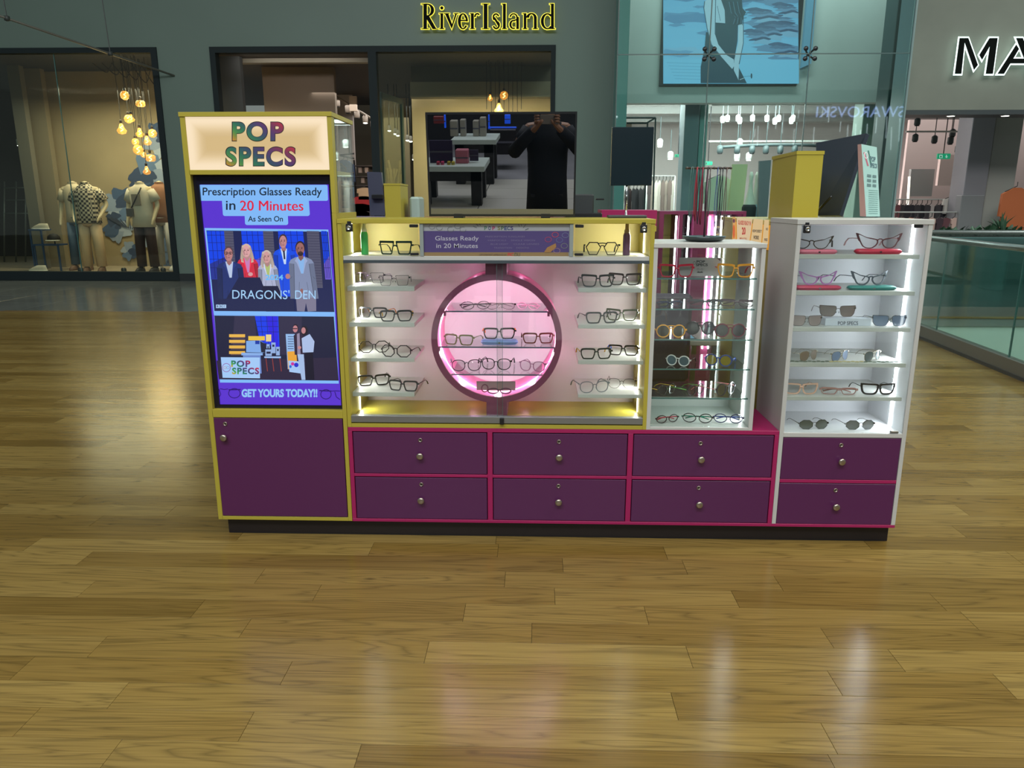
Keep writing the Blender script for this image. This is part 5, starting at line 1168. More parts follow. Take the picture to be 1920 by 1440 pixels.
r_, s = mann(268, 'headless mannequin in white T-shirt with crossbody strap and dark brown trousers', YM, Hm*1.03, mat('white_tee', (206, 198, 180), .75), mat('brown_trousers', (58, 42, 44), .8), mat('black_shoe', (30, 28, 30), .5), A2, rz=-.1, loose=1.12, hem=.78)
MB().tube([(.10*s, -.13*s, 1.44*s), (.0, -.165*s, 1.25*s), (-.13*s, -.15*s, 1.06*s)], .014, 6).build('strap', mat('strap_dark', (40, 38, 44), .6), r_)
bx(-.19*s, -.07*s, -.185*s, -.14*s, .96*s, 1.10*s, bev=.008).build('pouch', mat('pouch_grey', (88, 84, 84), .6), r_)
bx(-.08*s, .08*s, -.16*s, -.150*s, 1.15*s, 1.33*s).build('chest_print', mat('print_grey', (140, 130, 118), .7), r_)
mann(304, 'headless mannequin in tan jacket and pale trousers half behind the window frame', 12.9, 2.14, mat('tan_jacket', (150, 104, 74), .7), mat('pale_trousers', (190, 184, 176), .8), mat('white_shoe', (210, 206, 200), .5), A2, sleeve=2)
# pendant bulbs
GLB = mat('amber_bulb', (255, 200, 110), .1, emit=.55, ecol=(255, 170, 70), alpha=.45)
FIL = mat('filament', (255, 230, 180), .4, emit=14, ecol=(255, 206, 120))
def bulb(px, py, Y_, r_, shape, label, group, ztop):
    q = at(px, py, Y_); t = thing('pendant_bulb', label, 'light bulb', (q.x, Y_, q.z), group)
    MB().tube([(q.x, Y_, q.z+r_*1.5), (q.x+.005, Y_, (q.z+ztop)/2), (q.x-.02, Y_, ztop)], .006, 5).build('cord', mat('black_cord', (34, 30, 28), .6), t)
    MB().lathe([(.02, r_*1.0), (.024, r_*1.1), (.024, r_*1.55), (.010, r_*1.7)], (q.x, Y_, q.z), 12).build('cap', mat('bulb_cap', (50, 42, 36), .4, metal=.5), t)
    prof = {'round': [(.02, 1), (.7, .75), (1, .1), (.85, -.55), (.4, -.92), (.02, -1)], 'pear': [(.02, 1.1), (.35, .8), (.5, .2), (.95, -.4), (.7, -.95), (.02, -1.15)], 'drum': [(.02, .8), (.75, .7), (1, .45), (1, -.35), (.7, -.6), (.02, -.65)]}[shape]
    o = MB().lathe([(max(.004, a_*r_), b_*r_) for a_, b_ in prof], (q.x, Y_, q.z), 16).build('bulb', GLB, t)
    MB().tube([(q.x+.25*r_*math.cos(k*1.2), Y_+.25*r_*math.sin(k*1.2), q.z+r_*(.6-k*.14)) for k in range(9)], r_*.07, 5).build('filament', FIL, o)
gB = 'pendant bulb cluster in the left shop window'
zc_ = zH+.05
bl_ = [(234, 179, .085, 'round'), (263.5, 195, .085, 'drum'), (228, 241, .10, 'pear'), (241, 223, .085, 'round'), (246, 221, .07, 'pear'), (262, 248, .085, 'pear'), (286, 250, .085, 'round'), (276, 263, .09, 'pear'), (254, 266, .07, 'round'), (259, 281, .10, 'round'), (269, 290, .06, 'round'), (282, 297, .10, 'drum'), (275, 319, .08, 'pear')]
for i_, (px, py, r_, sp) in enumerate(bl_):
    bulb(px, py, 12.1+.16*(i_ % 4), r_, sp, 'glowing amber %s bulb hanging in the left shop window cluster' % {'round': 'globe', 'pear': 'pear-shaped', 'drum': 'squat drum'}[sp], gB, zc_)
lp = bpy.data.lights.new('bulb_glow', 'POINT'); lp.energy = 45; lp.color = (1, .68, .32); lp.shadow_soft_size = .4; lo = bpy.data.objects.new('bulb_glow', lp); C.objects.link(lo); lo.location = at(258, 255, 12.0)
t = thing('ceiling_cable_loops', 'loose loops of black cable on the window ceiling above the bulbs', 'cable', (X(240, 95, 13), 13, zc_))
for k in range(6):
    x0 = X(170+k*18, 95, 13); MB().tube([(x0+.5*f, 13+.1*math.sin(f*5), zc_-.42*math.sin(math.pi*f)*(.4+.12*k)) for f in [i/10 for i in range(11)]], .009, 5).build('cable', mat('black_cord', (34, 30, 28), .6), t)
# shoe and cap display stand
ys = 12.5; t = thing('display_plinth', 'blue metal stepped stand holding pale shoes in the left window', 'display stand', (X(80, 470, ys), ys, zf_))
BST = mat('blue_metal', (58, 84, 120), .4, metal=.3)
for x0, x1, yt in ((52, 76, 430), (60, 108, 458)):
    a, b_ = at(x0, yt, ys), at(x1, yt, ys); bx(a.x, b_.x, ys, ys+.35, a.z-.03, a.z).build('shelf', BST, t)
    for xx in (a.x+.02, b_.x-.02): bx(xx-.015, xx+.015, ys+.02, ys+.05, zf_, a.z-.03).build('leg', BST, t)
def trainer(px, py, Y_, w_, col, label, group='shoes on the window stand'):
    q = at(px, py, Y_); t = thing('trainer', label, 'shoe', (q.x, Y_, q.z), group)
    x, y, z = q; L = w_*pxm(Y_)/2
    b = MB(); b.loft([((x, y, z), L, .05), ((x, y, z+.03), L, .052), ((x+L*.15, y, z+.07), L*.8, .045), ((x+L*.4, y, z+.12), L*.45, .04)], 14); b.build('upper', mat('shoe_%d' % col[0], col, .6), t)
    MB().loft([((x, y, z-.001), L*1.03, .056), ((x, y, z+.025), L*1.04, .057)], 14).build('sole', mat('sole', (230, 224, 210), .6), t)
trainer(76, 430, ys+.1, 34, (196, 186, 164), 'pale cream trainer on the higher blue window shelf')
trainer(72, 508.5, 12.3, 36, (206, 198, 180), 'white trainer standing on the window floor near the stand')
q = at(95, 446, ys); t = thing('baseball_cap', 'black and white cap on a post in the left window', 'cap', (q.x, ys+.1, q.z))
MB().loft([((q.x, ys+.1, q.z-.05), .13, .12), ((q.x, ys+.1, q.z+.02), .12, .11), ((q.x, ys+.1, q.z+.07), .07, .07), ((q.x, ys+.1, q.z+.085), .01, .01)], 16).build('crown', mat('cap_black', (40, 38, 38), .7), t)
MB().loft([((q.x+.02, ys+.02, q.z-.06), .14, .12), ((q.x+.02, ys+.02, q.z-.045), .135, .115)], 16).build('brim', mat('sole', (230, 224, 210), .6), t)
MB().tube([(q.x, ys+.12, at(95, 458, ys).z), (q.x, ys+.12, q.z)], .012, 6).build('post', BST, t)
for k, px in enumerate((151, 232, 306)):
    q = at(px, 505, 12.0); q.z = zf_; t = thing('floor_spotlight', 'small black floor spotlight on the window floor, %s' % ['nearest the stand', 'between the mannequins', 'by the right frame'][k], 'spotlight', (q.x, 12.0, zf_), 'floor spotlights in the left window')
    MB().lathe([(.04, 0), (.05, .02), (.05, .11), (.03, .13)], (q.x, 12.0, zf_), 12).build('housing', BPL, t); bx(q.x-.06, q.x+.06, 11.99, 12.01, zf_, zf_+.02).build('bracket', BPL, t)
t = thing('clothes_rail', 'dark rail frame in the shadowed shop left of the backdrop', 'clothes rail', (X(30, 450, 15), 15, 0))
for px in (8, 30, 48): MB().tube([at(px, 340, 15), at(px, 500, 15)], .02, 6).build('upright', mat('rail_grey', (120, 124, 120), .4, metal=.6), t)
for py in (352, 375, 400): MB().tube([at(8, py, 15), at(58, py, 15)], .015, 6).build('rail', mat('rail_grey', (120, 124, 120), .4, metal=.6), t)
for k, (px, py) in enumerate(((35, 240), (36, 267), (65, 331), (38, 107))):
    q = at(px, py, 15.2); t = thing('track_spotlight', 'white ceiling spotlight glowing in the dark shop at far left', 'spotlight', tuple(q), 'track spotlights in the left shop')
    MB().lathe([(.05, -.07), (.06, -.06), (.06, .06), (.03, .08)], tuple(q), 12).build('housing', mat('lamp_white', (200, 200, 196), .4), t)
    MB().lathe([(.01, -.085), (.05, -.08), (.05, -.07), (.01, -.069)], tuple(q), 12).build('lamp_face', mat('lamp_face', (255, 255, 250), .4, emit=6, ecol=(255, 248, 232)), t)
    MB().tube([q+Vector((0, 0, .08)), (q.x, q.y, zH+.05)], .01, 5).build('stem', BPL, t)
# overhead rod in front of the window
q0, q1 = at(0, 30, 9), at(327, 142, 11.2); t = thing('hanging_rod', 'thin grey metal rod hanging diagonally above the left shop window', 'rod', tuple((q0+q1)/2))
d = (q1-q0); MB().tube([q0-d*.4, q0, q1], .018, 8).build('rod', mat('rod_grey', (130, 128, 120), .4, metal=.6), t)
for px, py, ty in ((11, 34, -160), (193, 100, -260)):
    f = px/327; p = q0+d*f; MB().tube([p, p+Vector((-.12, 0, 3))], .008, 5).build('wire', mat('rod_dark', (50, 56, 54), .5), t); MB().lathe([(.01, -.04), (.04, -.03), (.04, .03), (.01, .04)], tuple(p), 10).build('clamp', mat('rod_dark', (50, 56, 54), .5), t)

# ---- entrance of the centre shop
t = struct('door_1', MB().box(xD0, xD1, YF-.03, YF+.15, zH-.10, zH).box(xD0, xD0+.10, YF-.03, YF+.15, 0, zH-.1).box(xD1-.08, xD1, YF-.03, YF+.15, 0, zH-.1).box(X(694, 200, YF), X(709, 200, YF), YF-.03, YF+.18, 0, zH-.1), FRM)
bx(X(709, 200, YF), xD1-.08, YF+.05, YF+.06, .1, zH-.1).build('pane', GBG, t)
p0, p1 = at(712, 100, YF+.1), at(757, 120, 13.3)
dl = MB()
def vslab(b, xa, ya, xb, yb, z0, z1, th=.03):
    d = Vector((xb-xa, yb-ya, 0)).normalized(); n = Vector((-d.y, d.x, 0))*th/2
    a_, b_ = Vector((xa, ya, 0)), Vector((xb, yb, 0)); q = [a_-n, b_-n, b_+n, a_+n]
    return b.add([(v.x, v.y, z0) for v in q]+[(v.x, v.y, z1) for v in q], [[3, 2, 1, 0], [4, 5, 6, 7], [0, 1, 5, 4], [1, 2, 6, 5], [2, 3, 7, 6], [3, 0, 4, 7]])
xa_, ya_, xb_, yb_ = X(711, 200, 12.1), 12.2, X(754, 200, 13.3), 13.3
def lp2(f): return xa_+(xb_-xa_)*f, ya_+(yb_-ya_)*f
vslab(dl, *lp2(.93), *lp2(1), .05, 3.5, .06); vslab(dl, *lp2(0), *lp2(.06), .05, 3.5, .06); vslab(dl, *lp2(0), *lp2(1), 3.42, 3.52, .06); vslab(dl, *lp2(0), *lp2(1), .05, .2, .06)
t = struct('door_2', dl, mat('door_green', (58, 78, 76), .35)); vslab(MB(), *lp2(.06), *lp2(.93), .2, 3.42, .012).build('pane', GBG, t)
# centre shop interior
struct('floor_shop_centre', MB().box(xD0-.2, 1.2, YF+.3, 22, -.05, .0), mat('shop_floor', (120, 104, 88), .4))
struct('wall_shop_centre', MB().box(xD0-2, 3, 21.9, 22, 0, 4.6).box(X(468, 300, 12.5), X(608, 300, 12.5)*1.0, 13.6, 13.75, 0, 4.35), mat('shop_brown_wall', (120, 108, 96), .7))
struct('trim_2', bp(446, 108, 700, 117, 12.6, 12.8), mat('ceiling_bulkhead', (128, 124, 112), .6))
struct('wall_shop_inner', bp(400, 90, 452, 210, 12.35, 12.5, zlo=0), mat('inner_dark_wall', (60, 64, 66), .6))
# window-display box on the right of the door
struct('wall_display_right', bp(775, 185, 1060, 420, 13.9, 14.0, zlo=0).box(X(772, 200, 13.9), X(1060, 200, 13.9), 13.9, 14.0, Z(900, 150, 13.9), Z(900, 184, 13.9)), mat('beige_light_wall', (196, 172, 130), .65))
struct('trim_3', bp(769, 153, 1060, 182, 13.5, 13.8), mat('beige_bulkhead', (140, 134, 112), .6))
struct('trim_4', bp(770, 86, 1060, 154, 13.6, 13.7), mat('olive_bulkhead', (86, 82, 68), .7))
area('display_spot', (-.9, 12.6, 3.3), 2.2, 100, (1.0, .84, .58), sizey=.5, rot=(R(20), 0, 0))
area('entrance_fill', (-4.6, 12.2, 4.3), 2.2, 70, (1.0, .9, .8), rot=(R(35), 0, 0), sizey=.5)  # fill added inside the entrance to brighten the centre shop's wall panel
area('shop_centre_light', (-3.2, 16.0, 3.7), 3, 130, (1.0, .92, .82), sizey=5)
for i_, (px, py, r_, sp) in enumerate(((919, 183, .06, 'pear'), (945, 179, .085, 'round'), (935.5, 203, .10, 'pear'))):
    bulb(px, py, 12.9, r_, sp, ['clear pear bulb, leftmost of three above the television', 'glowing globe bulb above the television right side', 'bright amber pear bulb just above the television'][i_], 'pendant bulbs right of the entrance', zH+.05)
t = thing('cord_cluster', 'bundle of thin black hanging cords above the television', 'cord', (X(945, 140, 13.1), 13.1, zc_))
for k in range(9): 
    x_ = X(912+k*8.2, 140, 13.1); MB().tube([(x_, 13.1+.03*(k % 3), zH+.05), (x_+.01*(k % 2), 13.1, Z(940, 205+14*((k*5) % 4), 13.1))], .007, 5).build('cord', mat('black_cord', (34, 30, 28), .6), t)
# ceiling track with spots running back
a, b_ = at(608, 168, 14.0), at(712, 232, 19); t = thing('lighting_track', 'grey ceiling track running back into the centre shop', 'lighting track', tuple((a+b_)/2))
MB().tube([a, b_], .03, 6).build('rail', mat('rail_mid', (120, 110, 100), .5), t)
for k, f in enumerate((.02, .18, .36, .52, .68, .84, .97)):
    p = a.lerp(b_, f); on = k in (0, 4, 6); t = thing('track_spotlight', ('lit' if on else 'unlit')+' spotlight on the centre shop ceiling track', 'spotlight', tuple(p), 'track spotlights, %s' % ('lit' if on else 'unlit'))
    MB().lathe([(.06, -.20), (.07, -.18), (.07, -.05), (.02, 0)], tuple(p), 12).build('housing', mat('lamp_grey', (150, 140, 132), .4), t)
    MB().lathe([(.01, -.225), (.055, -.215), (.055, -.2), (.01, -.199)], tuple(p), 12).build('lamp_face', mat('lamp_face', (255, 255, 250), .4, emit=6, ecol=(255, 248, 232)) if on else BPL, t)
for k, (px, py) in enumerate(((730, 243), (741, 249), (746, 252), (764, 261), (770, 263), (776, 297))):
    q = at(px, py, 16); t = thing('track_spotlight', 'small bright spotlight beyond the open glass door', 'spotlight', tuple(q), 'spotlights beyond the glass door')
    MB().lathe([(.04, -.02), (.045, 0), (.04, .08), (.02, .1)], tuple(q), 10).build('housing', mat('lamp_grey', (150, 140, 132), .4), t)
    MB().lathe([(.01, -.05), (.04, -.04), (.042, -.02), (.01, -.019)], tuple(q), 12).build('lamp_face', mat('lamp_face', (255, 255, 250), .4, emit=6, ecol=(255, 248, 232)), t)
    MB().tube([q+Vector((0, 0, .1)), (q.x, q.y, zH+.05)], .012, 5).build('stem', BPL, t)
bm_ = tag(bp(655, 180, 668, 208, 15.6, 15.7).build('wall_board', mat('pale_panel', (196, 182, 168), .6), None, origin=at(661, 195, 15.6)), 'small pale panel hanging under the centre shop track', 'panel')
t = thing('pampas_spray', 'spray of tall dried grass stems behind the open glass door', 'dried plant', (X(742, 380, 14.2), 14.2, .9))
rg = random.Random(5)
for k in range(16):
    q = at(735+rg.uniform(-4, 8), 395, 14.2); e = at(724+rg.uniform(0, 30), 300+rg.uniform(0, 50), 14.2); m_ = q.lerp(e, .6)+Vector((rg.uniform(-.05, .05), 0, .06))
    MB().tube([q, m_, e], [.012, .014, .03], 5).build('stem', mat('dried_grass', (196, 170, 128), .8), t)
bp(728, 385, 746, 420, 14.15, 14.4).build('vase', mat('vase', (120, 116, 108), .5), t)
struct('wall_drape', bp(712, 150, 768, 420, 18.5, 18.6, zlo=0), mat('drape_beige', (150, 134, 108), .8))
tag(bx(X(1800, 395, 11.3), X(1843, 395, 11.3), 11.3, 11.5, 0, Z(1822, 366, 11.3), bev=.01).build('shop_counter', mat('counter_grey', (120, 122, 124), .4), None, origin=(X(1822, 395, 11.3), 11.4, 0)), 'grey counter block standing before the grey column', 'counter')
tl_ = thing('light_strip', 'thin vertical light strip at the left of the grey board', 'light', tuple(at(1703, 365, 13)))
MB().tube([at(1705, 331, 13), at(1703, 366, 13), Vector((at(1702, 420, 13).x, 13, 0))], .025, 6).build('strip', mat('strip_warm', (255, 250, 235), .5, emit=1.6, ecol=(255, 246, 226)), tl_)
# clothes shelves left of the door (seen by the tower)
def garment(q, w_, h_, col, label, group, cat='garment', long=False, name='hanging_garment'):
    t = thing(name, label, cat, tuple(q), group)
    x, y, z = q; W_ = w_/2
    MB().prism([(x-W_*.25, z), (x-W_, z-h_*.10), (x-W_*1.05, z-h_*.45), (x-W_*.8, z-h_*.46), (x-W_*.85, z-h_), (x+W_*.85, z-h_), (x+W_*.8, z-h_*.46), (x+W_*1.05, z-h_*.45), (x+W_, z-h_*.10), (x+W_*.25, z)][::-1], y-.03, y+.03).build('cloth', mat('cloth_%02x%02x%02x' % col, col, .8), t)
    MB().tube([(x-W_*.8, y, z-h_*.06), (x, y, z+.03), (x, y, z+.10)], .008, 5).build('hanger', mat('hanger', (60, 56, 54), .5), t)
    return t
yk = 17.0
for px, py, w_, h_, cl, lb in ((645, 300, .5, 1.2, (40, 64, 104), 'dark blue coat hanging in the centre shop by the tower glass'), (637, 306, .35, 1.1, (150, 120, 104), 'tan garment hanging beside the blue coat'), (652, 302, .3, 1.1, (96, 140, 190), 'light blue garment hanging beside the blue coat'),
                              (682, 368, .6, .38, (170, 40, 50), 'red folded garment on the centre shop shelves'), (676, 382, .6, .45, (70, 66, 72), 'dark striped garment under the red one'), (684, 352, .4, .3, (200, 170, 140), 'cream garment above the red one'), (682, 395, .3, .5, (216, 160, 140), 'pink garment at the bottom of the shop shelves'), (668, 395, .5, .5, (46, 56, 84), 'navy garment at the bottom of the shop shelves')):
    garment(at(px, py, yk), w_, h_, cl, lb, 'garments in the centre shop')
t = thing('wall_shelving', 'dark frame shelving on the centre shop wall beside the tower', 'shelving', (X(672, 350, 17.3), 17.3, 0))
for px in (665, 700): bp(px, 300, px+2, 420, 17.3, 17.4, zlo=0).build('upright', BPL, t)
for py in (310, 330, 347, 372): bp(665, py, 702, py+2, 17.3, 114).build('shelf', mat('shelf_dark', (70, 62, 60), .6), t)
for px, py in ((672, 322), (684, 322), (693, 341), (677, 341)): bp(px, py-8, px+6, py+2, 17.35, 17.5).build('picture_box', mat('pale_box', (170, 150, 140), .6), t)
t = thing('rail_frame', 'thin black hanging frame seen through the tower side glass', 'clothes rail', (X(640, 300, 15.5), 15.5, 1.0))
for pts in (((634, 222), (636, 390)), ((652, 230), (655, 288)), ((634, 291), (664, 288)), ((634, 291), (664, 297)), ((634, 324), (664, 324)), ((636, 349), (664, 349))): MB().tube([at(*pts[0], 15.5), at(*pts[1], 15.5)], .02, 5).build('bar', BPL, t)
struct('wall_shop_pale', bp(632, 225, 666, 400, 17.8, 17.9, zlo=0, zhi=4.4), mat('pale_wall', (170, 164, 164), .6))

# ---- raised sign letters: serif
t = thing('shop_sign', 'black serif shop name letters with yellow plates for the back light on the green wall', 'sign', (X(917, 32, YF), YF-.1, Z(917, 57, YF)))
YS = YF-.12
def sg(*polys):
    return polys
def stem(x0, x1, y0, y1, ser=2.2, top=True, bot=True, w=0):
    P = [[(x0, y0), (x1, y0), (x1, y1), (x0, y1)]]
    if top: P.append([(x0-ser, y0-.0), (x1+(ser if w else 0), y0), (x1+(ser if w else 0), y0+1.1), (x0-ser, y0+1.1)])
    if bot: P.append([(x0-ser, y1-1.1), (x1+ser, y1-1.1), (x1+ser, y1), (x0-ser, y1)])
    return P
def arc(cx, cy, rx, ry, wx, wy, a0, a1, n=14):
    A = [R(a0+(a1-a0)*i/n) for i in range(n+1)]
    return [[(cx+rx*math.cos(A[i]), cy+ry*math.sin(A[i])), (cx+rx*math.cos(A[i+1]), cy+ry*math.sin(A[i+1])), (cx+(rx-wx)*math.cos(A[i+1]), cy+(ry-wy)*math.sin(A[i+1])), (cx+(rx-wx)*math.cos(A[i]), cy+(ry-wy)*math.sin(A[i]))] for i in range(n)]
B_ = 54.5; T_ = 7; XH = 25
letters = {
 'R': stem(794, 800.5, T_, B_, 4)+arc(801, 19, 13, 12, 6, 2, -90, 90)+[[(796, 29), (804, 29), (818, B_-1), (822, B_), (811, B_)], [(798, 7), (802, 7), (802, 9), (798, 9)]],
 'i': stem(826, 831, XH, B_, 2.5)+[arc(828.5, 15, 3, 3, 3, 3, 0, 360, 10)[k] for k in range(10)],
 'v': [[(834, XH), (840.5, XH), (849, 49), (847, B_)], [(847, B_), (846, 51), (854, XH), (857, XH)], [(832, XH), (843, XH), (843, XH+1.2), (832, XH+1.2)], [(851, XH), (860, XH), (860, XH+1.2), (851, XH+1.2)]],
 'e': arc(868, 40, 9.5, 15, 5.5, 2, 90, 330)+arc(868, 40, 9.5, 15, 4, 2, 35, 90, 6)+[[(861, 37.5), (877, 37.5), (877, 39.5), (861, 39.5)]]+arc(868, 40, 9.5, 15, 4, 2, -35, 0, 4),
 'r': stem(883, 888.5, XH, B_, 2.5)+arc(895, 32, 6, 7.5, 3, 2.5, 180, 320, 8),
 'I': stem(907, 914, T_, B_, 4, w=1),
 's': arc(930, 32.5, 6.5, 7.5, 3, 2.6, 130, 340, 10)+arc(930.5, 47, 7, 8, 3.2, 2.8, -60, 160, 10)+[[(925, 34), (928, 32), (937, 46), (934, 49)]],
 'l': stem(943, 948.5, T_, B_, 2.5),
 'a': stem(968, 973, 32, B_, 0, top=False)+arc(963, 33, 8, 8, 3, 2, 190, 350, 8)+arc(962.5, 46, 7.5, 8.5, 4, 2.2, 60, 300, 12)+[[(962, 38), (969, 36), (969, 38), (962, 40)]],
 'n': stem(982, 987, XH, B_, 2.5)+stem(1001, 1006.5, 32, B_, 2.5, top=False)+arc(996.5, 34, 10, 9.5, 5.5, 2.2, 185, 360, 10),
 'd': stem(1033, 1038.5, T_, B_, 2.5)+arc(1026.5, 40, 12.5, 15, 5.5, 2.2, 45, 315, 16)}
YG = mat('yellow_halo_glow', (255, 236, 80), .5, emit=1.1, ecol=(225, 214, 60))
LET = mat('letter_black', (14, 18, 16), .8, spec=.1)
def offset(W, d):                      # grow a counter-clockwise convex outline by d along its edge normals
    n = len(W); E = []
    for i in range(n):
        (x0, z0), (x1, z1) = W[i], W[(i+1) % n]; L_ = math.hypot(x1-x0, z1-z0)
        if L_ < 1e-6: continue
        E.append(((x0, z0), ((x1-x0)/L_, (z1-z0)/L_)))
    out = []
    for i in range(len(E)):
        (p, t), (q, u) = E[i-1], E[i]; nx, nz = (t[1]+u[1]), -(t[0]+u[0]); L_ = math.hypot(nx, nz)
        if L_ < 1e-6: nx, nz, L_ = u[1], -u[0], 1
        c_ = max(.45, (nx*u[1]-nz*u[0])/L_); out.append((q[0]+nx/L_*d/c_, q[1]+nz/L_*d/c_))
    return out
def raised(par, polys, Yf, dth, m, glow=None, gw=.03):
    b = MB(); g = MB()
    for k, P in enumerate(polys):
        W = [(at(x, y, Yf).x, at(x, y, Yf).z) for x, y in P]
        ar = sum(W[i][0]*W[(i+1) % len(W)][1]-W[(i+1) % len(W)][0]*W[i][1] for i in range(len(W)))
        if ar < 0: W = W[::-1]
        b.prism(W, Yf-dth-k*.0003, Yf)
        if k == 0: mx, mz = sum(p[0] for p in W)/len(W), sum(p[1] for p in W)/len(W)
        if glow: g.prism(offset(W, gw), Yf+.003+k*.0002, Yf+.0031+k*.0002)  # glowing outline plate stands in for the halo of light on the wall
    o = b.build('letter', m, par)
    bx(mx-.01, mx+.01, Yf+.01, Yf+.125, mz-.01, mz+.01).build('mount', m, par)
    if glow: g.build('halo_plate', glow, o)
for P in letters.values(): raised(t, P, YS, .012, LET, YG, .012)
# ================================================================= RIGHT: GLASS SCREEN, SHOP BEYOND, CONCRETE FASCIA, VOID
YG_ = 9.0
t = thing('glass_screen', 'tall frameless glass screen with spider fittings right of the green wall', 'glass screen', (X(1430, 300, YG_), YG_, 0))
GSC = glass('screen_glass', (226, 243, 240), refl=1.0, ior=1.6)
zj = Z(1430, 101, YG_); gx = [X(1152, 300, YG_), X(1326, 101, YG_)+.03, X(1519, 101, YG_), X(1707, 101, YG_)]
for a_, b_ in zip(gx[:-1], gx[1:]):
    for z0, z1 in ((0, zj-.008), (zj+.008, 7.2)): bx(a_+.008, b_-.008, YG_, YG_+.015, z0, z1).build('pane', GSC, t)
JN = mat('glass_joint', (74, 96, 96), .4)
for x_ in gx: bx(x_-.007, x_+.007, YG_-.002, YG_+.017, 0, 7.2).build('joint', JN, t)
bx(gx[0], gx[-1], YG_-.002, YG_+.017, zj-.007, zj+.007).build('joint', JN, t)
for x_ in gx[1:3]:
    f_ = MB()
    for dx, dz in ((-1, -1), (-1, 1), (1, -1), (1, 1)): f_.tube([(x_, YG_+.10, zj), (x_+dx*.07, YG_+.03, zj+dz*.07), (x_+dx*.07, YG_-.01, zj+dz*.07)], .014, 6)
    o = f_.build('spider_fitting', mat('fitting_dark', (40, 52, 54), .35, metal=.6), t)
    for dx, dz in ((-1, -1), (-1, 1), (1, -1), (1, 1)): MB().lathe([(.03, -.02), (.034, -.015), (.034, -.002)], (x_+dx*.07, YG_, zj+dz*.07), 12, 'Y').build('bolt_cap', BPL, o)
# far wall above the shop
YH = 13.0
GRY = mat('soffit_grey', (176, 180, 178), .6, noise=.05, nscale=.5)
xH0, xH1 = xE+.1, 9.0
struct('wall_far_right', MB().box(xH0, xH1+3, YH, YH+.3, Z(1300, 193, YH), 14), GRY)
struct('wall_shop_right', MB().box(xH0-.3, 14, 22, 22.1, 0, 3.9).box(xH0-.4, xH0-.3, YH+.3, 22, 0, 3.9), mat('shop_pale_wall', (196, 184, 182), .6))
struct('ceiling_shop_right', MB().box(xH0, 14, YH+.3, 22, 3.9, 4.0), mat('shop_ceiling', (172, 168, 166), .7))
struct('floor_shop_right', MB().box(xH0, 14, YH, 22, -.06, .0), mat('shop_floor_pale', (150, 140, 136), .4))
for (lx, ly, pw) in ((4, 16.5, 300), (10, 16.5, 60)): area('shop_right_light', (lx, ly, 3.55), 5, pw*1.9, (1.0, .93, .90), sizey=5)
area('shop_wall_fill', (3.6, 14.2, 3.3), 4, 300, (1.0, .95, .93), rot=(R(80), 0, 0), sizey=.5)  # fill added out of sight to brighten the shop's back wall
# ceiling beams (cross slabs)
for k, yy in enumerate((15, 17, 19)): struct('trim_%d' % (5+k), MB().box(xH0, 14, yy, yy+.5, 3.62, 3.9), mat('beam_grey', (150, 146, 144), .6))
# columns
def colm(px0, px1, Yc_, m, label, yt=60):
    a, b_ = X(px0, 300, Yc_), X(px1, 300, Yc_); return tag(bx(a, b_, Yc_, Yc_+.5, 0, 6.8, bev=.01).build('column', m, None, origin=((a+b_)/2, Yc_, 0)), label, 'column', )
colm(1280, 1307, 13.6, mat('column_blue', (116, 132, 140), .5), 'blue grey square column behind the glass screen')
colm(1308, 1323, 13.7, mat('column_teal', (132, 172, 170), .5), 'narrow pale teal column beside the blue grey one behind the glass')
colm(1152, 1172, 10.5, mat('column_teal2', (110, 150, 148), .5), 'pale teal column at the left edge of the glass screen')
colm(1652, 1672, 11.5, mat('column_dark', (60, 80, 80), .5), 'dark slim column near the right edge of the glass screen')
colm(1610, 1650, 13.7, mat('column_green', (136, 156, 146), .5), 'pale green grey column behind the leaflet stand')
colm(1815, 1857, 11.6, mat('column_grey', (132, 132, 138), .5), 'grey column inside the concrete-fronted shop')
colm(1857, 1909, 11.8, mat('column_pale', (168, 170, 164), .5), 'wide pale column inside the concrete-fronted shop')
# advertising screen with woman
YA = YH-.05
t = thing('advert_display', 'large lit advert screen of a woman in a dark dress under a cloudy sky', 'screen', (X(1370, 80, YA), YA, Z(1370, 157, YA)))
xa_, xb_, zb_ = X(1242.5, 80, YA), X(1497.5, 80, YA), Z(1370, 157.5, YA)
bx(xa_-.03, xb_+.03, YA, YA+.05, zb_-.03, zb_+3.9).build('housing', BPL, t)
cv = Canvas(YA-.004, step=.0003)
ztp = -175
cv.quad4(1243.5, ztp, 1497, 157, 16, lambda f: tuple((1-f)*a_+f*b_ for a_, b_ in zip((112, 178, 226), (132, 206, 246))))
rg = random.Random(9)
for k in range(70):
    cx, cy = rg.uniform(1260, 1490), rg.uniform(-150, 112); r_ = rg.uniform(8, 34); cl = rg.choice([(104, 160, 204), (96, 150, 196), (136, 196, 234), (110, 170, 214), (126, 186, 226)]) if cx < 1400 else rg.choice([(104, 150, 190), (84, 124, 164), (136, 192, 230), (110, 160, 200)])
    if abs(cx-1355) < 60 and cy > 20 and rg.random() < .6: continue
    cx0, cx1 = max(1244.5, cx-r_*1.6), min(1496, cx+r_*1.6); P = []
    n = 16
    for i in range(n):
        a_ = 2*math.pi*i/n; x_ = cx+r_*1.5*math.cos(a_)*(1+.2*math.sin(5*a_+k)); y_ = cy+r_*.28*math.sin(a_)*(1+.35*math.sin(4*a_+k)); P.append((min(max(x_, 1244.5), 1496), y_))
    cv.poly(P, cl)
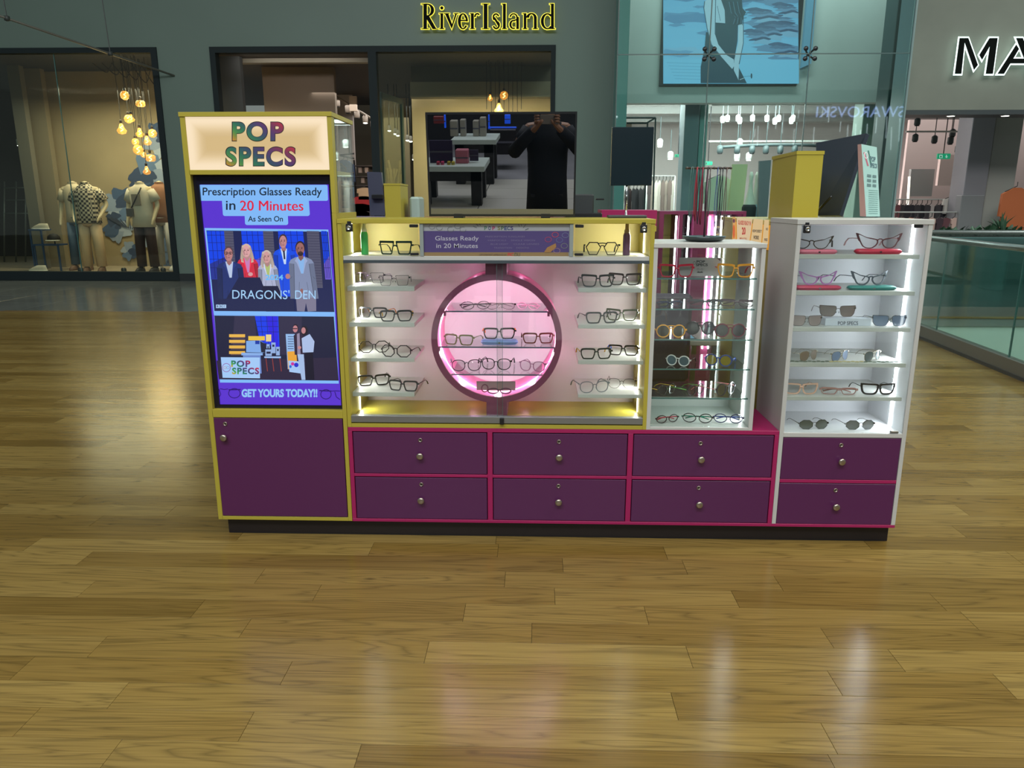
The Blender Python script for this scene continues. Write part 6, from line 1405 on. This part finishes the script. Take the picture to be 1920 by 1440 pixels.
for cx, cy, rx in ((1452, 40, 40), (1430, 30, 30), (1465, 55, 34), (1440, 62, 26), (1475, 20, 24), (1420, 70, 24), (1470, 95, 26)):
    for k in range(5): 
        P = []
        for i in range(14):
            a_ = 2*math.pi*i/14; P.append((min(cx+k*4-8+rx*.8*math.cos(a_)*(1+.25*math.sin(4*a_+k)), 1496), cy+k*5-10+4.5*math.sin(a_)*(1+.5*math.cos(3*a_+k))))
        cv.poly(P, [(72, 104, 142), (88, 124, 162), (110, 154, 194), (64, 92, 128), (134, 186, 222)][k])
cv.rect(1243.5, 112, 1497, 157, (130, 206, 246))
for k in range(6): cv.line([(1250+k*3, 118+k*6), (1320+k*5, 120+k*6)], 1, (112, 184, 222))
SKN = (176, 214, 236); DRS = (38, 72, 92)
cv.poly([(1341, -60), (1362, -60), (1359, 44), (1341, 44)], SKN)
cv.poly([(1323, 61), (1320.5, 90), (1313, 126), (1313, 156.5), (1399.5, 156.5), (1385, 128), (1383, 110), (1340, 62)], DRS)
cv.poly([(1341, 43), (1356, 44), (1383, 48), (1382, 78), (1376, 111), (1372, 131), (1345, 100), (1338, 65)], DRS)
cv.poly([(1320.5, 3), (1330, -2), (1342, 0), (1340, 65), (1346, 84), (1362, 104), (1375, 112), (1376, 124), (1372, 130), (1350, 105), (1333, 84), (1325, 53), (1319, 16)], SKN)
cv.line([(1320.5, 3), (1319, 16), (1325, 53), (1333, 84), (1350, 105)], 1.6, (66, 104, 130)).line([(1341, 0), (1340, 65)], 1.4, (66, 104, 130))
cv.poly([(1383.5, 47), (1393, 45), (1393, 81), (1385, 121), (1384, 146), (1375, 132), (1376, 113), (1383, 81)], SKN)
cv.line([(1393, 30), (1393, 81), (1385, 121)], 1.4, (60, 96, 120)).poly([(1375, 132), (1384, 151), (1382.5, 130)], SKN)
cv.poly([(1351, -60), (1385, -60), (1391.5, 16), (1398, 24), (1393, 32), (1390, 46), (1375, 50), (1359, 45), (1358, 20), (1351, 0)], (42, 70, 90))
for k in range(9): cv.line([(1366+k*2.6, 4), (1370+k*2.5, 24+4*math.sin(k)), (1378+k*1.8, 34+4*math.sin(k*2)), (1374+k*2.4, 46+2*math.sin(k*2))], 1.1, (84, 122, 148) if k % 3 == 0 else (30, 54, 72))
for a_ in ((1392, 24, 1399, 20), (1393, 30, 1400, 27), (1392, 35, 1399, 34)): cv.line([a_[:2], a_[2:]], 1, (42, 70, 90))
cv.line([(1344, 12), (1350, 40)], .8, (60, 96, 120)).ell(1408, 143, 1.6, 5, (40, 70, 90)).line([(1386, 150), (1394, 147)], 1, (190, 220, 236)).line([(1394, 144), (1408, 143)], .6, (70, 110, 134))
cv.build('advert_picture', attr_mat('screen_big', emit=.78, rough=.3), t)
pl = [at(1515, -20, 12.9), at(1532, -20, 12.9), at(1521, 119, 12.9), at(1503, 127, 12.9)]  # pale blue emissive panel right of the advert
tt = thing('side_panel', 'narrow pale blue slanted lit panel right of the large advert', 'screen', tuple(pl[3]))
MB().add([tuple(p) for p in pl]+[tuple(p+Vector((0, .1, 0))) for p in pl], [[3, 2, 1, 0], [4, 5, 6, 7], [0, 1, 5, 4], [1, 2, 6, 5], [2, 3, 7, 6], [3, 0, 4, 7]]).build('lit_face', mat('side_panel_blue', (60, 90, 110), .4, emit=.45, ecol=(120, 176, 206)), tt)
# concrete fascia with white back-lit letters
YC_ = 9.75
CON = mat('concrete', (124, 128, 118), .75, noise=.16, nscale=.9, bump=.1)
zc0 = Z(1800, 206, YC_)
xC = X(1706, 120, YC_)
struct('wall_right_shop', MB().box(xC, 13, YC_, YC_+.5, zc0, 14), CON)
struct('trim_9', MB().box(xC, 13, YC_-.0, YC_+.5, zc0-.07, zc0-.001), mat('fascia_underside', (60, 66, 68), .5))
struct('trim_10', MB().box(xC-.06, xC, YC_-.05, YC_+.4, 0, 14), mat('glass_frame_edge', (130, 150, 150), .4))
t = thing('shop_sign', 'black angular letters with white plates for the back light on the concrete fascia', 'sign', (X(1860, 105, YC_), YC_-.1, Z(1860, 140, YC_)))
WG = mat('white_halo_glow', (255, 255, 255), .5, emit=1.6, ecol=(214, 244, 236))
yc = YC_-.12
Mp = [[(1799, 71.5), (1809, 71.5), (1802, 138.5), (1790, 138.5)], [(1806, 71.5), (1815, 71.5), (1833, 122), (1826, 131)], [(1836, 103), (1855, 71.5), (1864, 71.5), (1841, 112)], [(1858, 71.5), (1870, 71.5), (1861, 138.5), (1848, 138.5)]]
Ap = [[(1870, 138.5), (1905, 84), (1910, 92), (1882, 138.5)], [(1893, 110), (1925, 110), (1925, 119), (1888, 119)], [(1905, 71.5), (1917, 71.5), (1944, 138.5), (1931, 138.5)]]
Np = [[(1955, 71.5), (1966, 71.5), (1966, 138.5), (1955, 138.5)], [(1966, 71.5), (1978, 71.5), (2006, 138.5), (1994, 138.5)], [(1996, 71.5), (2007, 71.5), (2007, 138.5), (1996, 138.5)]]
for P in (Mp, Ap, Np): raised(t, P, yc, .012, LET, WG, .022)
for k, px in enumerate((1791, 1894)):
    q = at(px, 211, YC_-.0); t = thing('recessed_downlight', 'small recessed downlight under the concrete fascia, %s' % ['left one', 'right one'][k], 'downlight', (q.x, YC_+.1, zc0-.07), 'downlights under the fascia')
    MB().lathe([(.07, -.012), (.075, 0)], (q.x, YC_+.12, zc0-.07), 16).build('ring', ALU, t); MB().lathe([(.002, -.016), (.055, -.0155), (.055, -.012)], (q.x, YC_+.12, zc0-.07), 16).build('lamp_face', mat('lamp_face', (255, 255, 250), .4, emit=6, ecol=(255, 248, 232)), t)
# shop behind fascia: panels, exit signs, lamps
struct('wall_panel_inner', bp(1695, 224, 1945, 420, 15.5, 15.6, zlo=0), mat('shop_pinkish_wall', (196, 180, 176), .65))
tag(bp(1706, 317, 1750, 368, 15.2, 15.3).build('wall_board', mat('grey_board', (136, 138, 136), .6), None, origin=at(1728, 368, 15.2)), 'grey board on the pale wall under the exit sign', 'panel')
tag(bp(1761, 290, 1812, 348, 14.8, 14.9).build('wall_board', mat('pink_board', (206, 186, 180), .6), None, origin=at(1786, 348, 14.8)), 'pale pink hanging board right of the grey board', 'panel')
def exit_sign(px, py, Y_, w_, label):
    a, b_ = at(px-w_/2, py-w_*.22, Y_), at(px+w_/2, py+w_*.22, Y_); t = thing('exit_sign', label, 'sign', tuple(at(px, py, Y_)), 'green exit signs')
    bx(a.x, b_.x, Y_, Y_+.04, b_.z, a.z).build('sign_box', mat('exit_green', (20, 150, 110), .4, emit=.5, ecol=(30, 170, 120)), t)
    cv = Canvas(Y_-.004, step=.0005); cv.rect(px-w_*.38, py-w_*.12, px-w_*.12, py+w_*.14, (190, 240, 220)).rect(px-w_*.32, py-w_*.05, px-w_*.18, py+w_*.1, (20, 140, 100)).line([(px+w_*.2, py-w_*.12), (px+w_*.2, py+w_*.1)], w_*.07, (190, 240, 220)).poly([(px+w_*.08, py+w_*.02), (px+w_*.32, py+w_*.02), (px+w_*.2, py+w_*.15)], (190, 240, 220)); cv.build('pictogram', attr_mat('exit_print', emit=.6), t)
    MB().tube([at(px, py-w_*.22, Y_)+Vector((0, .02, 0)), at(px, py-w_*.22, Y_)+Vector((0, .02, max(.1, 3.9-at(px, py-w_*.22, Y_).z)))], .01, 5).build('hanger_rod', BPL, t)
exit_sign(1770, 293, 13.6, 23, 'green exit sign in the shop under the concrete fascia')
exit_sign(1272, 292, 14.5, 12, 'green exit sign just left of the blue grey column')
exit_sign(1328, 306, 16, 15, 'green exit sign behind the glasses cord stand')
LF = mat('lamp_face', (255, 255, 250), .4, emit=6, ecol=(255, 248, 232))
def spot(px, py, Y_, lit, label, group, r_=.055):
    q = at(px, py, Y_); t = thing('ceiling_spotlight', label, 'spotlight', tuple(q), group)
    MB().lathe([(r_*.8, -r_), (r_, -r_*.8), (r_, r_), (r_*.4, r_*1.5)], tuple(q), 10).build('housing', mat('lamp_white', (200, 200, 196), .4) if lit else mat('lamp_dark', (60, 70, 72), .5), t)
    MB().lathe([(.005, -r_*1.35), (r_*.75, -r_*1.3), (r_*.8, -r_), (.005, -r_*.99)], tuple(q), 10).build('lamp_face', LF if lit else BPL, t)
    MB().tube([q+Vector((0, 0, r_*1.5)), (q.x, q.y, min(3.9, q.z+.6))], .009, 5).build('stem', mat('lamp_dark', (60, 70, 72), .5), t)
for px, py in ((1355, 224), (1364, 222), (1384, 221.5), (1387, 226), (1411, 221.5), (1438, 222), (1460, 222), (1487, 222), (1484, 226), (1453, 227)): spot(px, py, 14.5, True, 'bright double spotlight in the row below the advert screen', 'row of bright spotlights', .05)
for px, py in ((1237.5, 268.5), (1257, 292), (1404, 294), (1382, 294), (1684, 282), (1705, 294), (1387, 268)): spot(px, py, 16, True, 'single lit spotlight in the pale right-hand shop', 'scattered lit spotlights', .07)
for px, py in ((1720, 229), (1716, 259), (1786, 250), (1752, 262), (1796, 280), (1782, 264), (1812, 266)): spot(px, py, 13.5, False, 'unlit spotlight on the ceiling of the concrete-fronted shop', 'unlit spotlights in the concrete-fronted shop', .06)
t = thing('curved_track', 'dark curved ceiling track with black spotlights behind the glass', 'lighting track', tuple(at(1450, 275, 15)))
MB().tube([at(x_, y_, 15) for x_, y_ in ((1345, 277), (1375, 274.5), (1410, 272.5), (1450, 271.5), (1500, 271.5), (1530, 273))], .035, 8).build('rail', mat('lamp_dark', (60, 70, 72), .5), t)
for px in (1350, 1382, 1410, 1436, 1463, 1490): spot(px, 281, 15, False, 'black spotlight hanging from the curved track', 'black spotlights on the curved track', .07)
for py, x0, x1, yy in ((194, 1336, 1560, 13.4), (263, 1330, 1640, 15.5), (245, 1700, 1830, 13.3)):
    tag(bp(x0, py, x1, py+3, yy, yy+.06).build('lighting_track', mat('rail_pale', (176, 176, 172), .5), None, origin=at((x0+x1)/2, py, yy)), {194: 'thin pale ceiling track just under the far soffit', 263: 'pale ceiling track deep in the right-hand shop', 245: 'pale ceiling track in the concrete-fronted shop'}[py], 'lighting track')
# black tall frame
t = thing('garment_frame', 'thin black box frame standing behind the small monitor', 'clothes rail', (X(1220, 400, 11), 11, 0))
for p, q in (((1172, 221), (1229, 221)), ((1175, 231), (1212, 231)), ((1229, 221), (1212, 231)), ((1229, 221), (1224, 400)), ((1214, 231), (1208, 400))): MB().tube([at(*p, 11), at(*q, 11)], .015, 5).build('bar', mat('frame_black', (44, 54, 56), .5), t)
# clothes racks
def rack(x0, x1, py, Y_, hpx, cols, label, gl_, n, group, py2=None):
    a, b_ = at(x0, py, Y_), at(x1, py, Y_); t = thing('clothes_rack', label, 'clothes rail', ((a.x+b_.x)/2, Y_, 0), group+' rails')
    MB().tube([a, b_], .015, 6).build('rail', mat('rail_pale', (176, 176, 172), .5), t)
    for p in (a, b_): MB().tube([(p.x, Y_, 0), p], .015, 6).build('upright', mat('rail_pale', (176, 176, 172), .5), t)
    rg = random.Random(int(x0)); h_ = hpx*pxm(Y_)
    for k in range(n):
        f = (k+.5)/n; cl = cols[rg.randrange(len(cols))]; nm = {0: 'dark', 1: 'light'}[int(sum(cl) > 330)]
        w_ = (b_.x-a.x)/n*rg.uniform(.9, 1.25); g_ = garment(Vector((a.x+(b_.x-a.x)*f, Y_+rg.uniform(-.02, .02)+.04*(k % 2), a.z-.1)), w_, h_*rg.uniform(.85, 1), cl, gl_, group)
rack(1680, 1820, 374, 12.2, 26, [(44, 42, 50), (30, 30, 36), (120, 70, 76), (190, 180, 176), (60, 56, 60)], 'upper rail of mixed garments under the exit sign', 'garment hanging on the upper rail under the concrete fascia', 15, 'garments on the upper rail')
rack(1675, 1812, 398, 11.4, 24, [(214, 120, 84), (190, 160, 150), (96, 60, 66), (60, 44, 52), (220, 150, 120)], 'lower rail of orange and wine garments above the planter', 'garment hanging on the lower rail above the planter', 10, 'garments on the lower rail')
rack(1215, 1266, 330, 15.5, 62, [(150, 130, 120), (110, 90, 84), (196, 180, 170), (70, 56, 56)], 'rail of patterned garments left of the blue grey column', 'patterned garment hanging left of the blue grey column', 8, 'patterned garments')
rack(1172, 1212, 345, 15.0, 50, [(60, 40, 40), (120, 60, 40), (40, 34, 38)], 'rail of dark garments under the small monitor', 'dark garment hanging under the small monitor', 6, 'dark garments by the monitor')
garment(at(1907, 352, 11.0), .5, 1.1, (176, 96, 56), 'rust brown coat hanging at the right edge of the photo', 'right edge coats')
garment(at(1784, 371, 12.15), .30, .30, (200, 196, 190), 'small white sketch print hung among the dark garments', 'garments on the upper rail', name='sketch_print')
garment(at(1350, 330, 13.5), .62, 1.25, (196, 204, 184), 'pale green sleeveless top on a white hanger behind the cord stand', 'pale hanging top')
for px, cl, lb in ((1408, (34, 36, 40), 'slender mannequin in a long black dress left of the yellow box'), (1419, (150, 180, 190), 'slender mannequin in a pale blue dress beside the black one')):
    yd = 12.4 if px < 1410 else 13.1; q = at(px, 340, yd); t = thing('dress_form', lb, 'mannequin', (q.x, yd, 0), 'dress forms by the yellow box')
    x, y = q.x, yd; z1 = at(px, 330, yd).z
    MB().loft([((x, y, 1.0), .12, .09), ((x, y, 1.25), .13, .1), ((x, y, 1.42), .11, .08), ((x, y, z1-.28), .05, .045), ((x, y, z1-.1), .035, .035), ((x, y, z1), .045, .05), ((x, y, z1+.08), .02, .02)], 14).build('torso', mat('mannequin_white', (226, 224, 206), .4), t)
    MB().loft([((x, y, .35), .22, .2), ((x, y, .8), .17, .14), ((x, y, 1.1), .135, .105), ((x, y, 1.36), .145, .11), ((x, y, 1.42), .12, .09)], 16).build('dress', mat('dress_%d' % cl[0], cl, .7), t)
    MB().tube([(x, y, 0), (x, y, .4)], .02, 6).build('pole', CHR, t); MB().lathe([(.15, 0), (.15, .015), (.02, .02)], (x, y, 0), 16).build('base', CHR, t)
# leaning boards
for pts, cl, lb, yy in ((((1374, 308), (1402, 308), (1388, 398), (1363, 398)), (206, 208, 160), 'pale yellow leaning board behind the cord stand', 13.2), (((1424, 302), (1446, 300), (1440, 398), (1428, 398)), (128, 130, 136), 'grey draped fabric panel left of the yellow box', 12.8)):
    P = [at(*p, yy) for p in pts]; P[2].z = P[3].z = 0.0; o = MB().add([tuple(p) for p in P]+[tuple(p+Vector((0, .08, 0))) for p in P], [[3, 2, 1, 0], [4, 5, 6, 7], [0, 1, 5, 4], [1, 2, 6, 5], [2, 3, 7, 6], [3, 0, 4, 7]]).build('display_board', mat('board_%d' % cl[0], cl, .6), None, origin=P[3]); tag(o, lb, 'board')
# ---- void, balustrades, planter
RX = lambda y: 4.18+(y-3.27)*.0705
RG = glass('rail_glass', (222, 238, 234), refl=1.0, ior=1.5)
ALR = mat('rail_metal', (120, 128, 126), .3, metal=.7)
t = thing('glass_balustrade', 'near glass balustrade with steel handrail running along the void at right', 'balustrade', (4.3, 4.4, 0))
ya, yb = .3, 7.0
vslab(MB(), RX(ya), ya, RX(yb), yb, 0, .14, .09).build('base_shoe', mat('shoe_grey', (120, 118, 112), .4, metal=.4), t)
vslab(MB(), RX(ya)-.05, ya, RX(yb)-.05, yb, 0, .03, .012).build('shoe_trim', mat('shoe_dark', (60, 60, 60), .4), t)
ysg = [.3, 1.0, 2.3, 3.55, 5.0, 6.95]
pj = onz(1866, 690, .14)
for a_, b_ in zip(ysg[:-1], ysg[1:]): vslab(MB(), RX(a_+.008), a_+.008, RX(b_-.008), b_-.008, .14, 1.06, .014).build('pane', RG, t)
for a_ in ysg[1:-1]: vslab(MB(), RX(a_-.004), a_-.004, RX(a_+.004), a_+.004, .14, 1.06, .016).build('pane_edge', GED, t)
MB().tube([(RX(ya), ya, 1.085), (RX(yb), yb, 1.085)], .03, 12).build('handrail', ALR, t)
t = thing('glass_balustrade', 'far glass balustrade across the void below the planter', 'balustrade', (8, 7.0, 0))
yv = 7.0
bx(RX(yv), 13, yv, yv+.08, 0, .12).build('base_shoe', mat('shoe_grey', (120, 118, 112), .4, metal=.4), t)
for k in range(5): x0 = RX(yv)+.05+k*1.7; bx(x0, x0+1.69, yv+.03, yv+.045, .12, 1.06).build('pane', RG, t)
MB().tube([(RX(yv), yv+.04, 1.09), (13, yv+.04, 1.09)], .03, 12).build('handrail', ALR, t)
t = thing('planter_box', 'long dark planter behind the far balustrade filled with foliage', 'planter', (8, 7.4, 0))
bx(RX(yv)+.3, 13, 7.25, 7.9, 0, 1.02, bev=.01).build('trough', mat('planter_dark', (84, 104, 108), .35, spec=.7), t)
bx(RX(yv)+.33, 12.97, 7.28, 7.87, 1.0, 1.03).build('soil', mat('soil', (30, 26, 22), .9), t)
LFM = mat('leaf_dark', (52, 84, 62), .5); rg = random.Random(4)
def leaf(b, base, tip, w_):
    base, tip = Vector(base), Vector(tip); d = tip-base; s_ = d.cross(Vector((0, .3, 1))).normalized()*w_; m_ = base+d*.5+Vector((0, 0, d.length*.12))
    b.add([base, m_+s_, tip, m_-s_, m_+Vector((0, 0, -.01))], [[0, 1, 4], [1, 2, 4], [2, 3, 4], [3, 0, 4]])
def plant(px, h_, nl, sp, label, group, broad, Yp=7.45):
    q = at(px, 430, Yp); t = thing('planter_plant', label, 'plant', (q.x, Yp, 1.02), group)
    for k in range(nl):
        a_ = rg.uniform(0, 2*math.pi); e = rg.uniform(.3, 1.2 if broad else 1.4); L_ = h_*rg.uniform(.6, 1.0); bs = Vector((q.x+rg.uniform(-sp, sp)*.4, Yp+rg.uniform(-.1, .1), 1.02+rg.uniform(0, h_*.25)))
        tp = bs+Vector((math.cos(a_)*math.cos(e), math.sin(a_)*math.cos(e), math.sin(e)))*L_
        b = MB(); leaf(b, bs, tp, L_*(.28 if broad else .06)); b.build('leaf', LFM, t)
for px in (1762, 1778, 1795, 1812, 1830, 1852, 1868, 1896, 1912, 1930): plant(px, .17, 9, .12, 'low broad-leaved plant in the planter behind the balustrade', 'low plants in the planter', True)
plant(1880, .30, 26, .05, 'taller spiky plant standing up from the planter', 'spiky plants', False)

# slab edges and the lower level seen through the glass
struct('trim_11', MB().box(RX(yv), 13, 6.9, 7.0, -.12, 0), mat('slab_trim', (110, 122, 120), .4))
struct('wall_void_far', MB().box(4.2, 13, 6.92, 7.0, -1.3, -.12), mat('fascia_pale', (186, 206, 196), .5))
struct('floor_lower', MB().box(3, 16, -9, 14, -5.1, -5.0), mat('lower_floor', (196, 214, 204), .4))
struct('wall_void_low', MB().box(4.2, 13, 7.4, 7.5, -5, -1.3), mat('lower_shop', (120, 130, 124), .5))
tag(bx(5.15, 7.6, 5.7, 5.9, -1.2, -.55, bev=.02).build('hanging_sign_board', mat('board_taupe', (104, 100, 92), .5), None, origin=(6.4, 5.8, -.9)), 'grey-brown board below floor level seen through the balustrade glass', 'board')

# ================================================================= BEHIND THE CAMERA (seen in the television and the glass)
def refl(px, py, Yp):
    d = ray(px, py).normalized(); p = tvhit(px, py); r_ = d-nrm*2*d.dot(nrm); return p+r_*((Yp-p.y)/r_.y)
struct('wall_opposite', MB().box(-14, 14, -14, -13.8, -.0, 6), mat('opposite_shop_dark', (26, 28, 34), .6))
YT = -6.8
a, b_ = refl(804, 308, YT), refl(908, 308, YT); x0, x1 = sorted((a.x, b_.x)); zt_ = a.z
TW = mat('table_white', (200, 214, 210), .35); TK = mat('table_leg_dark', (24, 24, 28), .5)
def table(label, px0, px1, pyt, Yt_, dep, legpx):
    a, b_ = refl(px0, pyt, Yt_), refl(px1, pyt, Yt_); x0, x1 = sorted((a.x, b_.x)); z = a.z; t = thing('display_table', label, 'table', ((x0+x1)/2, Yt_-dep/2, 0), 'display tables opposite')
    bx(x0, x1, Yt_-dep, Yt_, z-.07, z, bev=.004).build('tabletop', TW, t)
    for xx in (x0+.12, x1-.12):
        for yy in (Yt_-.12, Yt_-dep+.12): bx(xx-.07, xx+.07, yy-.07, yy+.07, 0, z-.07).build('leg', TK, t)
    bx(x0+.05, x1-.05, Yt_-.08, Yt_-.05, z-.2, z-.07).build('apron', TK, t)
    return x0, x1, z
t1 = table('low white-topped display table reflected at left in the television', 775, 908, 312, YT, .8, 0)
t2 = table('second white-topped display table reflected behind the first', 845, 930, 262, YT-1.6, .8, 0)
def rbox(name, label, cat, px0, py0, px1, py1, Yt_, col, dep=.12, emit=0, group=None, parts=None):
    a, b_ = refl(px0, py0, Yt_), refl(px1, py1, Yt_); x0, x1 = sorted((a.x, b_.x)); z0, z1 = sorted((a.z, b_.z))
    t = thing(name, label, cat, ((x0+x1)/2, Yt_-dep/2, z0), group); bx(x0, x1, Yt_-dep, Yt_, z0, z1, bev=min(.01, dep*.1)).build('body', mat('%s_%02x%02x%02x' % (name, *col), col, .4, emit=emit, ecol=col if emit else None), t)
    bx(x0, x1, Yt_+.001, Yt_+.004, z0+(z1-z0)*.46, z0+(z1-z0)*.54).build('band', mat('band_grey', (90, 90, 104), .5), t); return t
rbox('poster_board', 'purple poster board reflected at left in the television', 'board', 804, 263, 849, 306, YT-.3, (44, 34, 72), .03)
rbox('pink_pouch', 'pink drawstring pouch on the reflected white table', 'pouch', 853, 281, 878, 311, YT-.25, (190, 110, 130), .15)
rbox('small_poster', 'small dark poster beside the reflected pink pouch', 'board', 880, 281, 897, 302, YT-.35, (50, 40, 70), .02)
for k, (x_, cl) in enumerate(((818, (200, 60, 90)), (826, (210, 60, 110)), (838, (190, 170, 40)), (846, (200, 180, 60)))): rbox('toy', 'small colourful ornament on the reflected white table', 'ornament', x_, 303, x_+6, 310, YT-.12, cl, .06, group='ornaments on the reflected table')
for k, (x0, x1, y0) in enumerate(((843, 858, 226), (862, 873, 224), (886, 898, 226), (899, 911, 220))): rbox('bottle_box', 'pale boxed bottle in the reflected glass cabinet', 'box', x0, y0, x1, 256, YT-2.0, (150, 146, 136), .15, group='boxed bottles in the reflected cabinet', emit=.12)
for k, (x0, y0, x1, y1) in enumerate(((832, 215, 836, 240), (915, 215, 918, 240), (915, 238, 968, 242), (946, 215, 957, 232))): rbox('blue_light', 'glowing blue strip light in the reflected shop', 'light', x0, y0, x1, y1, YT-3.2, (30, 90, 240), .05, emit=1.6, group='blue lights in the reflected shop')
rbox('shop_counter', 'dark tall counter reflected centre of the television', 'counter', 918, 243, 968, 290, YT-3.0, (24, 20, 26), .5)
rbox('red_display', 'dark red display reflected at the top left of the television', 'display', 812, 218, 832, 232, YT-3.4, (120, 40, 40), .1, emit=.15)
# light floor strip of marble opposite and the tiled strip near it
struct('floor_opposite', MB().box(-14, 14, -13.8, -8.9, .0, .004), mat('marble', (150, 150, 156), .25, noise=.25, nscale=.9))
tf = struct('floor_tiled', MB().box(-6, 6, -8.9, -5.0, -.01, .003), mat('tile_base', (60, 60, 58), .5))
for i in range(12):
    for j in range(5): bx(-6+i+.006, -5+i-.006, -8.9+j*.78+.006, -8.9+(j+1)*.78-.006, .0025, .008, bev=.001).build('tile', mat('tile_pale', (196, 194, 186), .3), tf)
area('opposite_shop_light', (0, -9.5, 4.5), 6, 420, (.9, .95, 1.0), sizey=3)
# photographer, holding a phone just behind the camera
Hp = 1.74; sp_ = Hp/1.8
AR = (((-.30, -.06, 1.22), (-.11, -.30, 1.44)), ((.30, -.06, 1.22), (.11, -.30, 1.44)))
SKN_ = mat('skin', (196, 150, 128), .5)
ph, s = person('person', 'person in dark blue coat holding a phone, reflected in the television', 'person', (-.02, -3.56, 0), math.pi, Hp, {'head': True, 'arm': AR, 'skin': SKN_, 'stance': .11})
COAT = mat('navy_coat', (22, 30, 46), .7)
top_cloth(ph, s, COAT, .62, 2, AR, 1.08, 'coat'); trousers(ph, s, mat('dark_trousers', (18, 20, 26), .8), .11); shoes(ph, s, mat('black_shoe', (30, 28, 30), .5), .11)
MB().loft([((0, .01, 1.66*s), .088*s, .10*s), ((0, .015, 1.72*s), .086*s, .10*s), ((0, .01, 1.79*s), .06*s, .07*s), ((0, 0, 1.81*s), .01, .01)], 16).build('hair', mat('grey_hair', (150, 146, 140), .8), ph)
for sd in (-1, 1): MB().lathe([(.002, -.012), (.011, -.006), (.012, .004)], (sd*.032*s, -.095*s, 1.655*s), 10, 'Y').build('eye', mat('eye', (40, 36, 36), .2), ph)
MB().loft([((0, -.10*s, 1.60*s), .014, .012), ((0, -.118*s, 1.615*s), .016, .016), ((0, -.10*s, 1.65*s), .008, .008)], 8).build('nose', SKN_, ph)
MB().tube([(-.022*s, -.098*s, 1.572*s), (0, -.104*s, 1.570*s), (.022*s, -.098*s, 1.572*s)], .005, 6).build('mouth', mat('lips', (150, 90, 84), .5), ph)
for sd in (-1, 1):
    MB().lathe([(.004, -.01), (.02, -.004), (.018, .008)], (sd*.082*s, .0, 1.64*s), 10, 'Y').build('ear', SKN_, ph)
    for k in range(4):      # fingers closing round the phone edge; local -y points at the kiosk
        z = 1.462+.022*k; x = sd*.082; MB().tube([(sd*.10, -.34, z-.01), (x+sd*.012, -.377, z), (x-sd*.004, -.392, z+.002), (x-sd*.018, -.386, z+.002)], [.010, .009, .0085, .007], 8).build('finger', SKN_, ph)
    MB().tube([(sd*.10, -.33, 1.45), (sd*.075, -.345, 1.452), (sd*.05, -.352, 1.462)], [.013, .011, .009], 8).build('thumb', SKN_, ph)
t = thing('phone', 'pale phone held sideways by the photographer, reflected in the television', 'phone', (0, -3.19, 1.445))
bx(-.078, .078, -3.193, -3.185, 1.438, 1.514, bev=.003).build('phone_body', mat('phone_grey', (150, 146, 138), .3, metal=.3), t)
MB().lathe([(.014, 0), (.014, .003)], (.05, -3.185, 1.49), 16, 'Y').build('phone_lens', BPL, t)
# mirror-read shop name across the hall, reflected in the glass screen
YR_ = -4.6; Yv = 2*YG_-YR_
def gref(px, py): p = at(px, py, Yv); return p.x, p.z
x0, z0 = gref(1530, 220); x1, z1 = gref(1698, 199)
t = thing('shop_sign', 'pale blue lit shop name across the hall, mirrored in the glass screen', 'sign', ((x0+x1)/2, YR_, z0))
vs, fs = text_mesh('SWAROVSKI', .0)
MB().add([(x1-(x1-x0)*u, YR_, z0+(z1-z0)*v) for u, v in vs], [f[::-1] for f in fs]).build('lettering', mat('blue_white_sign', (200, 215, 255), .4, emit=4.5, ecol=(165, 185, 255)), t)
bx(x0-.4, x1+.4, YR_-.25, YR_-.05, z0-.5, z1+.5).build('sign_board', mat('opposite_shop_dark', (26, 28, 34), .6), t)
rg = random.Random(2)
t = thing('crystal_strands', 'fine hanging light strands across the hall, mirrored in the glass screen', 'light', ((x0+x1)/2, YR_+.1, z0-2))
for k in range(20):
    px = 1410+k*14.5+rg.uniform(-5, 5); py = 205+rg.uniform(-12, 40); p, q = gref(px, py), gref(px-2, py+rg.uniform(14, 46)); MB().tube([(p[0], YR_+.1, p[1]), (q[0], YR_+.1, q[1])], .012, 5).build('strand', mat('strand_light', (255, 255, 255), .4, emit=3.2, ecol=(230, 245, 255)), t)
# atrium downlights high above (their reflections make the streaks on the floor)
def fdown(px, py):
    p = onz(px, py, 0); d = ray(px, py).normalized(); d.z = -d.z; k = 7.3/d.z; return p+d*k
for k, (px, py) in enumerate(((1350, 1225), (1605, 1215), (1505, 30*0+1210))[:2]):
    q = fdown(px, py); t = thing('atrium_downlight', 'round ceiling downlight high above the hall, mirrored in the floor', 'downlight', tuple(q), 'atrium downlights')
    MB().lathe([(.16, -.02), (.20, 0), (.20, .12), (.1, .2)], tuple(q), 20).build('housing', mat('lamp_white', (200, 200, 196), .4), t)
    MB().lathe([(.004, -.03), (.07, -.028), (.07, -.02)], tuple(q), 20).build('lamp_face', mat('downlight_face', (255, 255, 250), .4, emit=9, ecol=(255, 236, 220)), t)

# ---- labels of look-alikes: say which one, counted from the left as they stand
ORD = ['leftmost', 'second from left', 'third from left', 'fourth from left', 'fifth from left', 'sixth from left', 'seventh from left', 'eighth from left', 'ninth from left', 'tenth from left', 'eleventh from left', 'twelfth from left', 'thirteenth from left', 'fourteenth from left', 'fifteenth from left']
bpy.context.view_layer.update()
by = {}
for o in list(bpy.data.objects):
    if 'label' in o and o.parent is None: by.setdefault(o['label'], []).append(o)
for lb, L in by.items():
    if 1 < len(L) <= len(ORD):
        L.sort(key=lambda o: (o.location.x/max(.5, abs(o.location.y-CAM.y)), o.location.z))
        for k, o in enumerate(L): o['label'] = lb+', '+(ORD[k] if k < len(L)-1 else 'rightmost')
